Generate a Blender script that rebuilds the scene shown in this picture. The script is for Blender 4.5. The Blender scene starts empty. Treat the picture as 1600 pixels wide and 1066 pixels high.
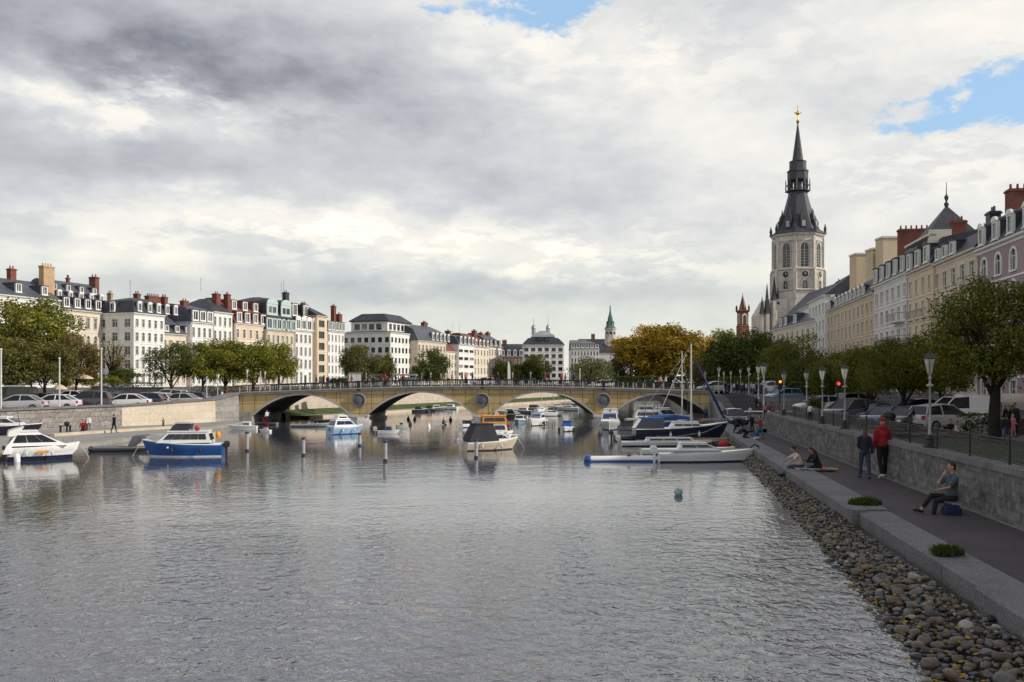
import bpy, bmesh, math, random
from mathutils import Vector, Matrix, noise as mnoise
R = random.Random(7)
rad = math.radians
SC = bpy.context.scene
COL = SC.collection
F = 1500.0            # focal length in photograph pixels (1600 wide)
CX, HY, CZ = 800.0, 598.0, 3.45   # principal column, horizon row, camera height over the water

def at(px, py, Y):
    "world point seen at photograph pixel (px, py) at distance Y"
    return Vector(((px - CX) * Y / F, Y, CZ - (py - HY) * Y / F))
def gnd(px, py, z):
    "world point at photograph pixel (px, py) lying on level z"
    Y = (CZ - z) * F / (py - HY)
    return Vector(((px - CX) * Y / F, Y, z))
def zat(py, Y): return CZ - (py - HY) * Y / F
def xat(px, Y): return (px - CX) * Y / F

# ---------------------------------------------------------------- materials
def srgb(r, g, b):
    f = lambda c: c / 12.92 if c <= 0.04045 else ((c + 0.055) / 1.055) ** 2.4
    return tuple(f(c / 255.0) for c in (r, g, b))
class NT:
    def __init__(s, tree): s.t = tree; s.N = tree.nodes; s.L = tree.links
    def node(s, typ, **kw):
        n = s.N.new(typ)
        for k, v in kw.items(): setattr(n, k, v)
        return n
    def put(s, sock, v):
        if hasattr(v, 'is_output'): s.L.new(v, sock)
        elif v is not None: sock.default_value = v
    def m(s, op, a, b=None, c=None, clamp=False):
        n = s.node('ShaderNodeMath', operation=op, use_clamp=clamp)
        s.put(n.inputs[0], a)
        if b is not None: s.put(n.inputs[1], b)
        if c is not None: s.put(n.inputs[2], c)
        return n.outputs[0]
    def mix(s, fac, a, b, blend='MIX'):
        n = s.node('ShaderNodeMix', data_type='RGBA', blend_type=blend)
        s.put(n.inputs['Factor'], fac)
        for k, v in ((6, a), (7, b)):
            if isinstance(v, tuple): v = (*v[:3], 1)
            s.put(n.inputs[k], v)
        return n.outputs[2]
    def noise(s, vec, scale, detail=4, rough=.55, dist=0, w=None):
        n = s.node('ShaderNodeTexNoise')
        if vec is not None: s.L.new(vec, n.inputs['Vector'])
        n.inputs['Scale'].default_value = scale; n.inputs['Detail'].default_value = detail
        n.inputs['Roughness'].default_value = rough; n.inputs['Distortion'].default_value = dist
        return n.outputs['Fac']
    def ramp(s, fac, stops, interp='LINEAR'):
        n = s.node('ShaderNodeValToRGB'); cr = n.color_ramp; cr.interpolation = interp
        while len(cr.elements) < len(stops): cr.elements.new(.5)
        for e, (p, c) in zip(cr.elements, stops):
            e.position = p; e.color = (*c[:3], 1) if isinstance(c, tuple) else (c, c, c, 1)
        s.L.new(fac, n.inputs['Fac']); return n.outputs['Color']
    def smooth(s, v, lo, hi):
        n = s.node('ShaderNodeMapRange', interpolation_type='SMOOTHSTEP')
        s.put(n.inputs['Value'], v); n.inputs['From Min'].default_value = lo; n.inputs['From Max'].default_value = hi
        return n.outputs['Result']
    def mapping(s, vec, scale=(1, 1, 1), rot=(0, 0, 0)):
        n = s.node('ShaderNodeMapping'); s.L.new(vec, n.inputs['Vector'])
        n.inputs['Scale'].default_value = scale; n.inputs['Rotation'].default_value = rot
        return n.outputs['Vector']
MATS = {}
def new_mat(name):
    m = bpy.data.materials.new(name); m.use_nodes = True
    nt = NT(m.node_tree); b = nt.N['Principled BSDF']
    MATS[name] = m
    return m, nt, b
def mat(name, col, rough=.7, var=.12, scale=1.5, metal=0, bump=0, spec=.4, dirt=0, fine=0, coat=0):
    "painted / rendered / metal surface with blotchy wear; dirt adds darker rain-streak stains of their own shape"
    if name in MATS: return MATS[name]
    m, nt, b = new_mat(name)
    co = nt.node('ShaderNodeTexCoord').outputs['Object']
    geo = nt.node('ShaderNodeNewGeometry').outputs['Position']
    n1 = nt.noise(geo, scale, 5, .6)
    lo = tuple(c * (1 - var) for c in col); hi = tuple(min(1, c * (1 + var * .7)) for c in col)
    c = nt.mix(nt.smooth(n1, .3, .7), lo, hi)
    if dirt:
        st = nt.noise(nt.mapping(geo, (1.3, 1.3, .16)), 1.0, 4, .65)
        c = nt.mix(nt.m('MULTIPLY', nt.smooth(st, .5, .78), dirt), c, tuple(x * .45 for x in col))
    if fine:
        c = nt.mix(nt.m('MULTIPLY', nt.smooth(nt.noise(geo, fine, 2, .6), .5, .72), .55), c, tuple(x * .45 for x in col))
    nt.L.new(c, b.inputs['Base Color'])
    b.inputs['Roughness'].default_value = rough; b.inputs['Metallic'].default_value = metal
    b.inputs['Specular IOR Level'].default_value = spec
    if coat: b.inputs['Coat Weight'].default_value = coat; b.inputs['Coat Roughness'].default_value = .08
    if bump:
        bn = nt.node('ShaderNodeBump'); bn.inputs['Strength'].default_value = bump; bn.inputs['Distance'].default_value = .03
        nt.L.new(nt.noise(geo, scale * 9, 4, .65), bn.inputs['Height']); nt.L.new(bn.outputs['Normal'], b.inputs['Normal'])
    return m
def brick_mat(name, cols, mortar, bw, bh, ms=.012, rough=.85, bump=.4, var=.25, axis=None, stain=.35):
    "masonry laid in courses, in metres; axis = horizontal unit direction of the wall (x,y)"
    m, nt, b = new_mat(name)
    geo = nt.node('ShaderNodeNewGeometry').outputs['Position']
    sx = nt.node('ShaderNodeSeparateXYZ'); nt.L.new(geo, sx.inputs[0])
    ax = axis or (.75, .66)
    u = nt.m('ADD', nt.m('MULTIPLY', sx.outputs[0], ax[0]), nt.m('MULTIPLY', sx.outputs[1], ax[1]))
    cb = nt.node('ShaderNodeCombineXYZ'); nt.L.new(u, cb.inputs[0]); nt.L.new(sx.outputs[2], cb.inputs[1])
    br = nt.node('ShaderNodeTexBrick'); nt.L.new(cb.outputs[0], br.inputs['Vector'])
    br.inputs['Scale'].default_value = 1; br.inputs['Brick Width'].default_value = bw; br.inputs['Row Height'].default_value = bh
    br.inputs['Mortar Size'].default_value = ms; br.inputs['Bias'].default_value = 0
    br.inputs['Color1'].default_value = (*cols[0], 1); br.inputs['Color2'].default_value = (*cols[1], 1); br.inputs['Mortar'].default_value = (*mortar, 1)
    n1 = nt.noise(geo, 1.1, 6, .65)
    c = nt.mix(nt.m('MULTIPLY', nt.smooth(n1, .42, .72), stain), br.outputs['Color'], tuple(x * .4 for x in cols[0]))
    c = nt.mix(nt.m('MULTIPLY', nt.smooth(nt.noise(geo, 7, 4, .6), .45, .7), var), c, tuple(min(1, x * 1.7) for x in cols[1]))
    nt.L.new(c, b.inputs['Base Color']); b.inputs['Roughness'].default_value = rough; b.inputs['Specular IOR Level'].default_value = .2
    bn = nt.node('ShaderNodeBump'); bn.inputs['Strength'].default_value = bump; bn.inputs['Distance'].default_value = .02
    h = nt.m('ADD', nt.m('MULTIPLY', br.outputs['Fac'], -.6), nt.noise(geo, 12, 4, .7))
    nt.L.new(h, bn.inputs['Height']); nt.L.new(bn.outputs['Normal'], b.inputs['Normal'])
    return m
def glass_mat(name, col, rough=.06, spec=.7):
    m, nt, b = new_mat(name)
    geo = nt.node('ShaderNodeNewGeometry').outputs['Position']
    c = nt.mix(nt.smooth(nt.noise(geo, .55, 3, .6), .35, .65), tuple(x * .5 for x in col), tuple(x * 1.5 for x in col))
    nt.L.new(c, b.inputs['Base Color']); b.inputs['Roughness'].default_value = rough; b.inputs['Specular IOR Level'].default_value = spec
    return m
def leaf_mat(name, cols, yellow=None, trans=.3):
    "foliage: every leaf its own shade, some light through it"
    m, nt, b = new_mat(name); nt.N.remove(b)
    g = nt.node('ShaderNodeNewGeometry')
    oi = nt.node('ShaderNodeObjectInfo').outputs['Random']
    st = [(i / max(1, len(cols) - 1), c) for i, c in enumerate(cols)]
    c = nt.ramp(g.outputs['Random Per Island'], st)
    big = nt.noise(g.outputs['Position'], .35, 3, .6)
    c = nt.mix(nt.m('MULTIPLY', nt.smooth(big, .4, .7), .55), c, yellow if yellow else tuple(x * 1.5 for x in cols[-1]))
    d = nt.node('ShaderNodeBsdfDiffuse'); nt.L.new(c, d.inputs['Color'])
    t = nt.node('ShaderNodeBsdfTranslucent'); nt.L.new(c, t.inputs['Color'])
    gl = nt.node('ShaderNodeBsdfGlossy'); gl.inputs['Roughness'].default_value = .45; gl.inputs['Color'].default_value = (.9, .95, 1, 1)
    mx = nt.node('ShaderNodeMixShader'); mx.inputs[0].default_value = trans
    nt.L.new(d.outputs[0], mx.inputs[1]); nt.L.new(t.outputs[0], mx.inputs[2])
    m2 = nt.node('ShaderNodeMixShader'); m2.inputs[0].default_value = .012
    nt.L.new(mx.outputs[0], m2.inputs[1]); nt.L.new(gl.outputs[0], m2.inputs[2])
    nt.L.new(m2.outputs[0], nt.N['Material Output'].inputs['Surface'])
    return m

# ---------------------------------------------------------------- mesh building
class MB:
    def __init__(s): s.V = []; s.F = []; s.M = []
    def add(s, vs, fs, m=0, T=None):
        o = len(s.V)
        s.V += [tuple(T @ Vector(v)) for v in vs] if T is not None else [tuple(v) for v in vs]
        s.F += [tuple(i + o for i in f) for f in fs]
        s.M += [m] * len(fs) if isinstance(m, int) else list(m)
        return s
    def quad(s, a, b, c, d, m=0): return s.add([a, b, c, d], [(0, 1, 2, 3)], m)
    def box(s, x0, x1, y0, y1, z0, z1, m=0, T=None):
        v = [(x0, y0, z0), (x1, y0, z0), (x1, y1, z0), (x0, y1, z0), (x0, y0, z1), (x1, y0, z1), (x1, y1, z1), (x0, y1, z1)]
        return s.add(v, [(0, 3, 2, 1), (4, 5, 6, 7), (0, 1, 5, 4), (1, 2, 6, 5), (2, 3, 7, 6), (3, 0, 4, 7)], m, T)
    def loft(s, loops, m=0, caps=True, closed=True, T=None):
        n = len(loops[0]); vs = [p for l in loops for p in l]; fs = []
        k = n if closed else n - 1
        for i in range(len(loops) - 1):
            for j in range(k):
                a, b = i * n + j, i * n + (j + 1) % n
                fs.append((a, b, b + n, a + n))
        if caps:
            fs.append(tuple(range(n))[::-1]); fs.append(tuple((len(loops) - 1) * n + i for i in range(n)))
        return s.add(vs, fs, m, T)
    def cyl(s, p, q, r0, r1=None, n=8, m=0, caps=True):
        p, q = Vector(p), Vector(q); r1 = r0 if r1 is None else r1
        d = (q - p).normalized(); a = d.orthogonal().normalized(); b = d.cross(a)
        L = [[c + (a * math.cos(2 * math.pi * i / n) + b * math.sin(2 * math.pi * i / n)) * r for i in range(n)] for c, r in ((p, r0), (q, r1))]
        return s.loft(L, m, caps)
    def tube(s, pts, r, n=6, m=0):
        pts = [Vector(p) for p in pts]; rs = r if isinstance(r, (list, tuple)) else [r] * len(pts)
        L = []; a = None
        for i, p in enumerate(pts):
            d = (pts[min(i + 1, len(pts) - 1)] - pts[max(i - 1, 0)]).normalized()
            a = d.orthogonal().normalized() if a is None else (a - d * a.dot(d)).normalized()
            b = d.cross(a)
            L.append([p + (a * math.cos(2 * math.pi * k / n) + b * math.sin(2 * math.pi * k / n)) * rs[i] for k in range(n)])
        return s.loft(L, m)
    def lathe(s, prof, n=12, c=(0, 0, 0), m=0, ph=0):
        c = Vector(c)
        L = [[c + Vector((r * math.cos(2 * math.pi * i / n + ph), r * math.sin(2 * math.pi * i / n + ph), z)) for i in range(n)] for r, z in prof]
        return s.loft(L, m)
    def ball(s, c, r, n=10, m=0, T=None):
        rx, ry, rz = r if isinstance(r, (tuple, list)) else (r, r, r)
        k = max(4, n // 2); L = []
        for j in range(k + 1):
            t = math.pi * (j / k); t = min(max(t, .04), math.pi - .04)
            L.append([(c[0] + rx * math.sin(t) * math.cos(2 * math.pi * i / n), c[1] + ry * math.sin(t) * math.sin(2 * math.pi * i / n), c[2] - rz * math.cos(t)) for i in range(n)])
        return s.loft(L, m, T=T)
    def prism(s, poly, z0, z1, m=0):
        return s.loft([[(x, y, z0) for x, y in poly], [(x, y, z1) for x, y in poly]], m)
    def build(s, name, mats, parent=None, smooth=0, loc=None, rz=0):
        me = bpy.data.meshes.new(name); me.from_pydata(s.V, [], s.F)
        for k in (mats if isinstance(mats, (list, tuple)) else [mats]): me.materials.append(k)
        if any(s.M): me.polygons.foreach_set('material_index', s.M)
        if smooth:
            me.shade_smooth()
            try: me.set_sharp_from_angle(angle=rad(smooth))
            except Exception: pass
        me.update()
        return link(name, me, parent, loc, rz)
def link(name, me, parent=None, loc=None, rz=0):
    o = bpy.data.objects.new(name, me); COL.objects.link(o)
    if parent is not None: o.parent = parent
    if loc is not None: o.location = loc
    if rz: o.rotation_euler[2] = rz
    return o
def tag(o, label=None, cat=None, group=None, kind=None):
    if label: o['label'] = label
    if cat: o['category'] = cat
    if group: o['group'] = group
    if kind: o['kind'] = kind
    return o
def root(name, label, cat, loc=(0, 0, 0), rz=0, group=None, kind=None):
    o = bpy.data.objects.new(name, None); COL.objects.link(o)
    o.location = loc; o.rotation_euler[2] = rz; o.empty_display_size = .3
    return tag(o, label, cat, group, kind)
def dup(r, loc=None, rz=None, label=None, group=None, scale=None):
    "a copy of a thing with its parts and sub-parts"
    c = r.copy(); COL.objects.link(c)
    if loc is not None: c.location = loc
    if rz is not None: c.rotation_euler[2] = rz
    if scale is not None: c.scale = (scale,) * 3 if not isinstance(scale, (tuple, list)) else scale
    if label: c['label'] = label
    if group: c['group'] = group
    for ch in list(r.children):
        d = ch.copy(); COL.objects.link(d); d.parent = c
        for g in list(ch.children):
            e = g.copy(); COL.objects.link(e); e.parent = d
    return c
def recolor(o, names, new):
    "give one object of a shared mesh its own materials"
    for i, s in enumerate(o.material_slots):
        if s.material and s.material.name in names:
            s.link = 'OBJECT'; s.material = new[names.index(s.material.name)] if isinstance(new, list) else new
def fix_normals(o):
    bm = bmesh.new(); bm.from_mesh(o.data); bmesh.ops.recalc_face_normals(bm, faces=bm.faces); bm.to_mesh(o.data); bm.free(); return o

# ---------------------------------------------------------------- camera, sun, sky
cam = bpy.data.cameras.new('camera'); cam.lens = 36 * F / 1600; cam.sensor_width = 36
cam.shift_y = (HY - 533) / 1600; cam.clip_end = 6000; cam.clip_start = .2
co = bpy.data.objects.new('camera', cam); COL.objects.link(co)
co.location = (0, 0, CZ); co.rotation_euler = (rad(90), 0, 0); SC.camera = co

SUN_AZ, SUN_EL = 102.0, 30.0      # azimuth measured from +Y towards +X
sd = Vector((math.sin(rad(SUN_AZ)) * math.cos(rad(SUN_EL)), math.cos(rad(SUN_AZ)) * math.cos(rad(SUN_EL)), math.sin(rad(SUN_EL))))
sl = bpy.data.lights.new('sun', 'SUN'); sl.energy = 3.5; sl.angle = rad(.6); sl.color = (1, .93, .82)
so = bpy.data.objects.new('sun', sl); COL.objects.link(so); so.rotation_euler = sd.to_track_quat('Z', 'Y').to_euler()
SC.view_settings.view_transform = 'Standard'; SC.view_settings.look = 'None'; SC.view_settings.exposure = .13; SC.view_settings.gamma = 1
SC.cycles.max_bounces = 6; SC.cycles.diffuse_bounces = 3; SC.cycles.glossy_bounces = 3; SC.cycles.transparent_max_bounces = 6
SC.cycles.sample_clamp_indirect = 6

w = bpy.data.worlds.new("World"); SC.world = w; w.use_nodes = True
nt = NT(w.node_tree); bg = nt.N['Background']
sky = nt.node('ShaderNodeTexSky', sky_type='NISHITA', sun_disc=False)
sky.sun_elevation = rad(SUN_EL); sky.sun_rotation = rad(SUN_AZ); sky.dust_density = .6
gen = nt.node('ShaderNodeTexCoord').outputs['Generated']
sep = nt.node('ShaderNodeSeparateXYZ'); nt.L.new(gen, sep.inputs[0])
X, Y_, Z = sep.outputs
DEG = 57.29578
az = nt.m('MULTIPLY', nt.m('ARCTAN2', X, Y_), DEG)
el = nt.m('MULTIPLY', nt.m('ARCSINE', Z), DEG)
# cloud deck seen in perspective: project the direction on a plane overhead
zz = nt.m('ADD', nt.m('MAXIMUM', Z, 0), .16)
cbv = nt.node('ShaderNodeCombineXYZ'); nt.L.new(nt.m('DIVIDE', X, zz), cbv.inputs[0]); nt.L.new(nt.m('DIVIDE', Y_, zz), cbv.inputs[1])
cv = cbv.outputs[0]
cb2 = nt.node('ShaderNodeCombineXYZ')
nt.L.new(nt.m('MULTIPLY', az, .1), cb2.inputs[0]); nt.L.new(nt.m('MULTIPLY', el, .2), cb2.inputs[1])
av = cb2.outputs[0]
f1 = nt.noise(cv, 1.3, 8, .55, .25)
f2 = nt.noise(av, 1.15, 8, .52, .15)
f3 = nt.noise(av, 3.6, 8, .62, .1)
w1 = nt.m('MULTIPLY', nt.m('SUBTRACT', nt.noise(av, .9, 4, .5), .5), 8)
w2 = nt.m('MULTIPLY', nt.m('SUBTRACT', nt.noise(nt.mapping(av, (1, 1, 1), (.4, .2, 1.3)), 1.5, 5, .55), .5), 5)
azw = nt.m('ADD', az, w1); elw = nt.m('ADD', el, w2)
def blob(px, py, sx, sy, warp=True):
    a = math.degrees(math.atan((px - CX) / F)); e = math.degrees(math.atan((HY - py) / F * math.cos(rad(a))))
    sa, se = sx / F * DEG, sy / F * DEG
    A, E = (azw, elw) if warp else (az, el)
    da = nt.m('DIVIDE', nt.m('SUBTRACT', A, a), sa); de = nt.m('DIVIDE', nt.m('SUBTRACT', E, e), se)
    return nt.m('EXPONENT', nt.m('MULTIPLY', nt.m('ADD', nt.m('MULTIPLY', da, da), nt.m('MULTIPLY', de, de)), -1))
def total(lst, base):
    s = base
    for px, py, sx, sy, amp in lst: s = nt.m('ADD', s, nt.m('MULTIPLY', blob(px, py, sx, sy), amp))
    return s
# brightness of the cloud cover (0 dark base .. 1 lit top)
lum = total([
    (140, 30, 420, 85, -.42), (430, 130, 330, 60, -.28), (40, 240, 250, 110, -.18), (620, 190, 260, 45, -.17),
    (330, 262, 420, 45, -.16), (800, 285, 260, 75, -.15), (230, 165, 210, 24, .42), (60, 150, 60, 30, .20), (130, 40, 60, 22, .22),
    (800, 60, 160, 70, .16), (1060, 120, 260, 110, .20), (1230, 110, 140, 50, -.20), (1450, 60, 220, 60, .16), (1130, 20, 200, 40, -.16),
    (560, 348, 300, 30, .27), (340, 330, 130, 20, .20), (700, 385, 200, 26, .28), (950, 410, 260, 24, .24), (170, 385, 150, 26, .26),
    (560, 452, 420, 22, -.16), (950, 330, 260, 50, -.05), (1150, 250, 300, 60, .0), (1420, 270, 320, 60, .09), (1480, 330, 240, 60, .04),
    (760, 462, 260, 18, -.10)], .635)
lum = nt.m('ADD', lum, nt.m('MULTIPLY', nt.m('SUBTRACT', f2, .5), .42))
lum = nt.m('ADD', lum, nt.m('MULTIPLY', nt.m('SUBTRACT', f3, .5), .34))
lum = nt.m('ADD', lum, nt.m('MULTIPLY', nt.m('SUBTRACT', f1, .5), .10))
lum = nt.m('ADD', lum, nt.m('MULTIPLY', nt.smooth(el, 22, 36), -.38))
puff = nt.smooth(nt.m('ADD', nt.noise(nt.mapping(av, (1, 1.5, 1)), 2.4, 10, .62, .1), nt.m('MULTIPLY', f2, .25)), .58, .69)   # crisp sunlit cumulus heads
pm_ = total([(520, 372, 430, 46, 1), (960, 418, 240, 30, .8), (230, 160, 210, 36, .9), (1000, 80, 260, 70, .6), (1480, 262, 200, 40, .7)], 0)
lum = nt.m('ADD', lum, nt.m('MULTIPLY', nt.m('SUBTRACT', puff, .55), nt.m('MULTIPLY', pm_, .26)))
hor = nt.m('EXPONENT', nt.m('MULTIPLY', nt.m('MAXIMUM', el, 0), -.33))
lum = nt.m('ADD', nt.m('MULTIPLY', lum, nt.m('SUBTRACT', 1, nt.m('MULTIPLY', hor, .75))), nt.m('MULTIPLY', hor, .60))
ccol = nt.ramp(lum, [(0, srgb(112, 115, 127)), (.22, srgb(166, 168, 175)), (.42, srgb(193, 196, 201)), (.58, srgb(211, 213, 214)),
                     (.74, srgb(231, 230, 226)), (.9, srgb(246, 241, 232)), (1, srgb(255, 250, 242))])
low = nt.smooth(el, 11, 1.5)
ccol = nt.mix(nt.m('MULTIPLY', low, .9), ccol, nt.mix(1, ccol, srgb(242, 247, 240), 'MULTIPLY'))
warmh = nt.smooth(el, 5.5, .5)
ccol = nt.mix(nt.m('MULTIPLY', warmh, .45), ccol, srgb(235, 234, 220))
# gaps of blue
gap = total([(790, 2, 100, 26, 1.0), (700, 18, 36, 18, .5), (880, 14, 50, 20, .7), (1500, 172, 120, 34, 1.1), (1590, 130, 50, 50, .8), (1075, 158, 60, 10, .36), (1420, 195, 60, 18, .4), (1530, 12, 60, 10, .4), (905, 12, 40, 26, .4)], 0)
gap = nt.m('ADD', gap, nt.m('MULTIPLY', nt.m('SUBTRACT', nt.noise(av, 5.5, 10, .68, .2), .5), 2.6))
gap = nt.smooth(gap, .30, 1.05)
cl10 = nt.mix(1, ccol, (10, 10, 10), 'MULTIPLY')
skyb = nt.mix(1, sky.outputs[0], (1.5, 1.5, 1.5), 'MULTIPLY')
skyb = nt.mix(.75, skyb, tuple(10 * c for c in srgb(165, 202, 236)))
fin = nt.mix(gap, cl10, skyb)
nt.L.new(fin, bg.inputs['Color']); bg.inputs['Strength'].default_value = .1
# ---------------------------------------------------------------- levels and lines of the place
ZP, ZK, ZW, ZG, ZQ, ZB, ZR = .50, .56, 1.69, .78, .22, 2.55, 2.3   # promenade, kerb, wall top, park, left quay, town, right street
YB, YB2 = 82.0, 93.0                                              # bridge faces
def sm(v, a, b):
    t = min(1, max(0, (v - a) / (b - a))); return t * t * (3 - 2 * t)
def xk(Y): return 4.616 + .1413 * Y if Y < 54 else 12.246 + .168 * (Y - 54)     # kerb outer edge
def xwall(Y): return 7.77 + .129 * Y                                          # promenade wall foot
def pl(pts, Y):
    if Y <= pts[0][1]: a, b = pts[0], pts[1]
    else:
        for a, b in zip(pts, pts[1:]):
            if Y <= b[1]: break
    return a[0] + (b[0] - a[0]) * (Y - a[1]) / (b[1] - a[1])
LW = [(-52, 36), (-34.2, 63), (-26.3, 74.5), (-23.4, 81.5), (-23.2, 94), (-22.5, 95.5), (25, 236)]  # left street edge
def zleft(x, Y):
    d = max(0, pl(LW, Y) - x)
    base = .95 + 1.65 * sm(Y, 100, 140)
    ramp = .95 + 1.65 * sm(Y, 76, 84) * (1 - sm(d, 1.2, 4))
    return max(base, ramp)
def zright(x, Y):
    a = ZP + (ZR - ZP) * sm(Y, 68, 90)
    if x > xwall(Y) + .3: a = max(a, ZG + .25 * sm(x - xwall(Y), 4, 20) * 0)
    return a

# ---------------------------------------------------------------- setting materials
def ground_mat(name, c1, c2, scale=.8, rough=.9, fine=25, bump=.3, spots=0, joints=0):
    m, nt, b = new_mat(name)
    geo = nt.node('ShaderNodeNewGeometry').outputs['Position']
    c = nt.mix(nt.smooth(nt.noise(geo, scale, 6, .6), .32, .68), c1, c2)
    c = nt.mix(nt.m('MULTIPLY', nt.smooth(nt.noise(geo, fine, 3, .7), .42, .75), .6), c, tuple(min(1, x * 2.1) for x in c2))
    c = nt.mix(nt.m('MULTIPLY', nt.smooth(nt.noise(nt.mapping(geo, (.35, .08, 1)), 1, 5, .6), .5, .75), .35), c, tuple(x * .5 for x in c1))
    if spots:
        v = nt.node('ShaderNodeTexVoronoi'); nt.L.new(geo, v.inputs['Vector']); v.inputs['Scale'].default_value = 1.6
        c = nt.mix(nt.m('MULTIPLY', nt.m('LESS_THAN', v.outputs['Distance'], .05), spots), c, (.35, .34, .32))
    if joints:
        sy = nt.node('ShaderNodeSeparateXYZ'); nt.L.new(geo, sy.inputs[0]); c = nt.mix(nt.m('MULTIPLY', nt.m('LESS_THAN', nt.m('FRACT', nt.m('DIVIDE', sy.outputs[1], joints)), .007), .8), c, (.012, .013, .010))
        c = nt.mix(nt.m('MULTIPLY', nt.smooth(nt.noise(geo, 1.3, 6, .7), .55, .75), nt.smooth(sy.outputs[2], .50, .25)), c, (.03, .04, .015))
    nt.L.new(c, b.inputs['Base Color']); b.inputs['Roughness'].default_value = rough; b.inputs['Specular IOR Level'].default_value = .25
    bn = nt.node('ShaderNodeBump'); bn.inputs['Strength'].default_value = bump; bn.inputs['Distance'].default_value = .01
    nt.L.new(nt.noise(geo, fine * 2, 3, .7), bn.inputs['Height']); nt.L.new(bn.outputs['Normal'], b.inputs['Normal'])
    return m
asphalt = ground_mat('asphalt', (.052, .045, .050), (.072, .063, .068), .6, .85, 30, .5, .5)
cobble = brick_mat('cobbles', [(.075, .072, .078), (.115, .11, .115)], (.04, .04, .042), .45, .3, .03, axis=(1, .3))
paving = ground_mat('quay_paving', (.20, .19, .185), (.27, .255, .24), .5, .85, 14)
road_m = ground_mat('street_surface', (.07, .067, .07), (.10, .096, .096), .3, .9, 8)
kerb_m = ground_mat('kerb_concrete', (.105, .104, .112), (.155, .153, .16), .9, .8, 22, .3, 0, 3.9)
stone_l = brick_mat('dark_stone_wall', [(.19, .175, .165), (.33, .30, .28)], (.14, .13, .125), .8, .34, .02, axis=(.57, .82), var=.4, stain=.5)
stone_p = brick_mat('pale_quay_stone', [(.52, .45, .36), (.60, .53, .43)], (.42, .36, .29), 1.6, .55, .012, axis=(.57, .82), stain=.12)
stone_r = brick_mat('promenade_wall_stone', [(.095, .090, .090), (.20, .19, .182)], (.125, .12, .117), .42, .2, .02, axis=(.13, .99), var=.45, stain=.6)
stone_a = brick_mat('abutment_stone', [(.26, .24, .23), (.36, .335, .315)], (.2, .185, .18), 1.1, .5, .02, axis=(1, .1), stain=.45)
stone_b = brick_mat('far_bank_stone', [(.46, .39, .33), (.55, .47, .40)], (.40, .34, .29), .7, .35, .015, axis=(.33, .94), stain=.25)
grass_m = ground_mat('grass_turf', (.035, .055, .014), (.06, .09, .022), .8, .95, 18)
coping_m = mat('coping_stone', (.17, .168, .172), .8, .25, 1.2, fine=14)
beige_kerb = mat('beige_stone', (.55, .46, .35), .85, .15, 1.0, dirt=.3)
iron = mat('dark_iron', (.018, .018, .022), .45, .1, 2)
stonew = mat('pier_stone', (.46, .44, .43), .8, .15, .8, dirt=.4)

# water
wm, nt, b = new_mat('river_water')
geo = nt.node('ShaderNodeNewGeometry').outputs['Position']
b.inputs['Base Color'].default_value = (.06, .066, .088, 1); b.inputs['Roughness'].default_value = .02; b.inputs['IOR'].default_value = 2.3
h1 = nt.noise(nt.mapping(geo, (1.15, .8, 1), (0, 0, .12)), 4.3, 3, .55, .4)
h2 = nt.noise(nt.mapping(geo, (.8, 1, 1), (0, 0, -.2)), .8, 3, .5, .3)
h3 = nt.noise(geo, 6.5, 2, .5)
calm = nt.smooth(nt.noise(nt.mapping(geo, (.35, 1, 1)), .045, 3, .5), .35, .65)
hh = nt.m('ADD', nt.m('MULTIPLY', h1, .085), nt.m('ADD', nt.m('MULTIPLY', h2, .13), nt.m('MULTIPLY', h3, .012)))
hh = nt.m('MULTIPLY', hh, nt.m('ADD', .45, nt.m('MULTIPLY', calm, .75)))
sy = nt.node('ShaderNodeSeparateXYZ'); nt.L.new(geo, sy.inputs[0])   # breezy in the open basin, sheltered towards the bridge
hh = nt.m('MULTIPLY', hh, nt.m('SUBTRACT', 4.2, nt.m('MULTIPLY', nt.smooth(sy.outputs[1], 7, 30), 3.9)))
bn = nt.node('ShaderNodeBump'); bn.inputs['Strength'].default_value = 1; bn.inputs['Distance'].default_value = .25
nt.L.new(hh, bn.inputs['Height']); nt.L.new(bn.outputs['Normal'], b.inputs['Normal'])
mb = MB(); mb.quad((-140, -60, 0), (90, -60, 0), (90, 250, 0), (-140, 250, 0))
tag(mb.build('water', wm), kind='structure')

# ---------------------------------------------------------------- land
def sheet(name, ys, xf, zf, m, cols):
    mb = MB(); n = cols + 1
    for Y in ys:
        for x in xf(Y): mb.V.append((x, Y, zf(x, Y)))
    for i in range(len(ys) - 1):
        for j in range(cols):
            a = i * n + j; mb.F.append((a, a + 1, a + n + 1, a + n)); mb.M.append(0)
    return tag(mb.build(name, m, smooth=40), kind='structure')
ys = [36, 45, 54, 63, 66, 69, 72, 74.5, 77, 80, 81.5, 85, 90, 94, 95.5, 100, 105, 110, 115, 120, 125, 130, 135, 140, 160, 200, 236]
sheet('street_left', ys, lambda Y: [pl(LW, Y) - d for d in (600, 200, 80, 40, 25, 15, 12, 9, 7, 5, 3, .2)], zleft, road_m, 11)
ysr = [-40, 0, 20, 40, 54, 60, 66, 69, 72, 75, 78, 81, 84, 87, 90, 95, 120, 160, 236]
def xr_edge(Y): return xk(Y) + .8 if Y < 82 else (17.2 + .12 * (Y - 82))
def far_edge(Y): return 17.0 + .13 * (Y - 82)
mb = MB()
sheet('promenade', [-40, -10, 0, 5, 10, 15, 20, 25, 30, 35, 40, 45, 50, 54, 57], lambda Y: [xk(Y) + .5, xwall(Y) + .1], lambda x, Y: ZP, asphalt, 1)
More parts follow.
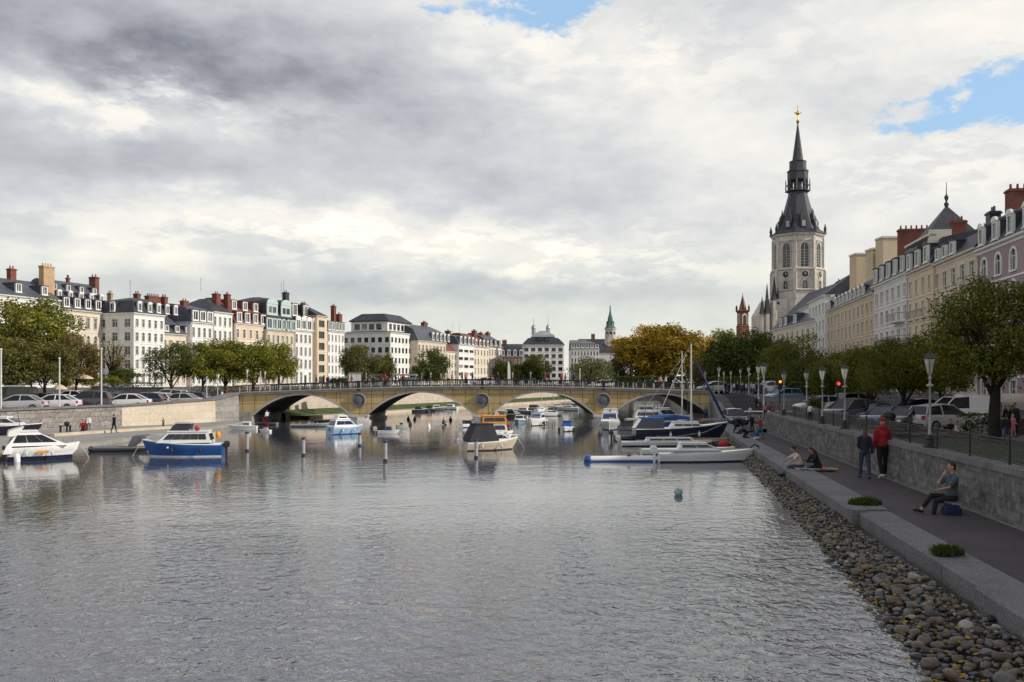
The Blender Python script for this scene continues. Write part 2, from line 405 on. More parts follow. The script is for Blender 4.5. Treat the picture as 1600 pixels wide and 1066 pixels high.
sheet('street_right', [57, 60, 64, 68, 70, 72, 74, 76, 78, 80, 82, 84, 86, 88, 90, 95, 120, 160, 236],
      lambda Y: [xr_edge(Y), xr_edge(Y) + 2, xr_edge(Y) + 4, xwall(Y) + .3, xwall(Y) + 3, xwall(Y) + 8, xwall(Y) + 20, xwall(Y) + 60, 400], zright, cobble, 8)
def zpark(x, Y): return ZG + (ZR - ZG) * sm(Y, 72, 92) + .03
sheet('park_lawn', [-40, 0, 20, 30, 40, 46], lambda Y: [xwall(Y) + .3, xwall(Y) + 4, xwall(Y) + 9.5], lambda x, Y: ZG, grass_m, 2)
sheet('parking_road', [-40, 0, 20, 30, 40, 46, 57, 64, 70, 76, 82, 88, 94], lambda Y: [xwall(Y) + (9.5 if Y <= 46 else .3), xwall(Y) + 20, 400], lambda x, Y: zpark(x, Y) if Y > 57.5 else ZG + .0, road_m, 2)
# far town ground, one sheet out to the horizon
sheet('ground', [236, 300, 600, 1500, 5000], lambda Y: [-4000, -400, -60, 25, 120, 400, 4000], lambda x, Y: ZB if x < 100 else ZR, road_m, 6)
sheet('ground', [-60, 36], lambda Y: [-4000, -600], lambda x, Y: .9, road_m, 1)

# left quay (low) and its walls
mb = MB()
qe = lambda Y: -22.2 - .02 * (70 - Y)
mb.prism([(-120, 22), (qe(22), 22), (qe(81.9), 81.9), (-23.4, 81.5), (-26.3, 74.5), (-34.2, 63), (-52, 36), (-120, -60)], -1, ZQ)
tag(mb.build('quay_pavement', paving), kind='structure')
a, c = gnd(85, 682, ZQ), gnd(268, 670, ZQ)
d = (c - a); nrm = Vector((-d.y, d.x, 0)).normalized() * .55
mb = MB(); mb.loft([[p + s + Vector((0, 0, z)) for s, z in ((Vector(), 0), (Vector(), .16), (nrm, .16), (nrm, 0))] for p in (a, a + d * .5, c)])
tag(mb.build('kerb_step', beige_kerb), kind='structure')
def wall_along(name, pts, th, zb, ztops, m, cop=None, label=None, cat='wall', part=True, cw=.12, ch=.14):
    "a wall that follows pts (its front face), with a coping as its part"
    rt = root(name, label, cat, (pts[0][0], pts[0][1], 0), kind='thing'); o = Vector((pts[0][0], pts[0][1], 0))
    mb, cb = MB(), MB(); L, LC = [], []
    for i, p in enumerate(pts):
        q0, q1 = Vector(pts[max(i - 1, 0)]), Vector(pts[min(i + 1, len(pts) - 1)])
        t = (q1 - q0).normalized(); n = Vector((-t.y, t.x)) * th
        zt = ztops[i] if isinstance(ztops, (list, tuple)) else ztops
        p = Vector(p) - o.xy; h = ch if cop else 0
        L.append([(p.x, p.y, zb), (p.x, p.y, zt - h), (p.x + n.x, p.y + n.y, zt - h), (p.x + n.x, p.y + n.y, zb)])
        e = n.normalized() * cw
        a_, b_ = p - e, p + n + e
        LC.append([(a_.x, a_.y, zt - h), (a_.x, a_.y, zt), (b_.x, b_.y, zt), (b_.x, b_.y, zt - h)])
    fix_normals(mb.loft(L).build('masonry', m, rt))
    if cop: fix_normals(cb.loft(LC).build('coping', cop, rt))
    return rt
zt = lambda py, Y: zat(py, Y)
wl = [(-52, 36), (-34.2, 63), (-30.5, 68.4), (-28.8, 70.9)]
wall_along('retaining_wall', wl, .5, -.5, [zt(640, 63) - .02, zt(640, 63), zt(634, 68.4), zt(632, 70.9)], stone_l, coping_m, 'dark grey stone quay wall under the row of parked cars')
wl = [(-28.8, 70.9), (-26.3, 74.5), (-24.4, 79)]
wall_along('retaining_wall', wl, .5, -.5, [zt(632, 70.9) - .03, zt(627, 74.5), zt(622.5, 79)], stone_p, coping_m, 'pale beige stone quay wall between dark wall and bridge abutment')
wl = [(-24.4, 79), (-23.3, 81.7), (-23.2, 94)]
wall_along('retaining_wall', wl, .8, -.5, [zt(622, 79) - .02, zt(614, 81.7), 2.75], stone_a, coping_m, 'grey splayed wing wall at the left end of the bridge')
# far left bank beyond the bridge: path, grass strip, wall
def strip(name, Y0, Y1, d0, d1, z0, z1, m, n=12):
    mb = MB()
    for i in range(n + 1):
        Y = Y0 + (Y1 - Y0) * i / n; x = pl(LW, Y)
        mb.V += [(x + d0, Y, z0), (x + d1, Y, z1)]
        if i: k = 2 * i; mb.F.append((k - 2, k - 1, k + 1, k)); mb.M.append(0)
    return mb.build(name, m)
tag(strip('towpath', 92.5, 236, 2.2, 4.0, .25, .25, paving), kind='structure')
tag(strip('grass_bank', 92.5, 236, .3, 2.3, .75, .22, grass_m), kind='structure')
mb = MB(); mb.loft([[(pl(LW, Y) + 4, Y, -.6), (pl(LW, Y) + 4, Y, .25), (pl(LW, Y) + 3.6, Y, .25), (pl(LW, Y) + 3.6, Y, -.6)] for Y in (92.5, 236)])
tag(fix_normals(mb.build('bank_edge', beige_kerb)), kind='structure')
wall_along('embankment_wall', [(pl(LW, Y) + .35, Y) for Y in (95.6, 140, 180, 236)], .5, -.5, ZB + .35, stone_b, coping_m, 'pinkish stone embankment wall beyond the bridge arches')
wall_along('embankment_wall', [(25, 236), (60, 234)], .6, -.5, ZB + .35, stone_a, coping_m, 'dark stone quay wall closing the far end of the basin')
# right bank beyond the bridge
wall_along('embankment_wall', [(far_edge(Y), Y) for Y in (236, 150, 94.2)], .6, -.5, ZR + .3, stone_a, coping_m, 'grey quay wall along right bank beyond the bridge')

# kerb along the promenade: long concrete blocks
kerb_pts = [(54.0, 21.9, 0, ZK), (21.85, 13.75, .16, ZK - .04), (13.72, 3.0, .05, ZK - .02)]
KL = ['long pale concrete kerb running from boats to the step', 'concrete kerb block between the two green plant tufts', 'nearest dark concrete kerb block beside the pebbles']
for (Ya, Yb, ins, zt_), lab in zip(kerb_pts, KL):
    n = max(2, int((Ya - Yb) / 4)); mb = MB(); L = []
    for i in range(n + 1):
        Y = Ya + (Yb - Ya) * i / n; x0 = xk(Y) + ins; x1 = xk(Y) + .9
        L.append([(x0 + .02, Y, -.5), (x0, Y, zt_ - .03), (x0 + .03, Y, zt_), (x1 - .03, Y, zt_), (x1, Y, zt_ - .03), (x1, Y, -.5)])
    o = fix_normals(mb.loft(L, closed=True).build('kerb_block', kerb_m)); tag(o, lab, 'kerb', kind='thing')
mb = MB(); Y = 21.95; mb.box(xk(Y) - .04, xk(Y) + .28, Y - .28, Y + .02, -.4, ZK + .015)
tag(mb.build('kerb_end_post', kerb_m), 'short square concrete post where the kerb steps down', 'kerb post', kind='thing')
mb = MB(); mb.loft([[(xk(Y) + .05, Y, -.5), (xk(Y) + .05, Y, ZP + .35 * sm(Y, 60, 82) * 4), (xk(Y) + .8, Y, ZP + .35 * sm(Y, 60, 82) * 4), (xk(Y) + .8, Y, -.5)] for Y in (54, 60, 66, 70, 74, 78, 82)])
tag(fix_normals(mb.build('slipway_edge', kerb_m)), kind='structure')
mb = MB()
for i in range(8):
    Y = -5 + 62 * i / 7
    mb.V += [(xk(Y) + 1.25, Y, ZP + .004), (xk(Y) + 1.31, Y, ZP + .004)]
# wall of the promenade
wall_along('promenade_wall', [(xwall(Y), Y) for Y in (57.2, 40, 25, 10, -30)][::-1], -.42, ZP - .3, [ZW] * 5, stone_r, coping_m, 'long grey stone wall beside the promenade with flat coping', cw=.05)
wall_along('wall_return', [(xwall(57.2) + .42, 57.0), (xwall(57.2) + 5, 57.4)], .4, ZP - .3, ZW - .02, stone_r, coping_m, 'short end of the grey promenade wall turning away from water', cw=.04)
mb = MB()
for i in range(13):
    Y = -10 + 67 * i / 12
    mb.V += [(xwall(Y) - .10, Y, ZP + .006), (xwall(Y), Y, ZP + .006)]
    if i: k = 2 * i; mb.F.append((k - 2, k - 1, k + 1, k)); mb.M.append(0)
tag(mb.build('gutter_line', mat('gutter_stone', (.22, .21, .21), .8, .2, 3)), kind='structure')
mb = MB(); L_ = []
for x0, x1, Y in ((1133, 1238, 76.5),):
    a, c = xat(x0, Y), xat(x1, Y)
    N = 8
    for i in range(N):
        xa, xb = a + (c - a) * i / N, a + (c - a) * (i + 1) / N
        mb.quad((xa, Y, zright(xa, Y) + .03), (xb, Y, zright(xb, Y) + .03), (xb, Y + .5, zright(xb, Y + .5) + .03), (xa, Y + .5, zright(xa, Y + .5) + .03))
tag(mb.build('road_marking', mat('road_paint', (.7, .7, .68), .7, .2, 3)), kind='structure')

# ---------------------------------------------------------------- bridge
def bx(px): return (px - CX) * YB / F
def bz(py): return CZ - (py - HY) * YB / F
DECK = [(370, 613.2), (480, 609), (560, 606.3), (650, 604), (750, 603), (850, 603.8), (940, 605.6), (1030, 608), (1115, 611)]
def deckz(x):
    px = CX + x * F / YB
    pts = DECK
    for (a, ra), (c, rc) in zip(pts, pts[1:]):
        if px <= c: break
    return bz(ra + (rc - ra) * (px - a) / (c - a))
bm_y, nt, b = new_mat('bridge_yellow_panels')
geo = nt.node('ShaderNodeNewGeometry').outputs['Position']
sx = nt.node('ShaderNodeSeparateXYZ'); nt.L.new(geo, sx.inputs[0])
cb = nt.node('ShaderNodeCombineXYZ'); nt.L.new(sx.outputs[0], cb.inputs[0]); nt.L.new(sx.outputs[2], cb.inputs[1])
br = nt.node('ShaderNodeTexBrick', offset=0); nt.L.new(cb.outputs[0], br.inputs['Vector'])
br.inputs['Scale'].default_value = 1; br.inputs['Brick Width'].default_value = 1.0; br.inputs['Row Height'].default_value = .82; br.inputs['Mortar Size'].default_value = .022
br.inputs['Color1'].default_value = (.47, .345, .155, 1); br.inputs['Color2'].default_value = (.54, .40, .19, 1); br.inputs['Mortar'].default_value = (.10, .07, .035, 1)
c = nt.mix(nt.m('MULTIPLY', nt.smooth(nt.noise(nt.mapping(geo, (2.2, 1, .22)), 1.4, 6, .7), .45, .72), .7), br.outputs['Color'], (.25, .15, .05))
nt.L.new(c, b.inputs['Base Color']); b.inputs['Roughness'].default_value = .65
ring_m = mat('arch_ring_stone', (.42, .405, .39), .8, .14, 1.2, dirt=.35)
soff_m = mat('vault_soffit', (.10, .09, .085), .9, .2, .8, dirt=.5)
BR = root('arch_bridge', 'yellow panelled stone road bridge with four low arches and round medallions', 'bridge', (0, YB, 0), kind='thing')
ARCH = [(396, 547), (574, 740), (767, 929), (956, 1108)]
CR = [(617.5), (613.5), (613.5), (616.5)]
ZS = bz(649)
def arc(i, off, n=28):
    a, c = bx(ARCH[i][0]) - off, bx(ARCH[i][1]) + off; zc = bz(CR[i]) + off * .8; pts = []
    for k in range(n + 1):
        t = -1 + 2 * k / n
        t = math.sin(t * math.pi / 2)
        pts.append(((a + c) / 2 + (c - a) / 2 * t, ZS + (zc - ZS) * (1 - abs(t) ** 2.15)))
    return pts
D = YB2 - YB
for front, yy in ((True, 0), (False, D)):
    mb = MB()
    for i in range(4):
        e = arc(i, .2)
        for (xa, za), (xb, zb) in zip(e, e[1:]):
            mb.quad((xa, yy, za), (xb, yy, zb), (xb, yy, max(zb + .01, deckz(xb) - .2)), (xa, yy, max(za + .01, deckz(xa) - .2)))
    xs = [bx(374)] + [v for i in range(4) for v in (arc(i, .2)[0][0], arc(i, .2)[-1][0])] + [bx(1112)]
    for a, c in zip(xs[0::2], xs[1::2]):
        n = 4
        for k in range(n):
            xa, xb = a + (c - a) * k / n, a + (c - a) * (k + 1) / n
            mb.quad((xa, yy, ZS - .1), (xb, yy, ZS - .1), (xb, yy, deckz(xb) - .2), (xa, yy, deckz(xa) - .2))
    mb.build('spandrel', bm_y, BR)
for i in range(4):
    e, n_ = arc(i, .2), arc(i, -.0)
    mb = MB(); mb.loft([[(p[0], -.1, p[1]), (q[0], -.1, q[1]), (q[0], .3, q[1]), (p[0], .3, p[1])] for p, q in zip(e, n_)])
    fix_normals(mb.build('arch_ring', ring_m, BR))
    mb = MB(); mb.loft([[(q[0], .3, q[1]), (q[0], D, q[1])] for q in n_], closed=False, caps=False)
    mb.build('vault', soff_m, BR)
for c_, (l, r) in zip((560.5, 753.5, 942.5), ((548, 573), (741, 766), (930, 955))):
    mb = MB(); a, c = bx(l), bx(r); m_ = (a + c) / 2
    mb.loft([[(a - g, -.25 - g, z), (m_, -.7 - g, z), (c + g, -.25 - g, z), (c + g, D + .3, z), (a - g, D + .3, z)] for g, z in ((.28, -1.5), (.28, .22), (.12, .24), (.1, ZS - .12))])
    mb.loft([[(a - g, -.3 - g, z), (c + g, -.3 - g, z), (c + g, D + .3, z), (a - g, D + .3, z)] for g, z in ((.2, ZS - .12), (.2, ZS + .02))])
    fix_normals(mb.build('pier', stonew, BR))
    # medallion
    zc = bz(625.5); xc = bx(c_)
    mb = MB(); N = 28
    def circ(r, y): return [(xc + r * math.cos(2 * math.pi * k / N), y, zc + r * math.sin(2 * math.pi * k / N)) for k in range(N)]
    mb.loft([circ(.63, .02), circ(.63, -.2), circ(.56, -.24), circ(.54, -.16)], caps=False)
    md = fix_normals(mb.build('medallion', mat('medallion_ring', (.26, .25, .25), .8, .2, 2), BR))
    mb = MB(); mb.loft([circ(.55, -.12), circ(.5, -.19), circ(.3, -.17), circ(.24, -.22), circ(.05, -.24)])
    fix_normals(mb.build('relief', mat('medallion_slate', (.12, .125, .14), .7, .25, 3, fine=9), md))
    mb = MB(); mb.box(xc - .12, xc + .12, -.26, .1, deckz(xc) - .25, deckz(xc) + .62)
    mb.build('parapet_post', iron, BR)
# deck with cornice
NX = 40; xs = [bx(370) + (bx(1116) - bx(370)) * k / NX for k in range(NX + 1)]
mb = MB(); mb.loft([[(x, -.3, deckz(x) - .08), (x, -.3, deckz(x)), (x, D + .3, deckz(x)), (x, D + .3, deckz(x) - .08)] for x in xs])
mb.loft([[(x, -.18, deckz(x) - .26), (x, -.18, deckz(x) - .08), (x, D + .18, deckz(x) - .08), (x, D + .18, deckz(x) - .26)] for x in xs])
fix_normals(mb.build('deck', mat('bridge_cornice', (.34, .32, .30), .8, .2, 1, dirt=.4), BR))
def railing(yy):
    mb = MB()
    for dz, h in ((.50, .09), (.06, .06)):
        mb.loft([[(x, yy - .06, deckz(x) + dz), (x, yy - .06, deckz(x) + dz + h), (x, yy + .06, deckz(x) + dz + h), (x, yy + .06, deckz(x) + dz)] for x in xs])
    x = xs[0]; k = 0
    while x < xs[-1]:
        mb.box(x - .02, x + .02, yy - .02, yy + .02, deckz(x), deckz(x) + .5); x += .17
    o = fix_normals(mb.build('railing', iron, BR))
    x = xs[0] + .3; mb = MB(); mb.box(-.045, .045, -.07, .07, -.01, .49); b0 = mb.build('baluster', mat('pale_baluster', (.42, .39, .33), .8, .2, 2), BR, loc=(x, yy, deckz(x))); x += .86
    while x < xs[-1]:
        b1 = b0.copy(); COL.objects.link(b1); b1.location = (x, yy, deckz(x)); x += .86
railing(-.15); railing(D + .1)
for a_, c_, z_ in ((1108, 1113.5, deckz(16) - .2), (372, 394, ZS + .3)):
    mb = MB(); mb.box(bx(a_), bx(c_), -.14, D, -1, z_); mb.build('abutment', stone_a, BR)
mb = MB(); mb.loft([[(x, .6, deckz(x) + .02), (x, 2.4, deckz(x) + .02), (x, 2.4, deckz(x) + .14), (x, .6, deckz(x) + .14)] for x in xs])
fix_normals(mb.build('footway', paving, BR))
# ---------------------------------------------------------------- buildings
white_r = mat('white_render', (.76, .75, .72), .8, .08, .3, dirt=.42)
cream_r = mat('cream_render', (.68, .61, .50), .8, .08, .25, dirt=.25)
peach_r = mat('peach_render', (.66, .52, .36), .8, .08, .25, dirt=.22)
orange_r = mat('orange_render', (.58, .36, .17), .8, .1, .25, dirt=.25)
beige_r = mat('beige_render', (.60, .475, .33), .8, .1, .25, dirt=.3)
sand_r = mat('sand_render', (.60, .51, .40), .8, .1, .25, dirt=.3)
grey_r = mat('grey_render', (.66, .63, .60), .8, .08, .25, dirt=.3)
pink_r = mat('mauve_render', (.36, .255, .28), .8, .1, .25, dirt=.25)
stone_g = mat('carved_stone', (.52, .475, .42), .85, .12, .3, dirt=.35)
trim_w = mat('white_trim', (.76, .75, .73), .7, .06, .5, dirt=.12)
trim_c = mat('cream_trim', (.66, .60, .50), .75, .08, .5, dirt=.2)
trim_g = mat('grey_trim', (.40, .375, .35), .75, .1, .5, dirt=.25)
brick_r = brick_mat('red_chimney_brick', [(.15, .05, .035), (.22, .075, .05)], (.18, .12, .10), .42, .14, .012, axis=(.6, .8), stain=.35)
brick_d = brick_mat('dark_red_brick', [(.17, .06, .045), (.24, .09, .06)], (.2, .15, .12), .4, .14, .012, axis=(1, .1), stain=.3)
brick_b = brick_mat('tan_chimney_render', [(.42, .29, .18), (.48, .34, .21)], (.40, .28, .18), .9, .5, .01, axis=(.6, .8), stain=.25)
def tile_mat(name, c1, c2, rough=.55, rh=.22):
    m, nt, b = new_mat(name)
    geo = nt.node('ShaderNodeNewGeometry').outputs['Position']
    sx = nt.node('ShaderNodeSeparateXYZ'); nt.L.new(geo, sx.inputs[0])
    cb = nt.node('ShaderNodeCombineXYZ')
    nt.L.new(nt.m('ADD', nt.m('MULTIPLY', sx.outputs[0], .7), nt.m('MULTIPLY', sx.outputs[1], .75)), cb.inputs[0]); nt.L.new(sx.outputs[2], cb.inputs[1])
    br = nt.node('ShaderNodeTexBrick'); nt.L.new(cb.outputs[0], br.inputs['Vector']); br.inputs['Scale'].default_value = 1
    br.inputs['Brick Width'].default_value = .4; br.inputs['Row Height'].default_value = rh; br.inputs['Mortar Size'].default_value = .012
    br.inputs['Color1'].default_value = (*c1, 1); br.inputs['Color2'].default_value = (*c2, 1); br.inputs['Mortar'].default_value = (*(x * .45 for x in c1), 1)
    c = nt.mix(nt.m('MULTIPLY', nt.smooth(nt.noise(geo, .5, 5, .6), .4, .75), .5), br.outputs['Color'], tuple(x * 1.6 for x in c2))
    nt.L.new(c, b.inputs['Base Color']); b.inputs['Roughness'].default_value = rough
    bn = nt.node('ShaderNodeBump'); bn.inputs['Strength'].default_value = .25; bn.inputs['Distance'].default_value = .02
    nt.L.new(br.outputs['Fac'], bn.inputs['Height']); bn.invert = True; nt.L.new(bn.outputs['Normal'], b.inputs['Normal'])
    return m
slate = tile_mat('blue_slate', (.060, .066, .085), (.082, .09, .112))
slate_d = tile_mat('dark_slate', (.026, .028, .038), (.040, .042, .055))
slate_l = tile_mat('pale_slate', (.105, .115, .135), (.14, .15, .17))
redtile = tile_mat('red_roof_tile', (.13, .045, .035), (.18, .065, .045), .75)
zinc = mat('zinc_roof', (.34, .36, .39), .45, .12, .4, metal=.3)
g_dark = glass_mat('dark_window_glass', (.018, .02, .024))
g_mid = glass_mat('curtained_window_glass', (.10, .105, .11), .15)
g_blue = glass_mat('pale_blue_shutter', (.36, .42, .52), .5, .3)
g_green = glass_mat('green_shutter', (.02, .10, .085), .35, .5)
g_teal = glass_mat('teal_glazing', (.28, .42, .42), .12)
g_tan = glass_mat('tan_blind', (.30, .25, .19), .4, .4)
door_m = mat('dark_door', (.05, .035, .03), .5, .2, 2)
WC = {}
def win_mesh(w, h, fm, sm_, style, rev):
    k = (round(w, 2), round(h, 2), fm.name, sm_.name, style, rev)
    if k in WC: return WC[k]
    a = w / 2; mb = MB(); t = min(.075, w * .062); y0, y1 = rev * .45, rev * .8
    def bar(x0, x1, z0, z1, ya=y0, yb=y1, m=0): mb.box(x0, x1, ya, yb, z0, z1, m)
    bar(-a, -a + t, 0, h); bar(a - t, a, 0, h); bar(-a + t, a - t, 0, t); bar(-a + t, a - t, h - t, h)
    if style != 'plain': bar(-t * .5, t * .5, t, h - t)
    if style in ('cross', 'arch', 'hood'): bar(-a + t, -t * .5, h * .66, h * .66 + t * .8); bar(t * .5, a - t, h * .66, h * .66 + t * .8)
    # sill and surround stand proud of the wall
    mb.box(-a - .1, a + .1, -.12, .03, -.14, 0, 1)
    if style in ('cross', 'hood'):
        s = min(.16, w * .16)
        mb.box(-a - s, -a, -.05, .02, 0, h, 1); mb.box(a, a + s, -.05, .02, 0, h, 1); mb.box(-a - s, a + s, -.06, .02, h, h + s, 1)
        if style == 'hood': mb.box(-a - s - .12, a + s + .12, -.22, .02, h + s + .12, h + s + .26, 1)
    if style == 'arch':
        s = min(.2, w * .2); N = 10; r = a; zc = h - r
        ar = lambda rr, y: [(rr * math.cos(math.pi * i / N), y, zc + rr * math.sin(math.pi * i / N)) for i in range(N + 1)]
        i0, o0, i1, o1 = ar(r, -.07), ar(r + s, -.07), ar(r, y0), ar(r + s, .02)
        for i in range(N):
            mb.quad(i0[i], o0[i], o0[i + 1], i0[i + 1], 1); mb.quad(i0[i], i0[i + 1], i1[i + 1], i1[i], 1); mb.quad(o0[i], o1[i], o1[i + 1], o0[i + 1], 1)
            cx = a if i < N / 2 else -a
            mb.add([i0[i], i0[i + 1], (cx, -.065, h)], [(0, 1, 2)], 1)
        mb.box(-a - s, -a, -.07, .02, 0, zc, 1); mb.box(a, a + s, -.07, .02, 0, zc, 1)
        mb.add([(-a, -.065, h), (0, -.065, h), (a, -.065, h), (a, -.065, h + .001)], [(0, 1, 2, 3)], 1)
    me = bpy.data.meshes.new('window'); me.from_pydata(mb.V, [], mb.F); me.materials.append(fm); me.materials.append(sm_)
    me.polygons.foreach_set('material_index', mb.M); me.update()
    WC[k] = me; return me
def pane_mesh(w, h, gm, rev):
    k = ('pane', round(w, 2), round(h, 2), gm.name, rev)
    if k not in WC:
        me = bpy.data.meshes.new('pane'); a = w / 2; y = rev * .7
        me.from_pydata([(-a, y, 0), (a, y, 0), (a, y, h), (-a, y, h)], [], [(0, 1, 2, 3)]); me.materials.append(gm); me.update(); WC[k] = me
    return WC[k]
def put_win(parent, ox, oy, ang, u, z, w, h, fm, sm_, style, gm, rev=.24, name='window', label=None):
    c, s = math.cos(ang), math.sin(ang)
    o = link(name, win_mesh(w, h, fm, sm_, style, rev), parent, (ox + c * u, oy + s * u, z), ang)
    if label: o['label'] = label
    p = link('pane', pane_mesh(w, h, gm, rev), o); return o
def face(mb, ox, oy, ang, W, z0, z1, wins, rev=.24, m=0):
    "a wall face with real openings and reveals; wins = (u0, u1, za, zb)"
    c, s = math.cos(ang), math.sin(ang)
    P = lambda u, y, z: (ox + c * u - s * y, oy + s * u + c * y, z)
    us = sorted({0, W, *[round(w[0], 4) for w in wins], *[round(w[1], 4) for w in wins]})
    zs = sorted({z0, z1, *[round(w[2], 4) for w in wins], *[round(w[3], 4) for w in wins]})
    for a, b in zip(us, us[1:]):
        for d, e in zip(zs, zs[1:]):
            uc, zc = (a + b) / 2, (d + e) / 2
            if any(w[0] < uc < w[1] and w[2] < zc < w[3] for w in wins): continue
            mb.quad(P(a, 0, d), P(b, 0, d), P(b, 0, e), P(a, 0, e), m)
    for a, b, d, e in [w[:4] for w in wins]:
        mb.quad(P(a, 0, d), P(a, rev, d), P(a, rev, e), P(a, 0, e), m); mb.quad(P(b, rev, d), P(b, 0, d), P(b, 0, e), P(b, rev, e), m)
        mb.quad(P(a, 0, d), P(b, 0, d), P(b, rev, d), P(a, rev, d), m); mb.quad(P(a, rev, e), P(b, rev, e), P(b, 0, e), P(a, 0, e), m)
def dormer(parent, x, y, z, w, h, dep, style, fm, rm, gm, ang=0):
    k = ('dormer', round(w, 2), round(h, 2), round(dep, 2), style, fm.name, rm.name)
    a = w / 2; t = w * .15
    if k not in WC:
        mb = MB()
        mb.box(-a, -a + t, 0, .3, 0, h); mb.box(a - t, a, 0, .3, 0, h); mb.box(-a + t, a - t, 0, .3, 0, t * .8); mb.box(-a + t, a - t, 0, .3, h - t, h)
        mb.box(-a + t, a - t, .12, .28, h * .02 + t * .8, h - t, 2); mb.box(-t * .22, t * .22, .06, .14, t * .8, h - t)
        mb.box(-a, a, .3, dep, 0, h, 1)
        mb.box(-a - .08, a + .08, -.1, .2, -.1, -.002, 0)
        if style == 'gable':
            mb.add([(-a - .1, -.08, h + .002), (a + .1, -.08, h + .002), (0, -.08, h + a * .75), (-a - .1, .1, h + .002), (a + .1, .1, h + .002), (0, .1, h + a * .75)], [(0, 1, 2), (0, 3, 4, 1), (3, 5, 4), (0, 2, 5, 3), (1, 4, 5, 2)], 0)
            mb.add([(-a - .12, .1, h + .01), (a + .12, .1, h + .01), (0, .1, h + a * .8), (-a - .12, dep + a, h + .01), (a + .12, dep + a, h + .01), (0, dep + a, h + a * .8)], [(0, 2, 5, 3), (1, 4, 5, 2)], 1)
        elif style == 'arch':
            N = 8; f = lambda r, y, zz: [(r * math.cos(math.pi * i / N), y, zz + r * .62 * math.sin(math.pi * i / N)) for i in range(N + 1)]
            mb.loft([f(a + .08, -.08, h), f(a + .08, .14, h)], 0); mb.loft([f(a + .05, .14, h), f(a + .05, dep + .3, h)], 1)
        else:
            mb.box(-a - .1, a + .1, -.12, dep, h + .002, h + .14, 1)
        me = bpy.data.meshes.new('dormer'); me.from_pydata(mb.V, [], mb.F)
        for q in (fm, rm, g_dark): me.materials.append(q)
        me.polygons.foreach_set('material_index', mb.M); me.update(); WC[k] = me
    o = link('dormer', WC[k], parent, (x, y, z), ang)
    link('pane', pane_mesh(w - 2 * t, h - t * 1.8, gm, .14), o, (0, 0, t * .8)); return o
def chimney(parent, x, y, w, d, z0, z1, m=None, pots=3):
    m = m or brick_r; mb = MB()
    mb.box(x - w / 2, x + w / 2, y - d / 2, y + d / 2, z0, z1); mb.box(x - w / 2 - .1, x + w / 2 + .1, y - d / 2 - .1, y + d / 2 + .1, z1 - .28, z1 - .1)
    for i in range(pots):
        q = (i + .5) / pots
        px_, py_ = (x - w / 2 + w * q, y) if w >= d else (x, y - d / 2 + d * q)
        mb.cyl((px_, py_, z1), (px_, py_, z1 + .5), .13, .1, 7)
    return mb.build('chimney', m, parent)
def antenna(parent, x, y, z0, h):
    mb = MB(); mb.cyl((x, y, z0), (x, y, z0 + h), .035, .02, 5)
    for k in range(3): mb.box(x - .4 + .08 * k, x + .4 - .08 * k, y - .015, y + .015, z0 + h * (.75 + .1 * k), z0 + h * (.75 + .1 * k) + .03)
    return mb.build('antenna', iron, parent)
ROOT_BLD = {}
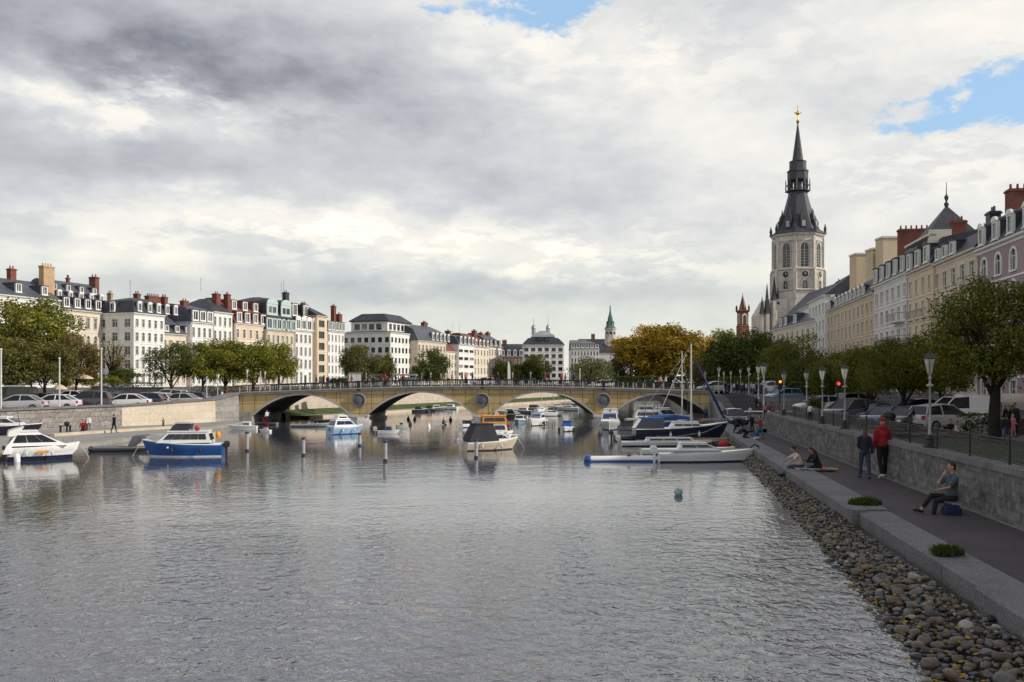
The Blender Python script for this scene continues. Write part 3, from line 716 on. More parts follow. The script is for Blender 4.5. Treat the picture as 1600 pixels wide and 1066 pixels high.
def building(name, label, p0, u, W, D, H, z0, nf, nc, wall, trim=None, roof=None, rings=((4, 3),), hipL=False, hipR=False, wf=.45, hf=.62,
             style='cross', glass=None, frame=None, dorm=(), chim=(), sides='', nside=0, skip=(), arch=(), balc=(), course=True, group=None, rev=.24, door=None, over=.35, ant=(), gf=1.0, cat='building'):
    trim = trim or trim_w; frame = frame or trim_w; roof = roof or slate; glass = glass or [g_dark, g_dark, g_mid, g_tan]
    r = root(name, label, cat, (p0[0], p0[1], 0), math.atan2(u[1], u[0]), group, kind='thing')
    rg = random.Random(hash(label) % 9999 if 0 else sum(map(ord, label)))
    fh = (H - .5 - z0) / (nf - 1 + gf); mb = MB()
    def wins_for(Wf, n, front):
        out = []; bay = Wf / n
        for f in range(nf):
            fz = z0 + (0 if f == 0 else gf * fh + (f - 1) * fh); fhh = fh * gf if f == 0 else fh
            for c in range(n):
                if front and (f, c) in skip: continue
                w_, h_ = bay * wf, fhh * hf * (1.06 if f in (0, 1) else .94 if f == nf - 1 else 1)
                uc = (c + .5) * bay; zb = fz + fhh * .20
                if front and door is not None and f == 0 and c == door: zb, h_, w_ = z0 + .02, fhh * .75, max(w_, min(1.3, bay * .6))
                out.append((uc - w_ / 2, uc + w_ / 2, zb, zb + h_, f, c))
        return out
    for sd_, ox, oy, ang, Wf, n in (('F', 0, 0, 0, W, nc), ('L', 0, D, -math.pi / 2, D, nside), ('R', W, 0, math.pi / 2, D, nside)):
        wn = wins_for(Wf, n, sd_ == 'F') if (sd_ == 'F' or sd_ in sides) else []
        face(mb, ox, oy, ang, Wf, z0 - 2.5, H, wn, rev)
        for (a, b_, d, e, f, c) in wn:
            isd = sd_ == 'F' and door is not None and f == 0 and c == door
            st = 'arch' if f in arch else ('plain' if isd else style)
            gm = door_m if isd else rg.choice(glass)
            put_win(r, ox, oy, ang, (a + b_) / 2, d, b_ - a, e - d, frame, trim, st, gm, rev, 'door' if isd else 'window')
        c_, s_ = math.cos(ang), math.sin(ang)
        if course and (sd_ == 'F' or sd_ in sides):
            for f in range(1, nf):
                z = z0 + gf * fh + (f - 1) * fh
                T = Matrix.Translation((ox, oy, 0)) @ Matrix.Rotation(ang, 4, 'Z')
                mb.box(.002, Wf - .002, -.07, -.002, z - .03, z + .13, 1, T)
    mb.quad((W, D, z0 - 2.5), (0, D, z0 - 2.5), (0, D, H), (W, D, H))
    mb.build('wall', [wall, trim], r)
    mb = MB(); L = []
    for o_, za in ((.06, H - .42), (.1, H - .2), (over, H - .12), (over + .05, H + .06)):
        sl_ = o_ if 'L' in sides or hipL else 0; sr_ = o_ if 'R' in sides or hipR else 0
        L.append([(-sl_, -o_, za), (W + sr_, -o_, za), (W + sr_, D + o_, za), (-sl_, D + o_, za)])
    mb.loft(L); mb.build('cornice', trim, r)
    mb = MB(); L = []; zz = H + .07
    ov = over - .05
    prof = [(-ov, zz)] + [(i, H + d) for i, d in rings]
    for i, z in prof:
        L.append([(i if hipL else 0, i, z), (W - (i if hipR else 0), i, z), (W - (i if hipR else 0), D - i, z), (i if hipL else 0, D - i, z)])
    mb.loft(L); rf = mb.build('roof', roof, r)
    for (tier, t0, n, w_, h_, st, *pos) in dorm:
        i0, za = prof[tier]; i1, zb_ = prof[tier + 1]
        yy = i0 + (i1 - i0) * t0; z = za + (zb_ - za) * t0; slope = (i1 - i0) / (zb_ - za); dep = max(.6, slope * h_ + .35)
        us = pos[0] if pos else [(k + .5) * W / n for k in range(n)]
        for uu in us: dormer(r, uu, yy - .12, z + .1, w_, h_, dep, st, trim_w if frame is None else frame, roof, rg.choice([g_dark, g_mid]))
        if 'L' in sides and hipL and len(pos) > 1:
            for vv in pos[1]: dormer(r, yy - .12, vv, z + .1, w_, h_, dep, st, frame, roof, g_dark, -math.pi / 2)
    if W > 4 and 'L' not in sides:
        q = MB(); q.box(.18, .30, -.14, -.012, z0, H - .45); q.box(.14, .34, -.2, -.008, H - .7, H - .45); q.build('downpipe', trim_g, r)
    for (cu, cv_, cw, cd, cz0, cz1, *mm) in chim:
        if isinstance(cu, tuple):
            k_ = (cu[0] - CX) / F; N_ = (-u[1], u[0]); cu_ = (k_ * (p0[1] + cv_ * N_[1]) - (p0[0] + cv_ * N_[0])) / (u[0] - k_ * u[1]); Yc = p0[1] + cu_ * u[1] + cv_ * N_[1]; cz1 = zat(cu[1], Yc); cu = cu_; cz0 = min(H + .5, cz1 - 2)
        chimney(rf, cu, cv_, cw, cd, cz0, cz1, mm[0] if mm else None, max(2, int(max(cw, cd) / .6)))
    for (au, av_, az_, ah) in ant: antenna(rf, au, av_, az_, ah)
    for (bu0, bu1, f, out) in balc:
        z = z0 + gf * fh + (f - 1) * fh + fh * .14
        mb = MB(); mb.box(bu0, bu1, -out, -.002, z - .14, z); bo = mb.build('balcony', trim, r)
        mb = MB(); mb.box(bu0, bu1, -out, -out + .05, z + .9, z + .98); mb.box(bu0, bu0 + .05, -out + .05, -.002, z + .9, z + .98); mb.box(bu1 - .05, bu1, -out + .05, -.002, z + .9, z + .98)
        k = bu0
        while k < bu1: mb.box(k, k + .03, -out + .01, -out + .04, z, z + .9); k += .3
        mb.build('railing', trim_g, bo)
    r['H'] = H; return r, rf, fh
# ---- left row: facades along the street, running away to the right
LA, LDR = Vector((-78.2, 167)), Vector((.35, 1)).normalized()
def lpt(px, A=LA, d=LDR, fwd=0):
    n = Vector((d.y, -d.x)) * fwd; A = A + n; k = (px - CX) / F
    t = (k * A.y - A.x) / (d.x - k * d.y); return A + d * t
def lrow(name, label, px0, px1, crow, nf, nc, fwd=0, A=LA, d=LDR, D=12, **kw):
    a, c = lpt(px0, A, d, fwd), lpt(px1, A, d, fwd)
    H = zat(crow, a.y); return building(name, label, a, (c - a).normalized(), (c - a).length, D, H, ZB, nf, nc, **kw) + (H, (c - a).length)
GL = 'terraced houses along the left quay street'
H0 = zat(457, 156)
r, rf, fh, H, W = lrow('townhouse', 'pale townhouse behind the trees with slate roof and big tan chimney', -32, 94, 457, 4, 8, A=LA, wall=white_r, roof=slate, D=11, hipL=True,
    rings=((5.4, 3.4),), dorm=((0, .18, 3, 1.2, 1.5, 'flat'),), glass=[g_blue, g_blue, g_mid], wf=.5,
    chim=(((73, 416), 2.6, 2.4, 1.1, 0, 0, brick_b), ((18, 420), 5.5, 1.2, .9, 0, 0)), group=GL)
H0 = zat(483, 167)
r, rf, fh, H, W = lrow('townhouse', 'ornate cream townhouse with steep slate roof of three dormer rows', 95, 177, 483, 4, 7, wall=cream_r, trim=trim_c, roof=slate, D=11, style='hood',
    rings=((4.6, 5.3), (5.4, 5.6)), dorm=((0, .06, 5, 1.3, 1.7, 'flat'), (0, .38, 5, .9, 1.1, 'arch'), (0, .66, 4, .9, 1.1, 'flat')), arch=(2,), glass=[g_mid, g_dark, g_mid],
    chim=(((147, 433), 4.5, 1.0, 1.5, 0, 0), ((106, 434), 5.4, .5, .5, 0, 0), ((172, 458), 3.5, .6, .9, 0, 0, brick_b)), group=GL, balc=((5, 9, 2, .8),))
a = lpt(209, fwd=7); H0 = zat(489, a.y)
r, rf, fh, H, W = lrow('townhouse', 'tall white corner house with five rows of windows and mansard roof', 209, 257, 489, 5, 5, fwd=7, wall=white_r, roof=slate_d, D=8.5, sides='L', nside=3, hipL=True,
    rings=((.9, 2.4), (4, 3.2)), dorm=((0, .1, 5, 1.0, 1.5, 'arch', [1.3, 4, 6.4, 8.8, 11.2], [4.6]),), glass=[g_dark, g_dark, g_mid], gf=1.15,
    chim=(((214, 459), 6.8, .9, 1, 0, 0), ((239, 463), 6.5, 3.6, 1, 0, 0), ((256, 464), 5.8, .9, 1.2, 0, 0)), group=GL, ant=((6, 6, H0 + 3.6, 3.2),))
H0 = zat(521, 193)
r, rf, fh, H, W = lrow('townhouse', 'low cream house with long grey slate roof beside the white corner house', 252, 301, 521, 3, 5, fwd=1, wall=cream_r, trim=trim_c, roof=slate, D=14, rings=((2, 2.2), (6.6, 5.4)),
    dorm=((0, .15, 3, 1.2, 1.3, 'flat'),), group=GL, chim=(), ant=((8, 6, H0 + 6, 2.5),))
H0 = zat(503, 199)
r, rf, fh, H, W = lrow('townhouse', 'narrow white townhouse with three large white dormers and small brick stack', 298, 332, 503, 4, 4, fwd=2, wall=white_r, roof=slate, D=12, rings=((1.2, 3.0), (5, 3.9)),
    dorm=((0, .05, 3, 1.9, 2.2, 'flat'),), group=GL, chim=(((288, 470), 3.4, 1.6, 1, 0, 0), ), hf=.66)
H0 = zat(487, 206)
r, rf, fh, H, W = lrow('townhouse', 'white townhouse with black hipped roof and two brick chimneys', 332, 363, 487, 5, 4, fwd=2, wall=white_r, roof=slate_d, D=12, hipL=True, rings=((5, 3.3),), group=GL, glass=[g_dark, g_mid, g_dark], hf=.68,
    chim=(((338, 459), 3.4, 1.5, 1.2, 0, 0), ((355, 460), 2.2, 1.1, 1.1, 0, 0)), ant=((4, 6, H0 + 4.6, 3),))
H0 = zat(505, 218)
r, rf, fh, H, W = lrow('townhouse', 'peach townhouse with red tiled roof and white dormers in two rows', 366, 416, 505, 4, 5, fwd=1, wall=peach_r, trim=trim_w, roof=redtile, D=13, rings=((1.3, 3.0), (5.5, 5.8)),
    dorm=((0, .05, 4, 1.8, 2.3, 'flat'), (1, .05, 3, 1.7, 2.0, 'flat')), group=GL, glass=[g_mid, g_dark], wf=.4)
H0 = zat(513, 233)
r, rf, fh, H, W = lrow('townhouse', 'grey stone building with glazed attic storey and teal dormers under dark roof', 416, 459, 515, 4, 6, fwd=1.5, wall=sand_r, trim=trim_c, roof=slate_d, D=14, hipL=True,
    rings=((.25, 3.2), (.3, 3.4), (2.6, 7.0), (6, 8.2)), dorm=((0, 0, 6, 2.6, 2.7, 'flat'), (2, .02, 2, 4.4, 2.6, 'arch')), group=GL, glass=[g_tan, g_dark, g_tan], arch=(2,), frame=mat('teal_frame', (.46, .56, .55), .5, .1, 2), wf=.42,
    chim=((16, 5, 1.6, 1, H0 + 6, H0 + 9.3, slate_d),), ant=((14, 5, H0 + 8, 3.5),))
H0 = zat(516, 247)
r, rf, fh, H, W = lrow('townhouse', 'bright white narrow townhouse with curved gables over arched windows', 460, 494, 516, 4, 5, fwd=1.5, wall=white_r, roof=slate_d, D=13, rings=((1.5, 3.6), (5, 6.6)), arch=(1, 2), wf=.5, hf=.7,
    dorm=((0, .02, 4, 2.2, 2.6, 'arch'), (1, .0, 2, 2.2, 3.0, 'flat')), group=GL, glass=[g_mid, g_mid, g_dark], door=2, chim=(((474, 473), 4, .7, 1.4, 0, 0, brick_b),), ant=((3, 5, H0 + 7, 5),), gf=1.15)
H0 = zat(496, 255)
r, rf, fh, H, W = lrow('townhouse', 'slim apricot house of large dark square windows', 494, 511, 493, 6, 1, fwd=2.5, wall=peach_r, trim=trim_c, roof=slate_d, D=13, rings=((4, 2.8),), hipR=True, wf=.52, hf=.62, group=GL, style='plain', glass=[g_dark], frame=iron)
H0 = zat(517, 262)
r, rf, fh, H, W = lrow('townhouse', 'white house with rows of narrow arched windows and tall red chimneys', 511, 538, 517, 5, 5, fwd=2, wall=white_r, roof=slate, D=13, rings=((1.2, 2.6), (5, 3.3)), arch=(1, 2, 3), wf=.42, hf=.7, group=GL, sides='R', nside=3,
    dorm=((0, .05, 5, 1.3, 2.2, 'flat'),), chim=(((521, 478), 4, 1.2, 1.0, 0, 0), ((530, 491), 3.5, 1.6, 1.0, 0, 0)))
# ---- centre block
GC = 'buildings across the water behind the bridge'
c1 = Vector((xat(610, 270), 270)); u = Vector((.944, -.33)).normalized(); W1 = 15.2
H0 = zat(519, 270)
r, rf, fh = building('apartment_block', 'large white corner block with set-back top floor and dark flat roof', c1 - u * W1, u, W1, 18.5, H0, ZB, 5, 7, white_r, roof=slate_d, rings=((.5, .3), (.6, .35)), sides='R', nside=8, style='plain', frame=iron,
    glass=[g_dark], wf=.56, hf=.52, group=GC)
mb = MB(); o_ = 1.8
face(mb, o_, o_, 0, W1 - 2 * o_, H0 + .3, H0 + 3.2, [(1 + 2.3 * k, 2.8 + 2.3 * k, H0 + .8, H0 + 2.6) for k in range(4)])
face(mb, W1 - o_, o_, math.pi / 2, 18.5 - 2 * o_, H0 + .3, H0 + 3.2, [(1 + 2.6 * k, 2.9 + 2.6 * k, H0 + .8, H0 + 2.6) for k in range(5)])
mb.quad((o_, 16.7, H0 + .3), (o_, o_, H0 + .3), (o_, o_, H0 + 3.2), (o_, 16.7, H0 + 3.2))
mb.build('penthouse', white_r, r)
for k in range(4): put_win(r, o_, o_, 0, 1.9 + 2.3 * k, H0 + .8, 1.8, 1.8, trim_w, trim_w, 'plain', g_dark if k != 1 else g_tan)
for k in range(5): put_win(r, W1 - o_, o_, math.pi / 2, 1.95 + 2.6 * k, H0 + .8, 1.9, 1.8, trim_w, trim_w, 'plain', g_dark)
mb = MB(); mb.loft([[(o_ - i, o_ - i, z), (W1 - o_ + i, o_ - i, z), (W1 - o_ + i, 16.7 + i, z), (o_ - i, 16.7 + i, z)] for i, z in ((.5, H0 + 3.2), (.5, H0 + 3.5), (-2.2, H0 + 5.6))])
mb.build('upper_roof', slate_d, r)
A2 = Vector((-27.5, 285)); 
def crow(name, label, px0, px1, cr, nf, nc, **kw): return lrow(name, label, px0, px1, cr, nf, nc, A=A2, group=GC, **kw)
H0 = zat(530, 287)
crow('townhouse', 'beige corner building with dark mansard roof next to the white block', 652, 697, 532, 4, 8, wall=sand_r, trim=trim_c, roof=slate, D=14, rings=((1.4, 3.4), (5.5, 5.2)), dorm=((0, .1, 5, 1.3, 2.0, 'arch', [11, 14, 17, 20, 23]),), fwd=1,
     chim=(((663, 504), 6, 2.6, 1.2, 0, 0), ), hipL=False)
H0 = zat(549, 316)
crow('townhouse', 'small pale stone house with steep red brick gable', 696, 717, 549, 4, 5, wall=cream_r, trim=trim_c, roof=redtile, D=14, rings=((5.5, 5.2),), chim=(((700, 517), 4, 1.6, 1.6, 0, 0),), wf=.4)
H0 = zat(537, 322)
crow('apartment_block', 'plain white modern block with wide strip windows', 716, 741, 538, 5, 3, wall=white_r, roof=slate, D=13, rings=((1.3, 2.6), (4, 3.3)), dorm=((0, .05, 4, 1.5, 2, 'arch'),), wf=.82, hf=.42, style='plain', ant=((5, 4, H0 + 3, 4), (13, 5, H0 + 3, 4)), fwd=1)
H0 = zat(541, 335)
crow('townhouse', 'tan house with stepped red brick gables above', 740, 764, 541, 4, 5, wall=cream_r, trim=trim_c, roof=redtile, D=13, rings=((1.5, 2.2), (5.5, 4.6)), dorm=((0, .05, 4, 1.5, 1.8, 'gable'),), chim=(((741, 517), 4, 2.4, 1.2, 0, 0), ((751, 520), 5, 1.6, 1.2, 0, 0)), wf=.4, fwd=.5)
H0 = zat(541, 350)
crow('townhouse', 'pale grey house with dark windows beside tall brick stacks', 763, 784, 541, 4, 5, wall=cream_r, trim=trim_g, roof=slate, D=13, rings=((1.5, 2.6), (5.5, 4.8)), dorm=((0, .05, 3, 1.5, 2.0, 'flat'),), chim=(((762, 520), 5, 2.6, 1.2, 0, 0),), sides='R', nside=3, wf=.45)
fx = lambda px, Y: Vector((xat(px, Y), Y))
def frontal(name, label, px0, px1, Y, cr, nf, nc, ang=0, **kw):
    a = fx(px0, Y); W = xat(px1, Y) - a.x; return building(name, label, a, (math.cos(ang), math.sin(ang)), W, kw.pop('D', 14), zat(cr, Y), ZB, nf, nc, group=kw.pop('group', GC), **kw)
H0 = zat(556, 420)
frontal('townhouse', 'dark red brick house with grey dormered roof behind trees', 781, 819, 420, 557, 4, 7, wall=brick_d, trim=trim_c, roof=slate_d, D=12, rings=((2.2, 4.4), (5, 5.6)), dorm=((0, .05, 4, 1.5, 2.2, 'gable'),), chim=((2, 5, 2, 1, H0 + 3, H0 + 7),))
H0 = zat(538, 335)
r, rf, fh = frontal('office_block', 'broad white office block of square windows under dark curved roof', 817, 881, 335, 539, 6, 6, wall=white_r, roof=slate_d, D=18, rings=((.6, 1.2), (1.8, 2.4), (4, 3.0)), hipL=True, hipR=True, wf=.62, hf=.58, style='plain', frame=iron, glass=[g_dark], sides='R', nside=5, course=False,
    dorm=((1, .1, 2, 1.3, 1.1, 'flat', [5.6, 8.4]),))
mb = MB(); mb.loft([[(i, i, z), (14.3 - i, i, z), (14.3 - i, 18 - i, z), (i, 18 - i, z)] for i, z in ((3, H0 + 2.7), (3.2, H0 + 3.4), (6, H0 + 5.0))]); mb.build('upper_roof', zinc, r)
for xx, yy, hh_ in ((4.0, 10, 0), (9.2, 10, 0)):
    mb = MB(); z = H0 + 3.6
    mb.lathe([(.75, z), (.75, z + 2.4), (.95, z + 2.5), (.7, z + 3.2), (.3, z + 3.8), (.12, z + 4.2), (.05, z + 6.6)], 8, (xx, yy, 0)); mb.build('roof_lantern', zinc, r, 50)
frontal('apartment_block', 'long white block with grey roof left of green spire church', 892, 936, 380, 545, 5, 9, wall=white_r, roof=slate_l, D=14, rings=((1.5, 2.4), (5, 3.6)), hipR=True, wf=.5, dorm=((0, .1, 6, 1.4, 1.4, 'flat'),))
frontal('townhouse', 'dark roofed low building far behind the red brick house', 785, 850, 520, 556, 4, 8, wall=brick_d, trim=trim_g, roof=slate_d, D=14, rings=((5, 6),))
frontal('townhouse', 'distant dark roof between white block and spire church', 905, 990, 520, 548, 4, 9, wall=grey_r, trim=trim_g, roof=slate_d, D=14, rings=((5, 6.5),), chim=((8, 6, 2, 1, 20, 30), (18, 6, 2, 1, 20, 29)))

# ---- right row
RA, RD = Vector((29.6, 0)), Vector((.153, 1)).normalized()
def rrow(name, label, px0, px1, cr, nf, nc, fwd=0, D=12, Yend=None, zb=None, **kw):
    A = RA + Vector((-RD.y, RD.x)) * fwd
    def pt(px): k = (px - CX) / F; t = (k * A.y - A.x) / (RD.x - k * RD.y); return A + RD * t
    a = pt(px0); c = pt(px1) if Yend is None else A + RD * ((Yend - A.y) / RD.y)
    H = zat(cr, a.y); return building(name, label, a, (c - a).normalized(), (c - a).length, D, H, zb if zb is not None else (ZR if a.y > 95 else ZG + .02), nf, nc, group='houses along the right street', **kw)
H0 = zat(486, 200)
rrow('townhouse', 'small white house nearest to the church roof', 1249, 1264, 486, 5, 4, wall=white_r, roof=zinc, rings=((.4, .3), (5, 1.2)), hipR=False, glass=[g_mid, g_dark], sides='L', nside=3)
rrow('townhouse', 'white townhouse with grey roof between church roof and beige block', 1264, 1289, 474, 5, 5, wall=white_r, roof=slate, rings=((.4, .4), (5, 4)), glass=[g_mid, g_dark], fwd=.5, sides='L', nside=3, arch=(4,))
H0 = zat(490, 172); Y0 = 172
rrow('townhouse', 'long sandy beige building with row of white arched dormers', 1288, 1366, 490, 5, 13, wall=beige_r, trim=trim_c, roof=slate_d, rings=((1.0, 2.5), (5.4, 3.3)), dorm=((0, .06, 12, 1.05, 1.15, 'arch', [2, 4, 6.2, 12.5, 15.6, 18.7, 21.8, 24.9, 28, 31, 34]), (0, .6, 3, 1.0, .8, 'arch', [3, 5, 7])), wf=.42, style='cross',
    chim=(((1314, 440), 4, 1.0, 1.6, 0, 0, slate_d), ((1297, 452), 6, 1, 1.6, 0, 0)), glass=[g_tan, g_mid, g_dark], fwd=0, ant=((4, 5, H0 + 4, 3.5),))
H0 = zat(448, 131.7)
r, rf, fh = rrow('townhouse', 'grey stone mansion with pyramid roof, iron finial and wide brick chimney', 1366, 1419, 449, 5, 6, wall=grey_r, trim=trim_w, roof=slate_d, rings=((1.0, 3.0), (1.4, 3.3), (6, 4.4)), hipL=True, dorm=((0, .05, 5, 1.25, 1.9, 'flat'),), wf=.46, style='cross', fwd=.35, D=13,
    balc=((11.5, 16.5, 3, 1.1), (11.5, 16.5, 2, 1.1)), chim=(((1432, 358), 4.6, 1.0, 4.6, 0, 0),), glass=[g_tan, g_mid, g_dark], sides='L', nside=3)
mb = MB(); z = H0 + 7
mb.loft([[(11.6, 1.4, H0 + 3), (18.2, 1.4, H0 + 3), (18.2, 9, H0 + 3), (11.6, 9, H0 + 3)], [(14.8, 5, H0 + 7.9), (15, 5, H0 + 7.9), (15, 5.2, H0 + 7.9), (14.8, 5.2, H0 + 7.9)]])
mb.lathe([(.12, H0 + 7.6), (.3, H0 + 8.2), (.1, H0 + 8.5), (.28, H0 + 9.0), (.06, H0 + 9.4), (.03, H0 + 10.8)], 8, (14.9, 5.1, 0)); mb.build('turret_roof', slate_d, r)
H0 = zat(428, 114)
r, rf, fh = rrow('townhouse', 'light orange townhouse with curved cream gable and open loggia', 1418, 1458, 429, 5, 4, wall=peach_r, trim=trim_c, roof=slate_d, rings=((1.0, 2.8), (5.5, 3.8)), dorm=((0, .04, 3, 1.6, 1.9, 'flat'),), wf=.34, D=12, glass=[g_dark, g_mid], fwd=.3, balc=((.6, 2.4, 3, .4), (3.6, 5.2, 3, .4), (6.2, 8, 3, .4)))
mb = MB(); W_ = 9.6
mb.loft([[(W_ - 1.2, -.1, H0 + .1), (W_, -.1, H0 + .1), (W_, -.1, H0 + 3.6), (W_ - .3, -.1, H0 + 3.5), (W_ - .9, -.1, H0 + 2.0)], [(W_ - 1.2, 2.2, H0 + .1), (W_, 2.2, H0 + .1), (W_, 2.2, H0 + 3.6), (W_ - .3, 2.2, H0 + 3.5), (W_ - .9, 2.2, H0 + 2.0)]])
mb.box(-.1, W_, -.35, .6, H0 + 2.9, H0 + 3.15); mb.build('gable', trim_c, r)
H0 = zat(415, 104)
r, rf, fh = rrow('townhouse', 'cream townhouse with teal shutters and steep black roof', 1458, 1527, 416, 5, 5, wall=sand_r, trim=trim_c, roof=slate_d, rings=((1.1, 1.9), (5.8, 3.5)), dorm=((0, .06, 3, 1.3, 1.3, 'flat', [2.5, 5, 7.6]),), wf=.5, D=12.5, glass=[g_green, g_green, g_dark], fwd=0,
    chim=(((1497, 345), 3.4, 1.0, 1.5, 0, 0),), ant=((10, 5.5, H0 + 3.3, 1.3),), gf=1.1)
H0 = zat(392, 89.4)
r, rf, fh = rrow('townhouse', 'mauve townhouse with arched white windows and white mansard dormers', 1528, 1600, 393, 5, 8, wall=pink_r, trim=trim_w, roof=slate_d, rings=((1.1, 2.7), (5.6, 3.6)), dorm=((0, .04, 8, 1.2, 1.6, 'arch'),), wf=.40, D=12.5, arch=(4, 3), fwd=.2, Yend=60, hf=.68,
    chim=(((1590, 296), 3.6, 1.2, 1.8, 0, 0), ((1552, 331), 2.4, 1.2, 1.0, 0, 0, slate_d)), glass=[g_mid, g_dark], gf=1.1)
A_ = RA
for (Ya, Yb, lab, wl_, hh_) in ((60, 34, 'cream townhouse continuing the right street towards the viewer', sand_r, 15.6), (34, 4, 'grey townhouse closing the right street near the viewer', grey_r, 16.2)):  # unseen houses carrying the row on, added to shade the promenade
    a = RA + RD * (Ya / RD.y); c = RA + RD * (Yb / RD.y)
    building('townhouse', lab, a, (c - a).normalized(), (c - a).length, 12, hh_, ZG + .02, 4, 7, wl_, roof=slate_d, rings=((1.2, 3.2), (5.6, 5.4)), group='houses along the right street', style='plain')
# taller blocks behind the row
def slab(name, label, px0, px1, Y, top, ztop2=None, m=beige_r, D=3.2):
    a = fx(px0, Y); W = xat(px1, Y) - a.x; H = zat(top, Y)
    r = root(name, label, 'building', (a.x, a.y, 0), 0, 'tall beige blocks behind the right street'); mb = MB()
    wn = [(W * .62, W * .9, H - 4.5, H - 2.9), (W * .62, W * .9, H - 7.6, H - 6.0)]
    face(mb, 0, 0, 0, W, 0, H, wn); face(mb, 0, D, -math.pi / 2, D, 0, H, []); face(mb, W, 0, math.pi / 2, D, 0, H, []); mb.quad((0, 0, H), (W, 0, H), (W, D, H), (0, D, H))
    mb.build('wall', m, r)
    mb = MB(); mb.box(-.15, W + .15, -.15, D, H + .004, H + .3); mb.build('parapet', trim_c, r)
    for w_ in wn: put_win(r, 0, 0, 0, (w_[0] + w_[1]) / 2, w_[2], w_[1] - w_[0], w_[3] - w_[2], iron, trim_c, 'plain', g_dark)
    return r
slab('apartment_block', 'shorter plain beige block rising behind the long beige building', 1338, 1368, 160, 398)
slab('apartment_block', 'taller plain beige block just left of the wide brick chimney', 1380, 1425, 150, 372)
r = slab('apartment_block', 'narrow stepped beige block with small balcony between two taller blocks', 1364, 1382, 154, 390)

# ---- big church
TX, TY = xat(1246.5, 230), 230.0
def cz(row): return zat(row, TY)
sc = TY / F
tower_st = mat('church_stone', (.58, .535, .48), .85, .14, .5, dirt=.62, fine=2.2)
lead = tile_mat('church_slate', (.030, .033, .045), (.045, .048, .062))
CH = root('church', 'tall church with pale octagonal tower, black spire and golden cross', 'church', (TX, TY, 0))
ap = 38 * sc / math.cos(math.pi / 8) * math.cos(math.pi / 8)   # circumradius seen corner to corner
Rt = 38.5 * sc; PH = math.pi / 8
mb = MB()
prof = [(Rt * 1.08, 0), (Rt * 1.08, cz(492)), (Rt * 1.11, cz(491)), (Rt * 1.11, cz(489.5)), (Rt * 1.07, cz(488)), (Rt * 1.06, cz(458)), (Rt * 1.12, cz(456.5)), (Rt * 1.12, cz(455.5)), (Rt * 1.02, cz(454)), (Rt * 1.02, cz(426)), (Rt * 1.08, cz(424.5)), (Rt * 1.08, cz(422.5)), (Rt * .96, cz(421)),
        (Rt * .95, cz(382)), (Rt * 1.0, cz(380)), (Rt * .97, cz(374)), (Rt * 1.06, cz(371)), (Rt * 1.08, cz(368.5))]
mb.lathe(prof, 8, ph=PH)
for k in range(8):
    t = PH + k * math.pi / 4
    for (r0, w_, za, zb_) in ((Rt * .98, .55, cz(421), cz(376)), (Rt * 1.05, .7, cz(470), cz(427))):
        T = Matrix.Rotation(t, 4, 'Z'); mb.box(r0 - .5, r0 + .28, -w_ / 2, w_ / 2, za, zb_, 0, T)
        mb.add([T @ Vector(v) for v in [(r0 - .5, -w_ / 2, zb_ + .001), (r0 + .28, -w_ / 2, zb_ + .001), (r0 + .28, w_ / 2, zb_ + .001), (r0 - .5, w_ / 2, zb_ + .001), (r0 - .3, 0, zb_ + 1.0)]], [(0, 1, 4), (1, 2, 4), (2, 3, 4), (3, 0, 4)])
mb.build('tower', tower_st, CH)
def lancet(w, h, y, n=6):
    a = w / 2; zc = h - a * 1.5; pts = [(-a, y, 0), (a, y, 0), (a, y, zc)]
    for i in range(1, n): t = i / n; pts.append((a * math.cos(t * math.pi / 2) ** 1.1, y, zc + a * 1.5 * math.sin(t * math.pi / 2)))
    pts.append((0, y, h))
    return pts + [(-x, y_, z) for x, y_, z in pts[2:-1][::-1]]
def lancet_win(parent, k, ap_, z, w, h, name='belfry_window', louv=7, off=0):
    t = -math.pi / 2 + k * math.pi / 4
    o_ = MB(); o_.loft([lancet(w + .7, h + .7, -.05), lancet(w + .7, h + .7, -.16), lancet(w + .1, h + .1, -.16), lancet(w + .1, h + .1, -.06)], caps=False)
    x, y = ap_ * math.cos(t), ap_ * math.sin(t)
    ob = o_.build(name, trim_g, parent, loc=(x, y, z), rz=t + math.pi / 2); fix_normals(ob)
    q = MB(); q.add(lancet(w + .12, h + .12, -.07), [tuple(range(len(lancet(w, h, 0))))]); q.build('pane', g_dark, ob)
    q = MB()
    q.box(-.06, .06, -.13, -.08, 0, h - .1)
    for i in range(1, louv): q.box(-w / 2, -.06, -.12, -.075, h * .8 * i / louv, h * .8 * i / louv + .09); q.box(.06, w / 2, -.12, -.075, h * .8 * i / louv, h * .8 * i / louv + .09)
    q.build('louvre', trim_g, ob)
apo = math.cos(math.pi / 8)
for k in (-2, -1, 0, 1, 2):
    lancet_win(CH, k, Rt * .955 * apo, cz(420), 11 * sc, (420 - 384) * sc)
for k in (-1, 0, 1): lancet_win(CH, k, Rt * 1.02 * apo, cz(454), 7 * sc, 12 * sc, 'lancet_window', 3)
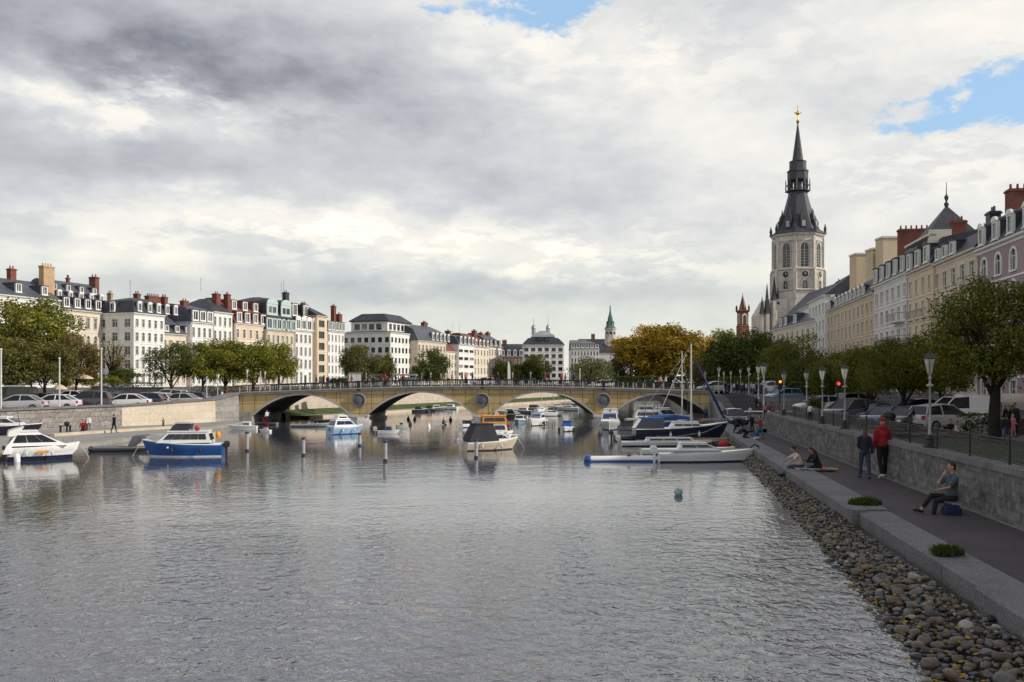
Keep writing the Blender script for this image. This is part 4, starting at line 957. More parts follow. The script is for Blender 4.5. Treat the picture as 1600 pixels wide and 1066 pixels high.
for k in (-1, 0, 1):
    t = -math.pi / 2 + k * math.pi / 4; N = 20; mb = MB(); rr = 6 * sc
    cc = lambda r, y: [(r * math.cos(2 * math.pi * i / N), y, r * math.sin(2 * math.pi * i / N)) for i in range(N)]
    mb.loft([cc(rr, .1), cc(rr, -.14), cc(rr * .84, -.16), cc(rr * .82, -.08)], caps=False)
    ob = fix_normals(mb.build('clock', trim_c, CH, loc=(Rt * 1.03 * apo * math.cos(t), Rt * 1.03 * apo * math.sin(t), cz(432)), rz=t + math.pi / 2))
    mb = MB(); mb.add(cc(rr * .84, -.09), [tuple(range(N))]); mb.build('dial', mat('black_dial', (.015, .015, .02), .5, .1, 2), ob)
    mb = MB(); mb.box(-.05, .05, -.13, -.1, -.05, rr * .6); mb.box(-.04, rr * .4, -.135, -.1, -.05, .05); mb.build('clock_hand', trim_w, ob)
mb = MB()
skirt = [(Rt * 1.13, cz(368.3)), (Rt * 1.12, cz(367)), (Rt * .86, cz(361)), (Rt * .74, cz(352)), (Rt * .63, cz(340)), (Rt * .50, cz(322)), (Rt * .39, cz(306)), (Rt * .37, cz(301)), (Rt * .50, cz(300)), (Rt * .50, cz(298.5)), (Rt * .40, cz(298))]
mb.lathe(skirt, 8, ph=PH); sr = mb.build('spire_roof', lead, CH)
for k in range(8):
    t = PH + k * math.pi / 4; mb = MB()
    mb.lathe([(.12, cz(368)), (.3, cz(367)), (.3, cz(362)), (.38, cz(361)), (.03, cz(352))], 6, (Rt * 1.06 * math.cos(t), Rt * 1.06 * math.sin(t), 0)); mb.build('pinnacle', lead, CH)
for k in range(-2, 6):
    t = -math.pi / 2 + k * math.pi / 4 + (math.pi / 8 if k in (9,) else 0)
    T = (Rt * .74 * apo * math.cos(t), Rt * .74 * apo * math.sin(t))
    mb = MB(); mb.box(-.75, .75, -.7, 1.6, cz(360), cz(347)); mb.lathe([(1.15, cz(347)), (.92, cz(345.5)), (.72, cz(340)), (.25, cz(336)), (.05, cz(328))], 4, (0, .3, 0), ph=math.pi / 4)
    ob = mb.build('dormer', lead, CH, loc=(*T, 0), rz=t + math.pi / 2)
    mb = MB(); mb.box(-.42, .42, -.78, -.7, cz(358), cz(349)); mb.build('pane', trim_g, ob)
mb = MB()
for k in range(8):
    t = PH + k * math.pi / 4; x, y = Rt * .36 * math.cos(t), Rt * .36 * math.sin(t)
    mb.cyl((x, y, cz(300)), (x, y, cz(270)), .26, .24, 6)
    x, y = Rt * .47 * math.cos(t), Rt * .47 * math.sin(t); mb.cyl((x, y, cz(300)), (x, y, cz(284)), .16, .12, 5); mb.cyl((x, y, cz(284)), (x, y, cz(279)), .12, .02, 5)
    t2 = t + math.pi / 4
    for zz_ in (cz(290),): mb.tube([(Rt * .47 * math.cos(t), Rt * .47 * math.sin(t), zz_), (Rt * .47 * math.cos(t2), Rt * .47 * math.sin(t2), zz_)], .1, 4)
mb.lathe([(Rt * .16, cz(300)), (Rt * .16, cz(270))], 8, ph=PH)
mb.lathe([(Rt * .38, cz(283)), (Rt * .41, cz(281)), (Rt * .41, cz(270)), (Rt * .44, cz(269)), (Rt * .40, cz(266.5)), (Rt * .34, cz(266)), (Rt * .33, cz(254)), (Rt * .36, cz(253)), (Rt * .22, cz(251)), (.22, cz(198)), (.12, cz(194))], 8, ph=PH)
mb.build('spire', lead, CH)
gold = mat('gilt_metal', (.75, .48, .10), .3, .1, 3, metal=1)
mb = MB(); mb.lathe([(.1, cz(195)), (.42, cz(190)), (.14, cz(187)), (.12, cz(180)), (.55, cz(178)), (.55, cz(175.5)), (.12, cz(174)), (.08, cz(163))], 8)
mb.box(-.85, .85, -.1, .1, cz(176.5) - .12, cz(176.5) + .12); mb.build('cross', gold, CH, 50)
# church flank left of the tower
mb = MB(); x0 = xat(1187, TY) - TX; x1 = xat(1215, TY) - TX
mb.box(x0, x1, -4, 8, 0, cz(492)); mb.box(x1 - 2.0, x1 + 1, -5, 6, 0, cz(470))
mb.add([(x0, -4, cz(492)), (x1, -4, cz(492)), ((x0 + x1) / 2, -4, cz(468)), (x0, 8, cz(492)), (x1, 8, cz(492)), ((x0 + x1) / 2, 8, cz(468))], [(0, 1, 2), (3, 5, 4), (0, 2, 5, 3), (1, 4, 5, 2)])
mb.build('transept', tower_st, CH)
for px_, base, tip, rr in ((1183, 493, 466, .62), (1190.5, 492, 446, .72), (1201.5, 471, 434, .72), (1207, 478, 452, .5)):
    mb = MB(); x = xat(px_, TY) - TX
    mb.lathe([(rr * .9, 0), (rr * .9, cz(base))], 6, (x, -4.6, 0)); po = mb.build('buttress', tower_st, CH)
    mb = MB(); mb.lathe([(rr * 1.15, cz(base)), (rr * 1.2, cz(base - .6)), (rr * .95, cz(base - 3)), (.1, cz(tip + 3)), (.03, cz(tip))], 6, (x, -4.6, 0)); mb.build('pinnacle', lead, po)
for x_, z_, w_, h_ in ((x0 + 2.3, cz(500), 1.2, 2.6), (x0 + 2.3, cz(478), .9, 1.6)):
    o_ = MB(); o_.loft([lancet(w_ + .5, h_ + .5, -.02), lancet(w_ + .5, h_ + .5, -.12), lancet(w_, h_, -.12), lancet(w_, h_, -.04)], caps=False); ob = fix_normals(o_.build('lancet_window', trim_g, CH, loc=(x_, -4, z_)))
    q = MB(); q.add(lancet(w_ + .02, h_ + .02, -.05), [tuple(range(len(lancet(w_, h_, 0))))]); q.build('pane', g_dark, ob)
# the slate roof in front of the tower
a = Vector((xat(1206, 214), 214)); c = Vector((xat(1276, 178), 178)); H0 = zat(517, 214)
r, rf, fh = building('parish_hall', 'low hall with large plain slate roof in front of the church tower', a, (c - a).normalized(), (c - a).length, 16, H0, ZR, 4, 9, cream_r, roof=slate, rings=((8, 8.4),), style='plain', wf=.4, dorm=((0, .04, 3, 1.6, 1.8, 'flat', [8, 12, 20]),))
# red brick church tower
RX, RY = xat(1160.5, 270), 270.0
rz_ = lambda row: zat(row, RY)
rt = root('church_tower', 'small red brick church tower with pointed dark spire', 'church tower', (RX, RY, 0))
mb = MB(); s9 = 8 * RY / F
mb.lathe([(s9 * 1.3, 0), (s9 * 1.3, rz_(511)), (s9 * 1.4, rz_(510)), (s9 * 1.15, rz_(509)), (s9 * 1.15, rz_(489)), (s9 * 1.35, rz_(487.5)), (s9 * 1.35, rz_(486.5))], 4, ph=math.pi / 4 + .2)
mb.build('tower', brick_d, rt)
mb = MB(); mb.lathe([(s9 * 1.3, rz_(486.5)), (s9 * .75, rz_(484)), (s9 * .62, rz_(478)), (.1, rz_(462)), (.04, rz_(458))], 8, ph=.2); mb.build('spire', tile_mat('dark_red_slate', (.09, .03, .03), (.12, .045, .04)), rt)
for k in range(4):
    t = math.pi / 4 + .2 + k * math.pi / 2; mb = MB()
    mb.lathe([(.28, rz_(487)), (.28, rz_(482)), (.36, rz_(481.5)), (.03, rz_(476))], 6, (s9 * 1.25 * math.cos(t), s9 * 1.25 * math.sin(t), 0)); mb.build('pinnacle', brick_d, rt)
    t = .2 - math.pi / 2 + k * math.pi / 2; ap_ = s9 * 1.15 * math.cos(math.pi / 4)
    o_ = MB(); o_.loft([lancet(1.5, 3.0, -.02), lancet(1.5, 3.0, -.14), lancet(1.1, 2.6, -.14), lancet(1.1, 2.6, -.04)], caps=False)
    ob = fix_normals(o_.build('lancet_window', trim_c, rt, loc=(ap_ * math.cos(t), ap_ * math.sin(t), rz_(507)), rz=t + math.pi / 2))
    q = MB(); q.add(lancet(1.12, 2.62, -.05), [tuple(range(len(lancet(1, 2, 0))))]); q.build('pane', g_dark, ob)
# far church with green spire
GX, GY = xat(953.5, 430), 430.0
gz = lambda row: zat(row, GY); gs = GY / F
gt = root('church', 'distant stone church tower with slender green copper spire', 'church', (GX, GY, 0))
copper = mat('green_copper', (.07, .15, .13), .6, .2, .6, dirt=.3)
mb = MB(); mb.lathe([(8.6 * gs * 1.2, 0), (8.6 * gs * 1.2, gz(534)), (8.6 * gs * 1.05, gz(533)), (8.2 * gs, gz(516)), (9.6 * gs, gz(514.5)), (9.6 * gs, gz(513.5))], 8, ph=PH); mb.build('tower', stone_g, gt)
mb = MB(); mb.lathe([(9.4 * gs, gz(513.5)), (6.6 * gs, gz(509)), (4.6 * gs, gz(503)), (5.2 * gs, gz(502)), (4.4 * gs, gz(501.5)), (4.0 * gs, gz(497)), (3.6 * gs, gz(496)), (2.0 * gs, gz(491)), (1.1 * gs, gz(485)), (.2, gz(477.5))], 8, ph=PH); mb.build('spire', copper, gt)
mb = MB()
for k in range(8):
    t = PH + k * math.pi / 4; mb.cyl((5.6 * gs * math.cos(t), 5.6 * gs * math.sin(t), gz(513)), (5.6 * gs * math.cos(t), 5.6 * gs * math.sin(t), gz(502.5)), .3, .22, 5)
mb.build('lantern', copper, gt)
for k in (-1, 0, 1, 2):
    t = -math.pi / 2 + k * math.pi / 4; ap_ = 8.35 * gs * apo
    o_ = MB(); o_.loft([lancet(1.5, 3.2, .0), lancet(1.5, 3.2, -.12), lancet(1.1, 2.8, -.12), lancet(1.1, 2.8, -.04)], caps=False)
    ob = fix_normals(o_.build('belfry_window', trim_g, gt, loc=(ap_ * math.cos(t), ap_ * math.sin(t), gz(528)), rz=t + math.pi / 2))
    q = MB(); q.add(lancet(1.12, 2.82, -.05), [tuple(range(len(lancet(1, 2, 0))))]); q.build('pane', g_dark, ob)
mb = MB(); mb.loft([[(-8, -7, gz(552)), (7.5, -7, gz(552)), (7.5, 10, gz(552)), (-8, 10, gz(552))], [(-3, 0, gz(535)), (3, 0, gz(535)), (3, 6, gz(535)), (-3, 6, gz(535))]]); mb.build('nave_roof', slate_d, gt)
mb = MB(); mb.box(-7.6, 7.1, -6.6, 9.6, 0, gz(552)); mb.build('nave_wall', grey_r, gt)
# ---------------------------------------------------------------- trees and plants
lm_green = leaf_mat('green_leaves', [(.078, .095, .014), (.15, .165, .022), (.24, .235, .034)], (.32, .28, .036))
lm_olive = leaf_mat('olive_leaves', [(.075, .078, .022), (.13, .125, .034), (.19, .165, .045)], (.17, .16, .04))
lm_brown = leaf_mat('brown_leaves', [(.12, .095, .034), (.17, .13, .045), (.22, .16, .05)], (.18, .14, .045))
lm_dark = leaf_mat('dark_leaves', [(.042, .060, .014), (.074, .096, .018), (.12, .132, .028)], (.14, .145, .028))
lm_street = leaf_mat('street_tree_leaves', [(.056, .072, .011), (.108, .125, .017), (.18, .185, .028)], (.23, .21, .032))
lm_willow = leaf_mat('willow_leaves', [(.085, .105, .028), (.13, .15, .045), (.19, .20, .07)], (.20, .20, .08))
lm_gold = leaf_mat('golden_leaves', [(.24, .14, .014), (.45, .26, .018), (.62, .36, .022), (.16, .13, .02)], (.65, .38, .02))
lm_mixed = leaf_mat('turning_leaves', [(.085, .095, .016), (.22, .16, .018), (.42, .26, .022)], (.42, .25, .022))
lm_lime = leaf_mat('lime_leaves', [(.12, .14, .018), (.20, .21, .025), (.30, .28, .025)], (.38, .32, .025))
bark = mat('tree_bark', (.045, .034, .026), .9, .3, 3, bump=.6)
bark_d = mat('dark_bark', (.022, .018, .015), .9, .3, 3, bump=.6)
CRW = {}
def crown_mesh(kind, seed, nl, leaves, ls, flat=.85, core=.5, droop=0.0):
    k = (kind, seed)
    if k in CRW: return CRW[k]
    g = random.Random(seed * 31 + 5); lobes = []
    for i in range(nl):
        while True:
            p = Vector((g.uniform(-1, 1), g.uniform(-1, 1), g.uniform(-.75, 1)))
            if core < p.length < 1: break
        r = g.choice((.16, .22, .28, .36)) * g.uniform(.85, 1.15); q = p * (1 - r * .38)
        lobes.append((Vector((q.x, q.y, q.z * flat)), r))
    lobes += [(Vector((g.uniform(-.3, .3), g.uniform(-.3, .3), g.uniform(-.2, .3))), .5) for _ in range(2)]
    V, Fc = [], []; tot = sum(r * r for _, r in lobes)
    for c, r in lobes:
        n = int(leaves * r * r / tot)
        for _ in range(n):
            d = Vector((g.gauss(0, 1), g.gauss(0, 1), g.gauss(0, 1) + .25)).normalized()
            rr = r * (1 - .5 * g.random() ** 2.2) * (1 + .25 * math.sin(7 * d.x + 5 * d.z + c.x * 9)) + g.gauss(0, .02)
            p = c + Vector((d.x * rr * 1.08, d.y * rr * 1.08, d.z * rr * .78))
            if droop and d.z < .3: p.z -= droop * g.random() * (1.2 - c.z)
            nrm = (d + Vector((g.gauss(0, .55), g.gauss(0, .55), g.gauss(0, .55) + .15))).normalized()
            a = nrm.orthogonal().normalized(); b = nrm.cross(a); t = g.uniform(0, 6.28)
            a, b = a * math.cos(t) + b * math.sin(t), b * math.cos(t) - a * math.sin(t)
            if droop: a = (Vector((0, 0, -1)) + a * .5).normalized(); b = nrm.cross(a).normalized() * .45
            s = ls * g.uniform(.6, 1.3); w = s * g.uniform(.5, .75)
            o = len(V); V += [tuple(p - a * s), tuple(p - b * w + nrm * s * .12), tuple(p + a * s), tuple(p + b * w + nrm * s * .12)]
            Fc.append((o, o + 1, o + 2, o + 3))
    me = bpy.data.meshes.new('crown'); me.from_pydata(V, [], Fc); me.materials.append(lm_green); me.update()
    CRW[k] = me; return me
def trunk_mb(h0, hc, rx, rz, r, seed, limbs=8, lean=0):
    "tapered trunk rising to the crown centre hc with limbs reaching out into it"
    g = random.Random(seed); mb = MB(); top = Vector((lean, 0, hc + rz * .35)); fork = h0 * .8
    pts = [Vector((lean * t * t + g.uniform(-.04, .04) * r * 3, g.uniform(-.04, .04) * r * 3, (hc + rz * .35) * t)) for t in (0, .05, .2, .45, .7, 1)]
    mb.tube(pts, [r * 1.5, r * 1.1, r, r * .8, r * .5, r * .15], 8)
    for i in range(limbs):
        t = 2 * math.pi * (i + g.uniform(-.3, .3)) / limbs; s = fork + (hc - fork) * g.uniform(0, .7); f = s / (hc + rz * .35)
        p0 = Vector((lean * f * f, 0, s)); L = rx * g.uniform(.55, .85); up = rz * g.uniform(.1, .9)
        p3 = Vector((L * math.cos(t) + lean, L * math.sin(t), hc + up * .6)); p1 = p0.lerp(p3, .35) + Vector((0, 0, -.04 * L)); p2 = p0.lerp(p3, .7) + Vector((0, 0, .08 * L))
        rr = r * g.uniform(.35, .55); mb.tube([p0, p1, p2, p3], [rr, rr * .75, rr * .5, rr * .15], 6)
        for j in range(2):
            q = p1.lerp(p3, .3 + .35 * j); e = q + Vector((g.uniform(-1, 1), g.uniform(-1, 1), g.uniform(.2, 1))).normalized() * L * .4
            mb.tube([q, q.lerp(e, .5) + Vector((0, 0, .03)), e], [rr * .4, rr * .28, rr * .08], 5)
    return mb
TN = [0]
def tree(label, px, Y, top, bot, hw, lm, kind='full', seed=None, base=None, tr=None, name='tree', group=None, bk=None, ry=None, trunk_px=None, limbs=8):
    TN[0] += 1; seed = seed if seed is not None else TN[0]
    s = Y / F; x = xat(trunk_px if trunk_px is not None else px, Y); zb = base if base is not None else (zleft(x, Y) if px < 700 and Y < 236 else (ZB if px < 960 else zright(x, Y)))
    zt_, zl = zat(top, Y), zat(bot, Y); zl -= (zt_ - zl) * .06; hc = (zt_ + zl) / 2 - zb; rx = hw * s * 1.14; rz = (zt_ - zl) / 2; r = tr or max(.12, rx * .055)
    t = root(name, label, 'tree', (x, Y, zb), 0, group); off = xat(px, Y) - x
    trunk_mb(max(.4, zl - zb), hc, rx, rz, r, seed, limbs, off).build('trunk', bk or bark, t, 60)
    K = {'full': ('full', TN[0] % 3, 48, 11000, .036), 'dense': ('dense', TN[0] % 3, 64, 15000, .034), 'sparse': ('sparse', 0, 20, 1500, .034),
         'near': ('near', TN[0] % 2, 70, 27000, .023), 'far': ('far', TN[0] % 3, 30, 3500, .06), 'willow': ('willow', 0, 46, 8000, .05, .85, .5, .5), 'open': ('open', TN[0] % 2, 30, 7000, .032)}[kind]
    me = crown_mesh(*K); c = link('crown', me, t, (off, 0, hc), random.Random(seed).uniform(0, 6.28))
    c.scale = (rx, ry or rx, rz / .95); c.material_slots[0].link = 'OBJECT'; c.material_slots[0].material = lm
    return t
G1 = 'trees along the left quay street'
tree('tall bright green tree in front of the pale tan-chimney townhouse', 46, 122, 460, 585, 66, lm_green, 'dense', group=G1)
tree('olive brown tree above the white saloon cars at left edge', 14, 104, 522, 616, 46, lm_olive, 'full', group=G1, bk=bark_d)
tree('bushy olive tree between the two white flagpoles', 70, 107, 522, 606, 42, lm_olive, 'full', group=G1, bk=bark_d)
tree('dull olive tree below the ornate cream townhouse', 119, 113, 515, 602, 32, lm_brown, 'full', group=G1, bk=bark_d)
tree('thin bare-looking brown tree against the white corner house', 176, 128, 520, 592, 28, lm_brown, 'sparse', group=G1, bk=bark_d, limbs=12, tr=.22)
tree('dark green tree in front of the low cream house', 268, 112, 527, 603, 37, lm_dark, 'open', group=G1, bk=bark_d)
tree('green tree in front of the narrow white townhouse', 317, 116, 530, 600, 36, lm_green, 'full', group=G1)
tree('green tree hiding the lower floors of the black-roofed house', 352, 120, 526, 600, 38, lm_green, 'dense', group=G1)
tree('broad green tree below the peach townhouse', 396, 122, 523, 602, 42, lm_green, 'dense', group=G1)
tree('green tree left of the bright white narrow townhouse', 436, 126, 531, 600, 27, lm_green, 'full', group=G1)
G2 = 'trees behind the bridge'
tree('rounded olive green tree before the large white corner block', 565, 200, 536, 600, 29, lm_willow if 0 else lm_olive, 'dense', group=G2)
tree('smaller olive tree touching the rounded one by the white block', 601, 205, 546, 600, 18, lm_olive, 'full', group=G2)
tree('dark green tree in front of the beige corner building', 674, 228, 542, 601, 24, lm_dark, 'dense', group=G2)
tree('low dark shrub-like tree by the bus shelter', 651, 222, 570, 601, 11, lm_dark, 'far', group=G2)
tree('dark tree behind the white feather banner', 785, 270, 557, 600, 17, lm_dark, 'full', group=G2)
tree('brownish tree beside the white feather banner', 807, 262, 566, 600, 17, lm_olive, 'full', group=G2)
tree('round dark green tree before the white office block', 839, 262, 552, 600, 22, lm_dark, 'dense', group=G2)
tree('pale yellow green willow below the green spire', 923, 190, 552, 603, 32, lm_willow, 'willow', group=G2, base=ZR)
tree('dark green tree left of the golden tree', 985, 205, 540, 606, 30, lm_dark, 'full', base=ZR, group=G2)
tree('large golden orange autumn tree behind the sailing masts', 1030, 196, 503, 600, 62, lm_mixed, 'dense', base=ZR, tr=.6, bk=bark_d, trunk_px=1046, group=G2, limbs=10)
tree('bright yellow tree right of the golden orange one', 1092, 200, 512, 604, 34, lm_gold, 'full', base=ZR, group=G2)
tree('yellow green tree top left of the red church tower', 1132, 215, 507, 600, 30, lm_lime, 'full', base=ZR, group=G2)
tree('orange upper tree crown above the golden tree', 1012, 203, 505, 570, 48, lm_gold, 'full', base=ZR, group=G2, trunk_px=1040)
tree('very large dark tree below the church pinnacles', 1166, 165, 503, 612, 54, lm_dark, 'dense', group=G2, tr=.7)
tree('dark olive tree below the golden tree on its right', 1110, 172, 553, 612, 34, lm_olive, 'full', base=ZR, group=G2)
tree('dull green tree in front of the church hall roof', 1213, 140, 522, 612, 32, lm_street, 'full', group=G2)
G3 = 'street trees along the right parking strip'
tree('open limbed green tree before the white houses', 1246, 108, 514, 600, 40, lm_street, 'open', group=G3, bk=bark_d, limbs=10)
tree('dark green tree beside the orange traffic light', 1266, 92, 556, 626, 44, lm_dark, 'dense', group=G3, bk=bark_d, trunk_px=1240)
tree('green tree in front of the long beige building', 1318, 84, 545, 626, 46, lm_street, 'dense', group=G3, bk=bark_d)
tree('green tree below the grey stone mansion', 1362, 76, 526, 624, 50, lm_street, 'dense', group=G3, bk=bark_d)
tree('green tree standing over the blue parked cars', 1412, 66, 519, 622, 62, lm_street, 'near', group=G3, bk=bark_d)
tree('green tree before the light orange townhouse', 1470, 70, 530, 622, 44, lm_street, 'dense', group=G3, bk=bark_d)
tree('biggest near tree with dark trunk in the lawn by the fence', 1563, 43.5, 424, 606, 96, lm_street, 'near', group=G3, bk=bark_d, base=ZG, tr=.26, limbs=11, trunk_px=1553)
def shrub(label, px, Y, top, bot, hw, lm, zb=None, name='shrub', cat='shrub', ry=None):
    x = xat(px, Y); s = Y / F; zt_, zl = zat(top, Y), zat(bot, Y)
    t = link(name, crown_mesh('shrub', int(px) % 2, 40, 4500, .05, .9, .2), None, (x, Y, (zt_ + zl) / 2)); t.scale = (hw * s, ry or hw * s, (zt_ - zl) / 2)
    t.rotation_euler[2] = px; t.material_slots[0].link = 'OBJECT'; t.material_slots[0].material = lm
    return tag(t, label, cat)
shrub('dark rounded bush left of the white corner house', 196, 126, 572, 604, 27, lm_dark)
shrub('yellowish low bush below the thin brown tree', 178, 121, 586, 606, 16, lm_lime)
shrub('green bush under the cream townhouse windows', 140, 120, 578, 610, 24, lm_green)
shrub('low green bush beside the tan parasols', 98, 110, 588, 612, 20, lm_green)
shrub('clipped round bush beside the white billboard box', 532, 196, 588, 603, 11, lm_dark)
shrub('clipped round bush next to the white arched house door', 520, 200, 589, 604, 9, lm_dark)
shrub('dark hedge bush by the parked cars', 1275, 64, 617, 643, 17, lm_dark)
def hedge(label, p, q, th, z0, z1, lm):
    p, q = Vector(p), Vector(q); d = q - p; L = d.length; g = random.Random(3); V, Fc = [], []
    n = int(min(9000, L * (z1 - z0 + th) * 130)); big = 1 if L < 15 else 2.2
    for _ in range(n):
        f = g.random(); side = g.random(); w = g.uniform(-.5, .5) * th; z = g.uniform(z0, z1)
        if side < .45: w = -th / 2 + g.gauss(0, .05)
        elif side < .8: z = z1 + g.gauss(0, .05)
        nv = Vector((-d.y, d.x)).normalized(); P = Vector((p.x + d.x * f + nv.x * w, p.y + d.y * f + nv.y * w, z))
        nr = Vector((g.gauss(0, 1), g.gauss(0, 1), g.gauss(0, 1))).normalized(); a = nr.orthogonal().normalized(); b = nr.cross(a); s = g.uniform(.05, .1) * big
        o = len(V); V += [tuple(P - a * s), tuple(P - b * s * .6), tuple(P + a * s), tuple(P + b * s * .6)]; Fc.append((o, o + 1, o + 2, o + 3))
    me = bpy.data.meshes.new('hedge'); me.from_pydata(V, [], Fc); me.materials.append(lm); me.update()
    return tag(link('hedge', me), label, 'hedge')
hedge('clipped green hedge on top of the stone garden wall', (xat(170, 119), 119), (xat(256, 119), 119), .8, zat(606, 119), zat(598.5, 119), lm_dark)
hedge('long clipped hedge behind the cars near the bridge', (xat(300, 112), 112), (xat(380, 112), 112), .8, zat(616, 112), zat(604, 112), lm_dark)
hedge('low dark hedge behind the right bridge railing', (xat(962, 186), 186), (xat(1122, 186), 186), 2, ZR - .3, zat(589, 186), lm_dark)
hedge('dark hedge behind the crowd of pedestrians', (xat(1118, 150), 150), (xat(1300, 120), 120), 2, ZR - .3, zat(590, 150), lm_dark)
hedge('dark clipped hedge beside the white van', (xat(1497, 47), 47), (xat(1552, 47), 47), .8, ZG, ZG + 1.1, lm_dark)
wall_along('garden_wall', [(xat(142, 118), 118), (xat(169, 118), 118), (xat(171, 117.6), 117.6), (xat(253, 117.6), 117.6)], .5, 0, [zat(603, 118)] * 2 + [zat(605, 118)] * 2, paving, coping_m, 'low grey garden wall under the clipped hedge')

# ---------------------------------------------------------------- lamps, poles, signs
lamp_w = mat('white_lamp_paint', (.60, .60, .58), .5, .1, 3)
lamp_g = mat('grey_lamp_paint', (.34, .34, .33), .5, .12, 3)
lamp_glass = glass_mat('lantern_glass', (.62, .58, .46), .25, .5)
lamp_lit = mat('dark_green_iron', (.03, .04, .042), .5, .15, 3)
def lantern_meshes(H, m_post, plinth):
    r = root('street_lamp', 'x', 'street lamp'); s = H / 2.7
    mb = MB(); z0 = .34 * s if plinth else 0
    mb.lathe([(.055 * s, z0), (.05 * s, z0 + .04 * s), (.035 * s, .75 * s), (.028 * s, 1.66 * s), (.05 * s, 1.68 * s), (.10 * s, 1.70 * s), (.10 * s, 1.74 * s), (.035 * s, 1.76 * s), (.028 * s, 1.88 * s), (.06 * s, 1.92 * s), (.03 * s, 1.96 * s), (.03 * s, 2.0 * s)], 10)
    mb.build('post', m_post, r, 50)
    if plinth:
        mb = MB(); mb.lathe([(.19 * s, -.02), (.19 * s, .05 * s), (.14 * s, .08 * s), (.13 * s, .22 * s), (.15 * s, .24 * s), (.08 * s, .34 * s), (.05 * s, .36 * s)], 8); mb.build('plinth', iron, r)
    mb = MB(); mb.lathe([(.03 * s, 2.0 * s), (.075 * s, 2.06 * s), (.165 * s, 2.44 * s), (.165 * s, 2.45 * s)], 6); g = mb.build('lantern', lamp_glass, r)
    mb = MB()
    for k in range(6):
        t = k * math.pi / 3; c, sn = math.cos(t), math.sin(t)
        mb.tube([(.08 * s * c, .08 * s * sn, 2.05 * s), (.172 * s * c, .172 * s * sn, 2.45 * s)], .010 * s, 4)
    mb.build('lantern_frame', lamp_lit, g)
    mb = MB(); mb.lathe([(.2 * s, 2.45 * s), (.2 * s, 2.47 * s), (.09 * s, 2.58 * s), (.05 * s, 2.60 * s), (.05 * s, 2.63 * s), (.02 * s, 2.66 * s), (.012 * s, 2.74 * s)], 6); mb.build('lantern_cap', lamp_lit, g)
    return r
GLN = 'lantern street lamps along the water'
la = lantern_meshes(2.7, lamp_g, True)
spots = [(1453, 545, 'nearest tall lantern lamp on the wall before the silver off-roader'), (1320, 565, 'lantern lamp on the wall in front of the blue cars'), (1285, 569.5, 'lantern lamp on the wall by the people in pale shirts'), (1225, 577.5, 'lantern lamp at the far end of the promenade wall')]
for i, (px, top, lab) in enumerate(spots):
    k = (px - CX) / F; Y = 7.98 / (k - .129); H = zat(top, Y) - ZW
    o = la if i == 0 else dup(la); o.location = (xat(px, Y), Y, ZW); o.scale = (H / 2.74,) * 3 if i else (H / 2.74,) * 3; tag(o, lab, 'street lamp', GLN)
lb = lantern_meshes(2.7, lamp_w, False)
spots = [(1260.5, 575, 72, .8, 'white lantern lamp standing beside the low hedge'), (1185, 566, 80, 1.4, 'left one of the tall white twin street lamps'), (1193.5, 563, 72, .75, 'right one of the tall white twin street lamps'),
         (1170, 570, 92, ZR, 'white lamp post behind the crowd of pedestrians'), (1157, 574, 100, ZR, 'white lamp post left of the crowd'), (1142, 577, 104, ZR, 'white lamp post behind the white sailing mast'),
         (1131, 578, 108, ZR, 'small white lamp post near the bridge end'), (1123, 571, 98, ZR, 'taller white lamp post at the right bridge end'), (1102, 578, 110, ZR, 'short lamp under the golden tree'),
         (386, 573.5, 82.5, deckz(bx(386)), 'white lantern lamp at the left bridge end'), (414, 577, 82.5, deckz(bx(414)), 'white lantern lamp on the bridge left of the first arch'), (340, 579, 96, 1.2, 'white lantern lamp by the hedge before the bridge'),
         (572, 580, 93.2, deckz(bx(566)), 'lantern lamp on the bridge next to the white billboard box'), (659, 581, 93.2, 3.1, 'pale lamp on the far bridge railing near the shelter'), (673, 580, 93.2, 3.1, 'pale lamp before the dark tree on the bridge'),
         (801, 580, 93.2, 3.1, 'pale lamp right of the white feather banner'), (829, 579, 93.2, 3.1, 'pale lamp on the bridge before the office block'), (689, 582, 93.2, 3.1, 'pale lamp on the bridge left of the strip-window block')]
for i, (px, top, Y, zb, lab) in enumerate(spots):
    o = lb if i == 0 else dup(lb); o.location = (xat(px, Y), Y, zb); o.scale = ((zat(top, Y) - zb) / 2.74,) * 3; tag(o, lab, 'street lamp', GLN)
def pole(label, px, Y, top, zb, r, m, cat='flagpole', name='flagpole', knob=True):
    mb = MB(); H = zat(top, Y) - zb; mb.lathe([(r * 1.6, 0), (r * 1.6, .06), (r, .08), (r * .8, H)] + ([(r * 1.5, H + .01), (r * 1.5, H + .06), (r * .3, H + .12)] if knob else []), 8)
    o = mb.build(name, m, None, 50, loc=(xat(px, Y), Y, zb)); return tag(o, label, cat)
pole('white pole at the left picture edge before the olive tree', 1.5, 64.5, 547, zleft(-34, 64.5) - .1, .07, lamp_w)
pole('shorter white flagpole behind the dark quay wall', 93, 67, 561, zleft(-32, 67) - .1, .06, lamp_w)
pole('taller white flagpole between olive and bare brown trees', 158.5, 70, 546, zleft(-30, 70) - .1, .06, lamp_w)
pole('thin dark mast beside the white billboard box', 565, 94.2, 556, 2.9, .05, iron, 'pole', 'signal_pole')
pole('thin grey pole right of the bridge lamp', 407, 100, 582, 2.5, .05, lamp_w, 'pole', 'signal_pole')
pole('thin pole in front of the clipped hedge left of bridge', 323, 100, 590, 1.1, .05, lamp_w, 'pole', 'signal_pole')
pole('white post on the bridge before the willow', 906, 93.4, 578, 3.0, .05, lamp_w, 'pole', 'signal_pole')
pole('dark post in the lawn below the near trees', 1343, 36, 642, ZG, .03, mat('rusty_post', (.07, .045, .03), .8, .3, 3), 'post', 'signal_pole', False)
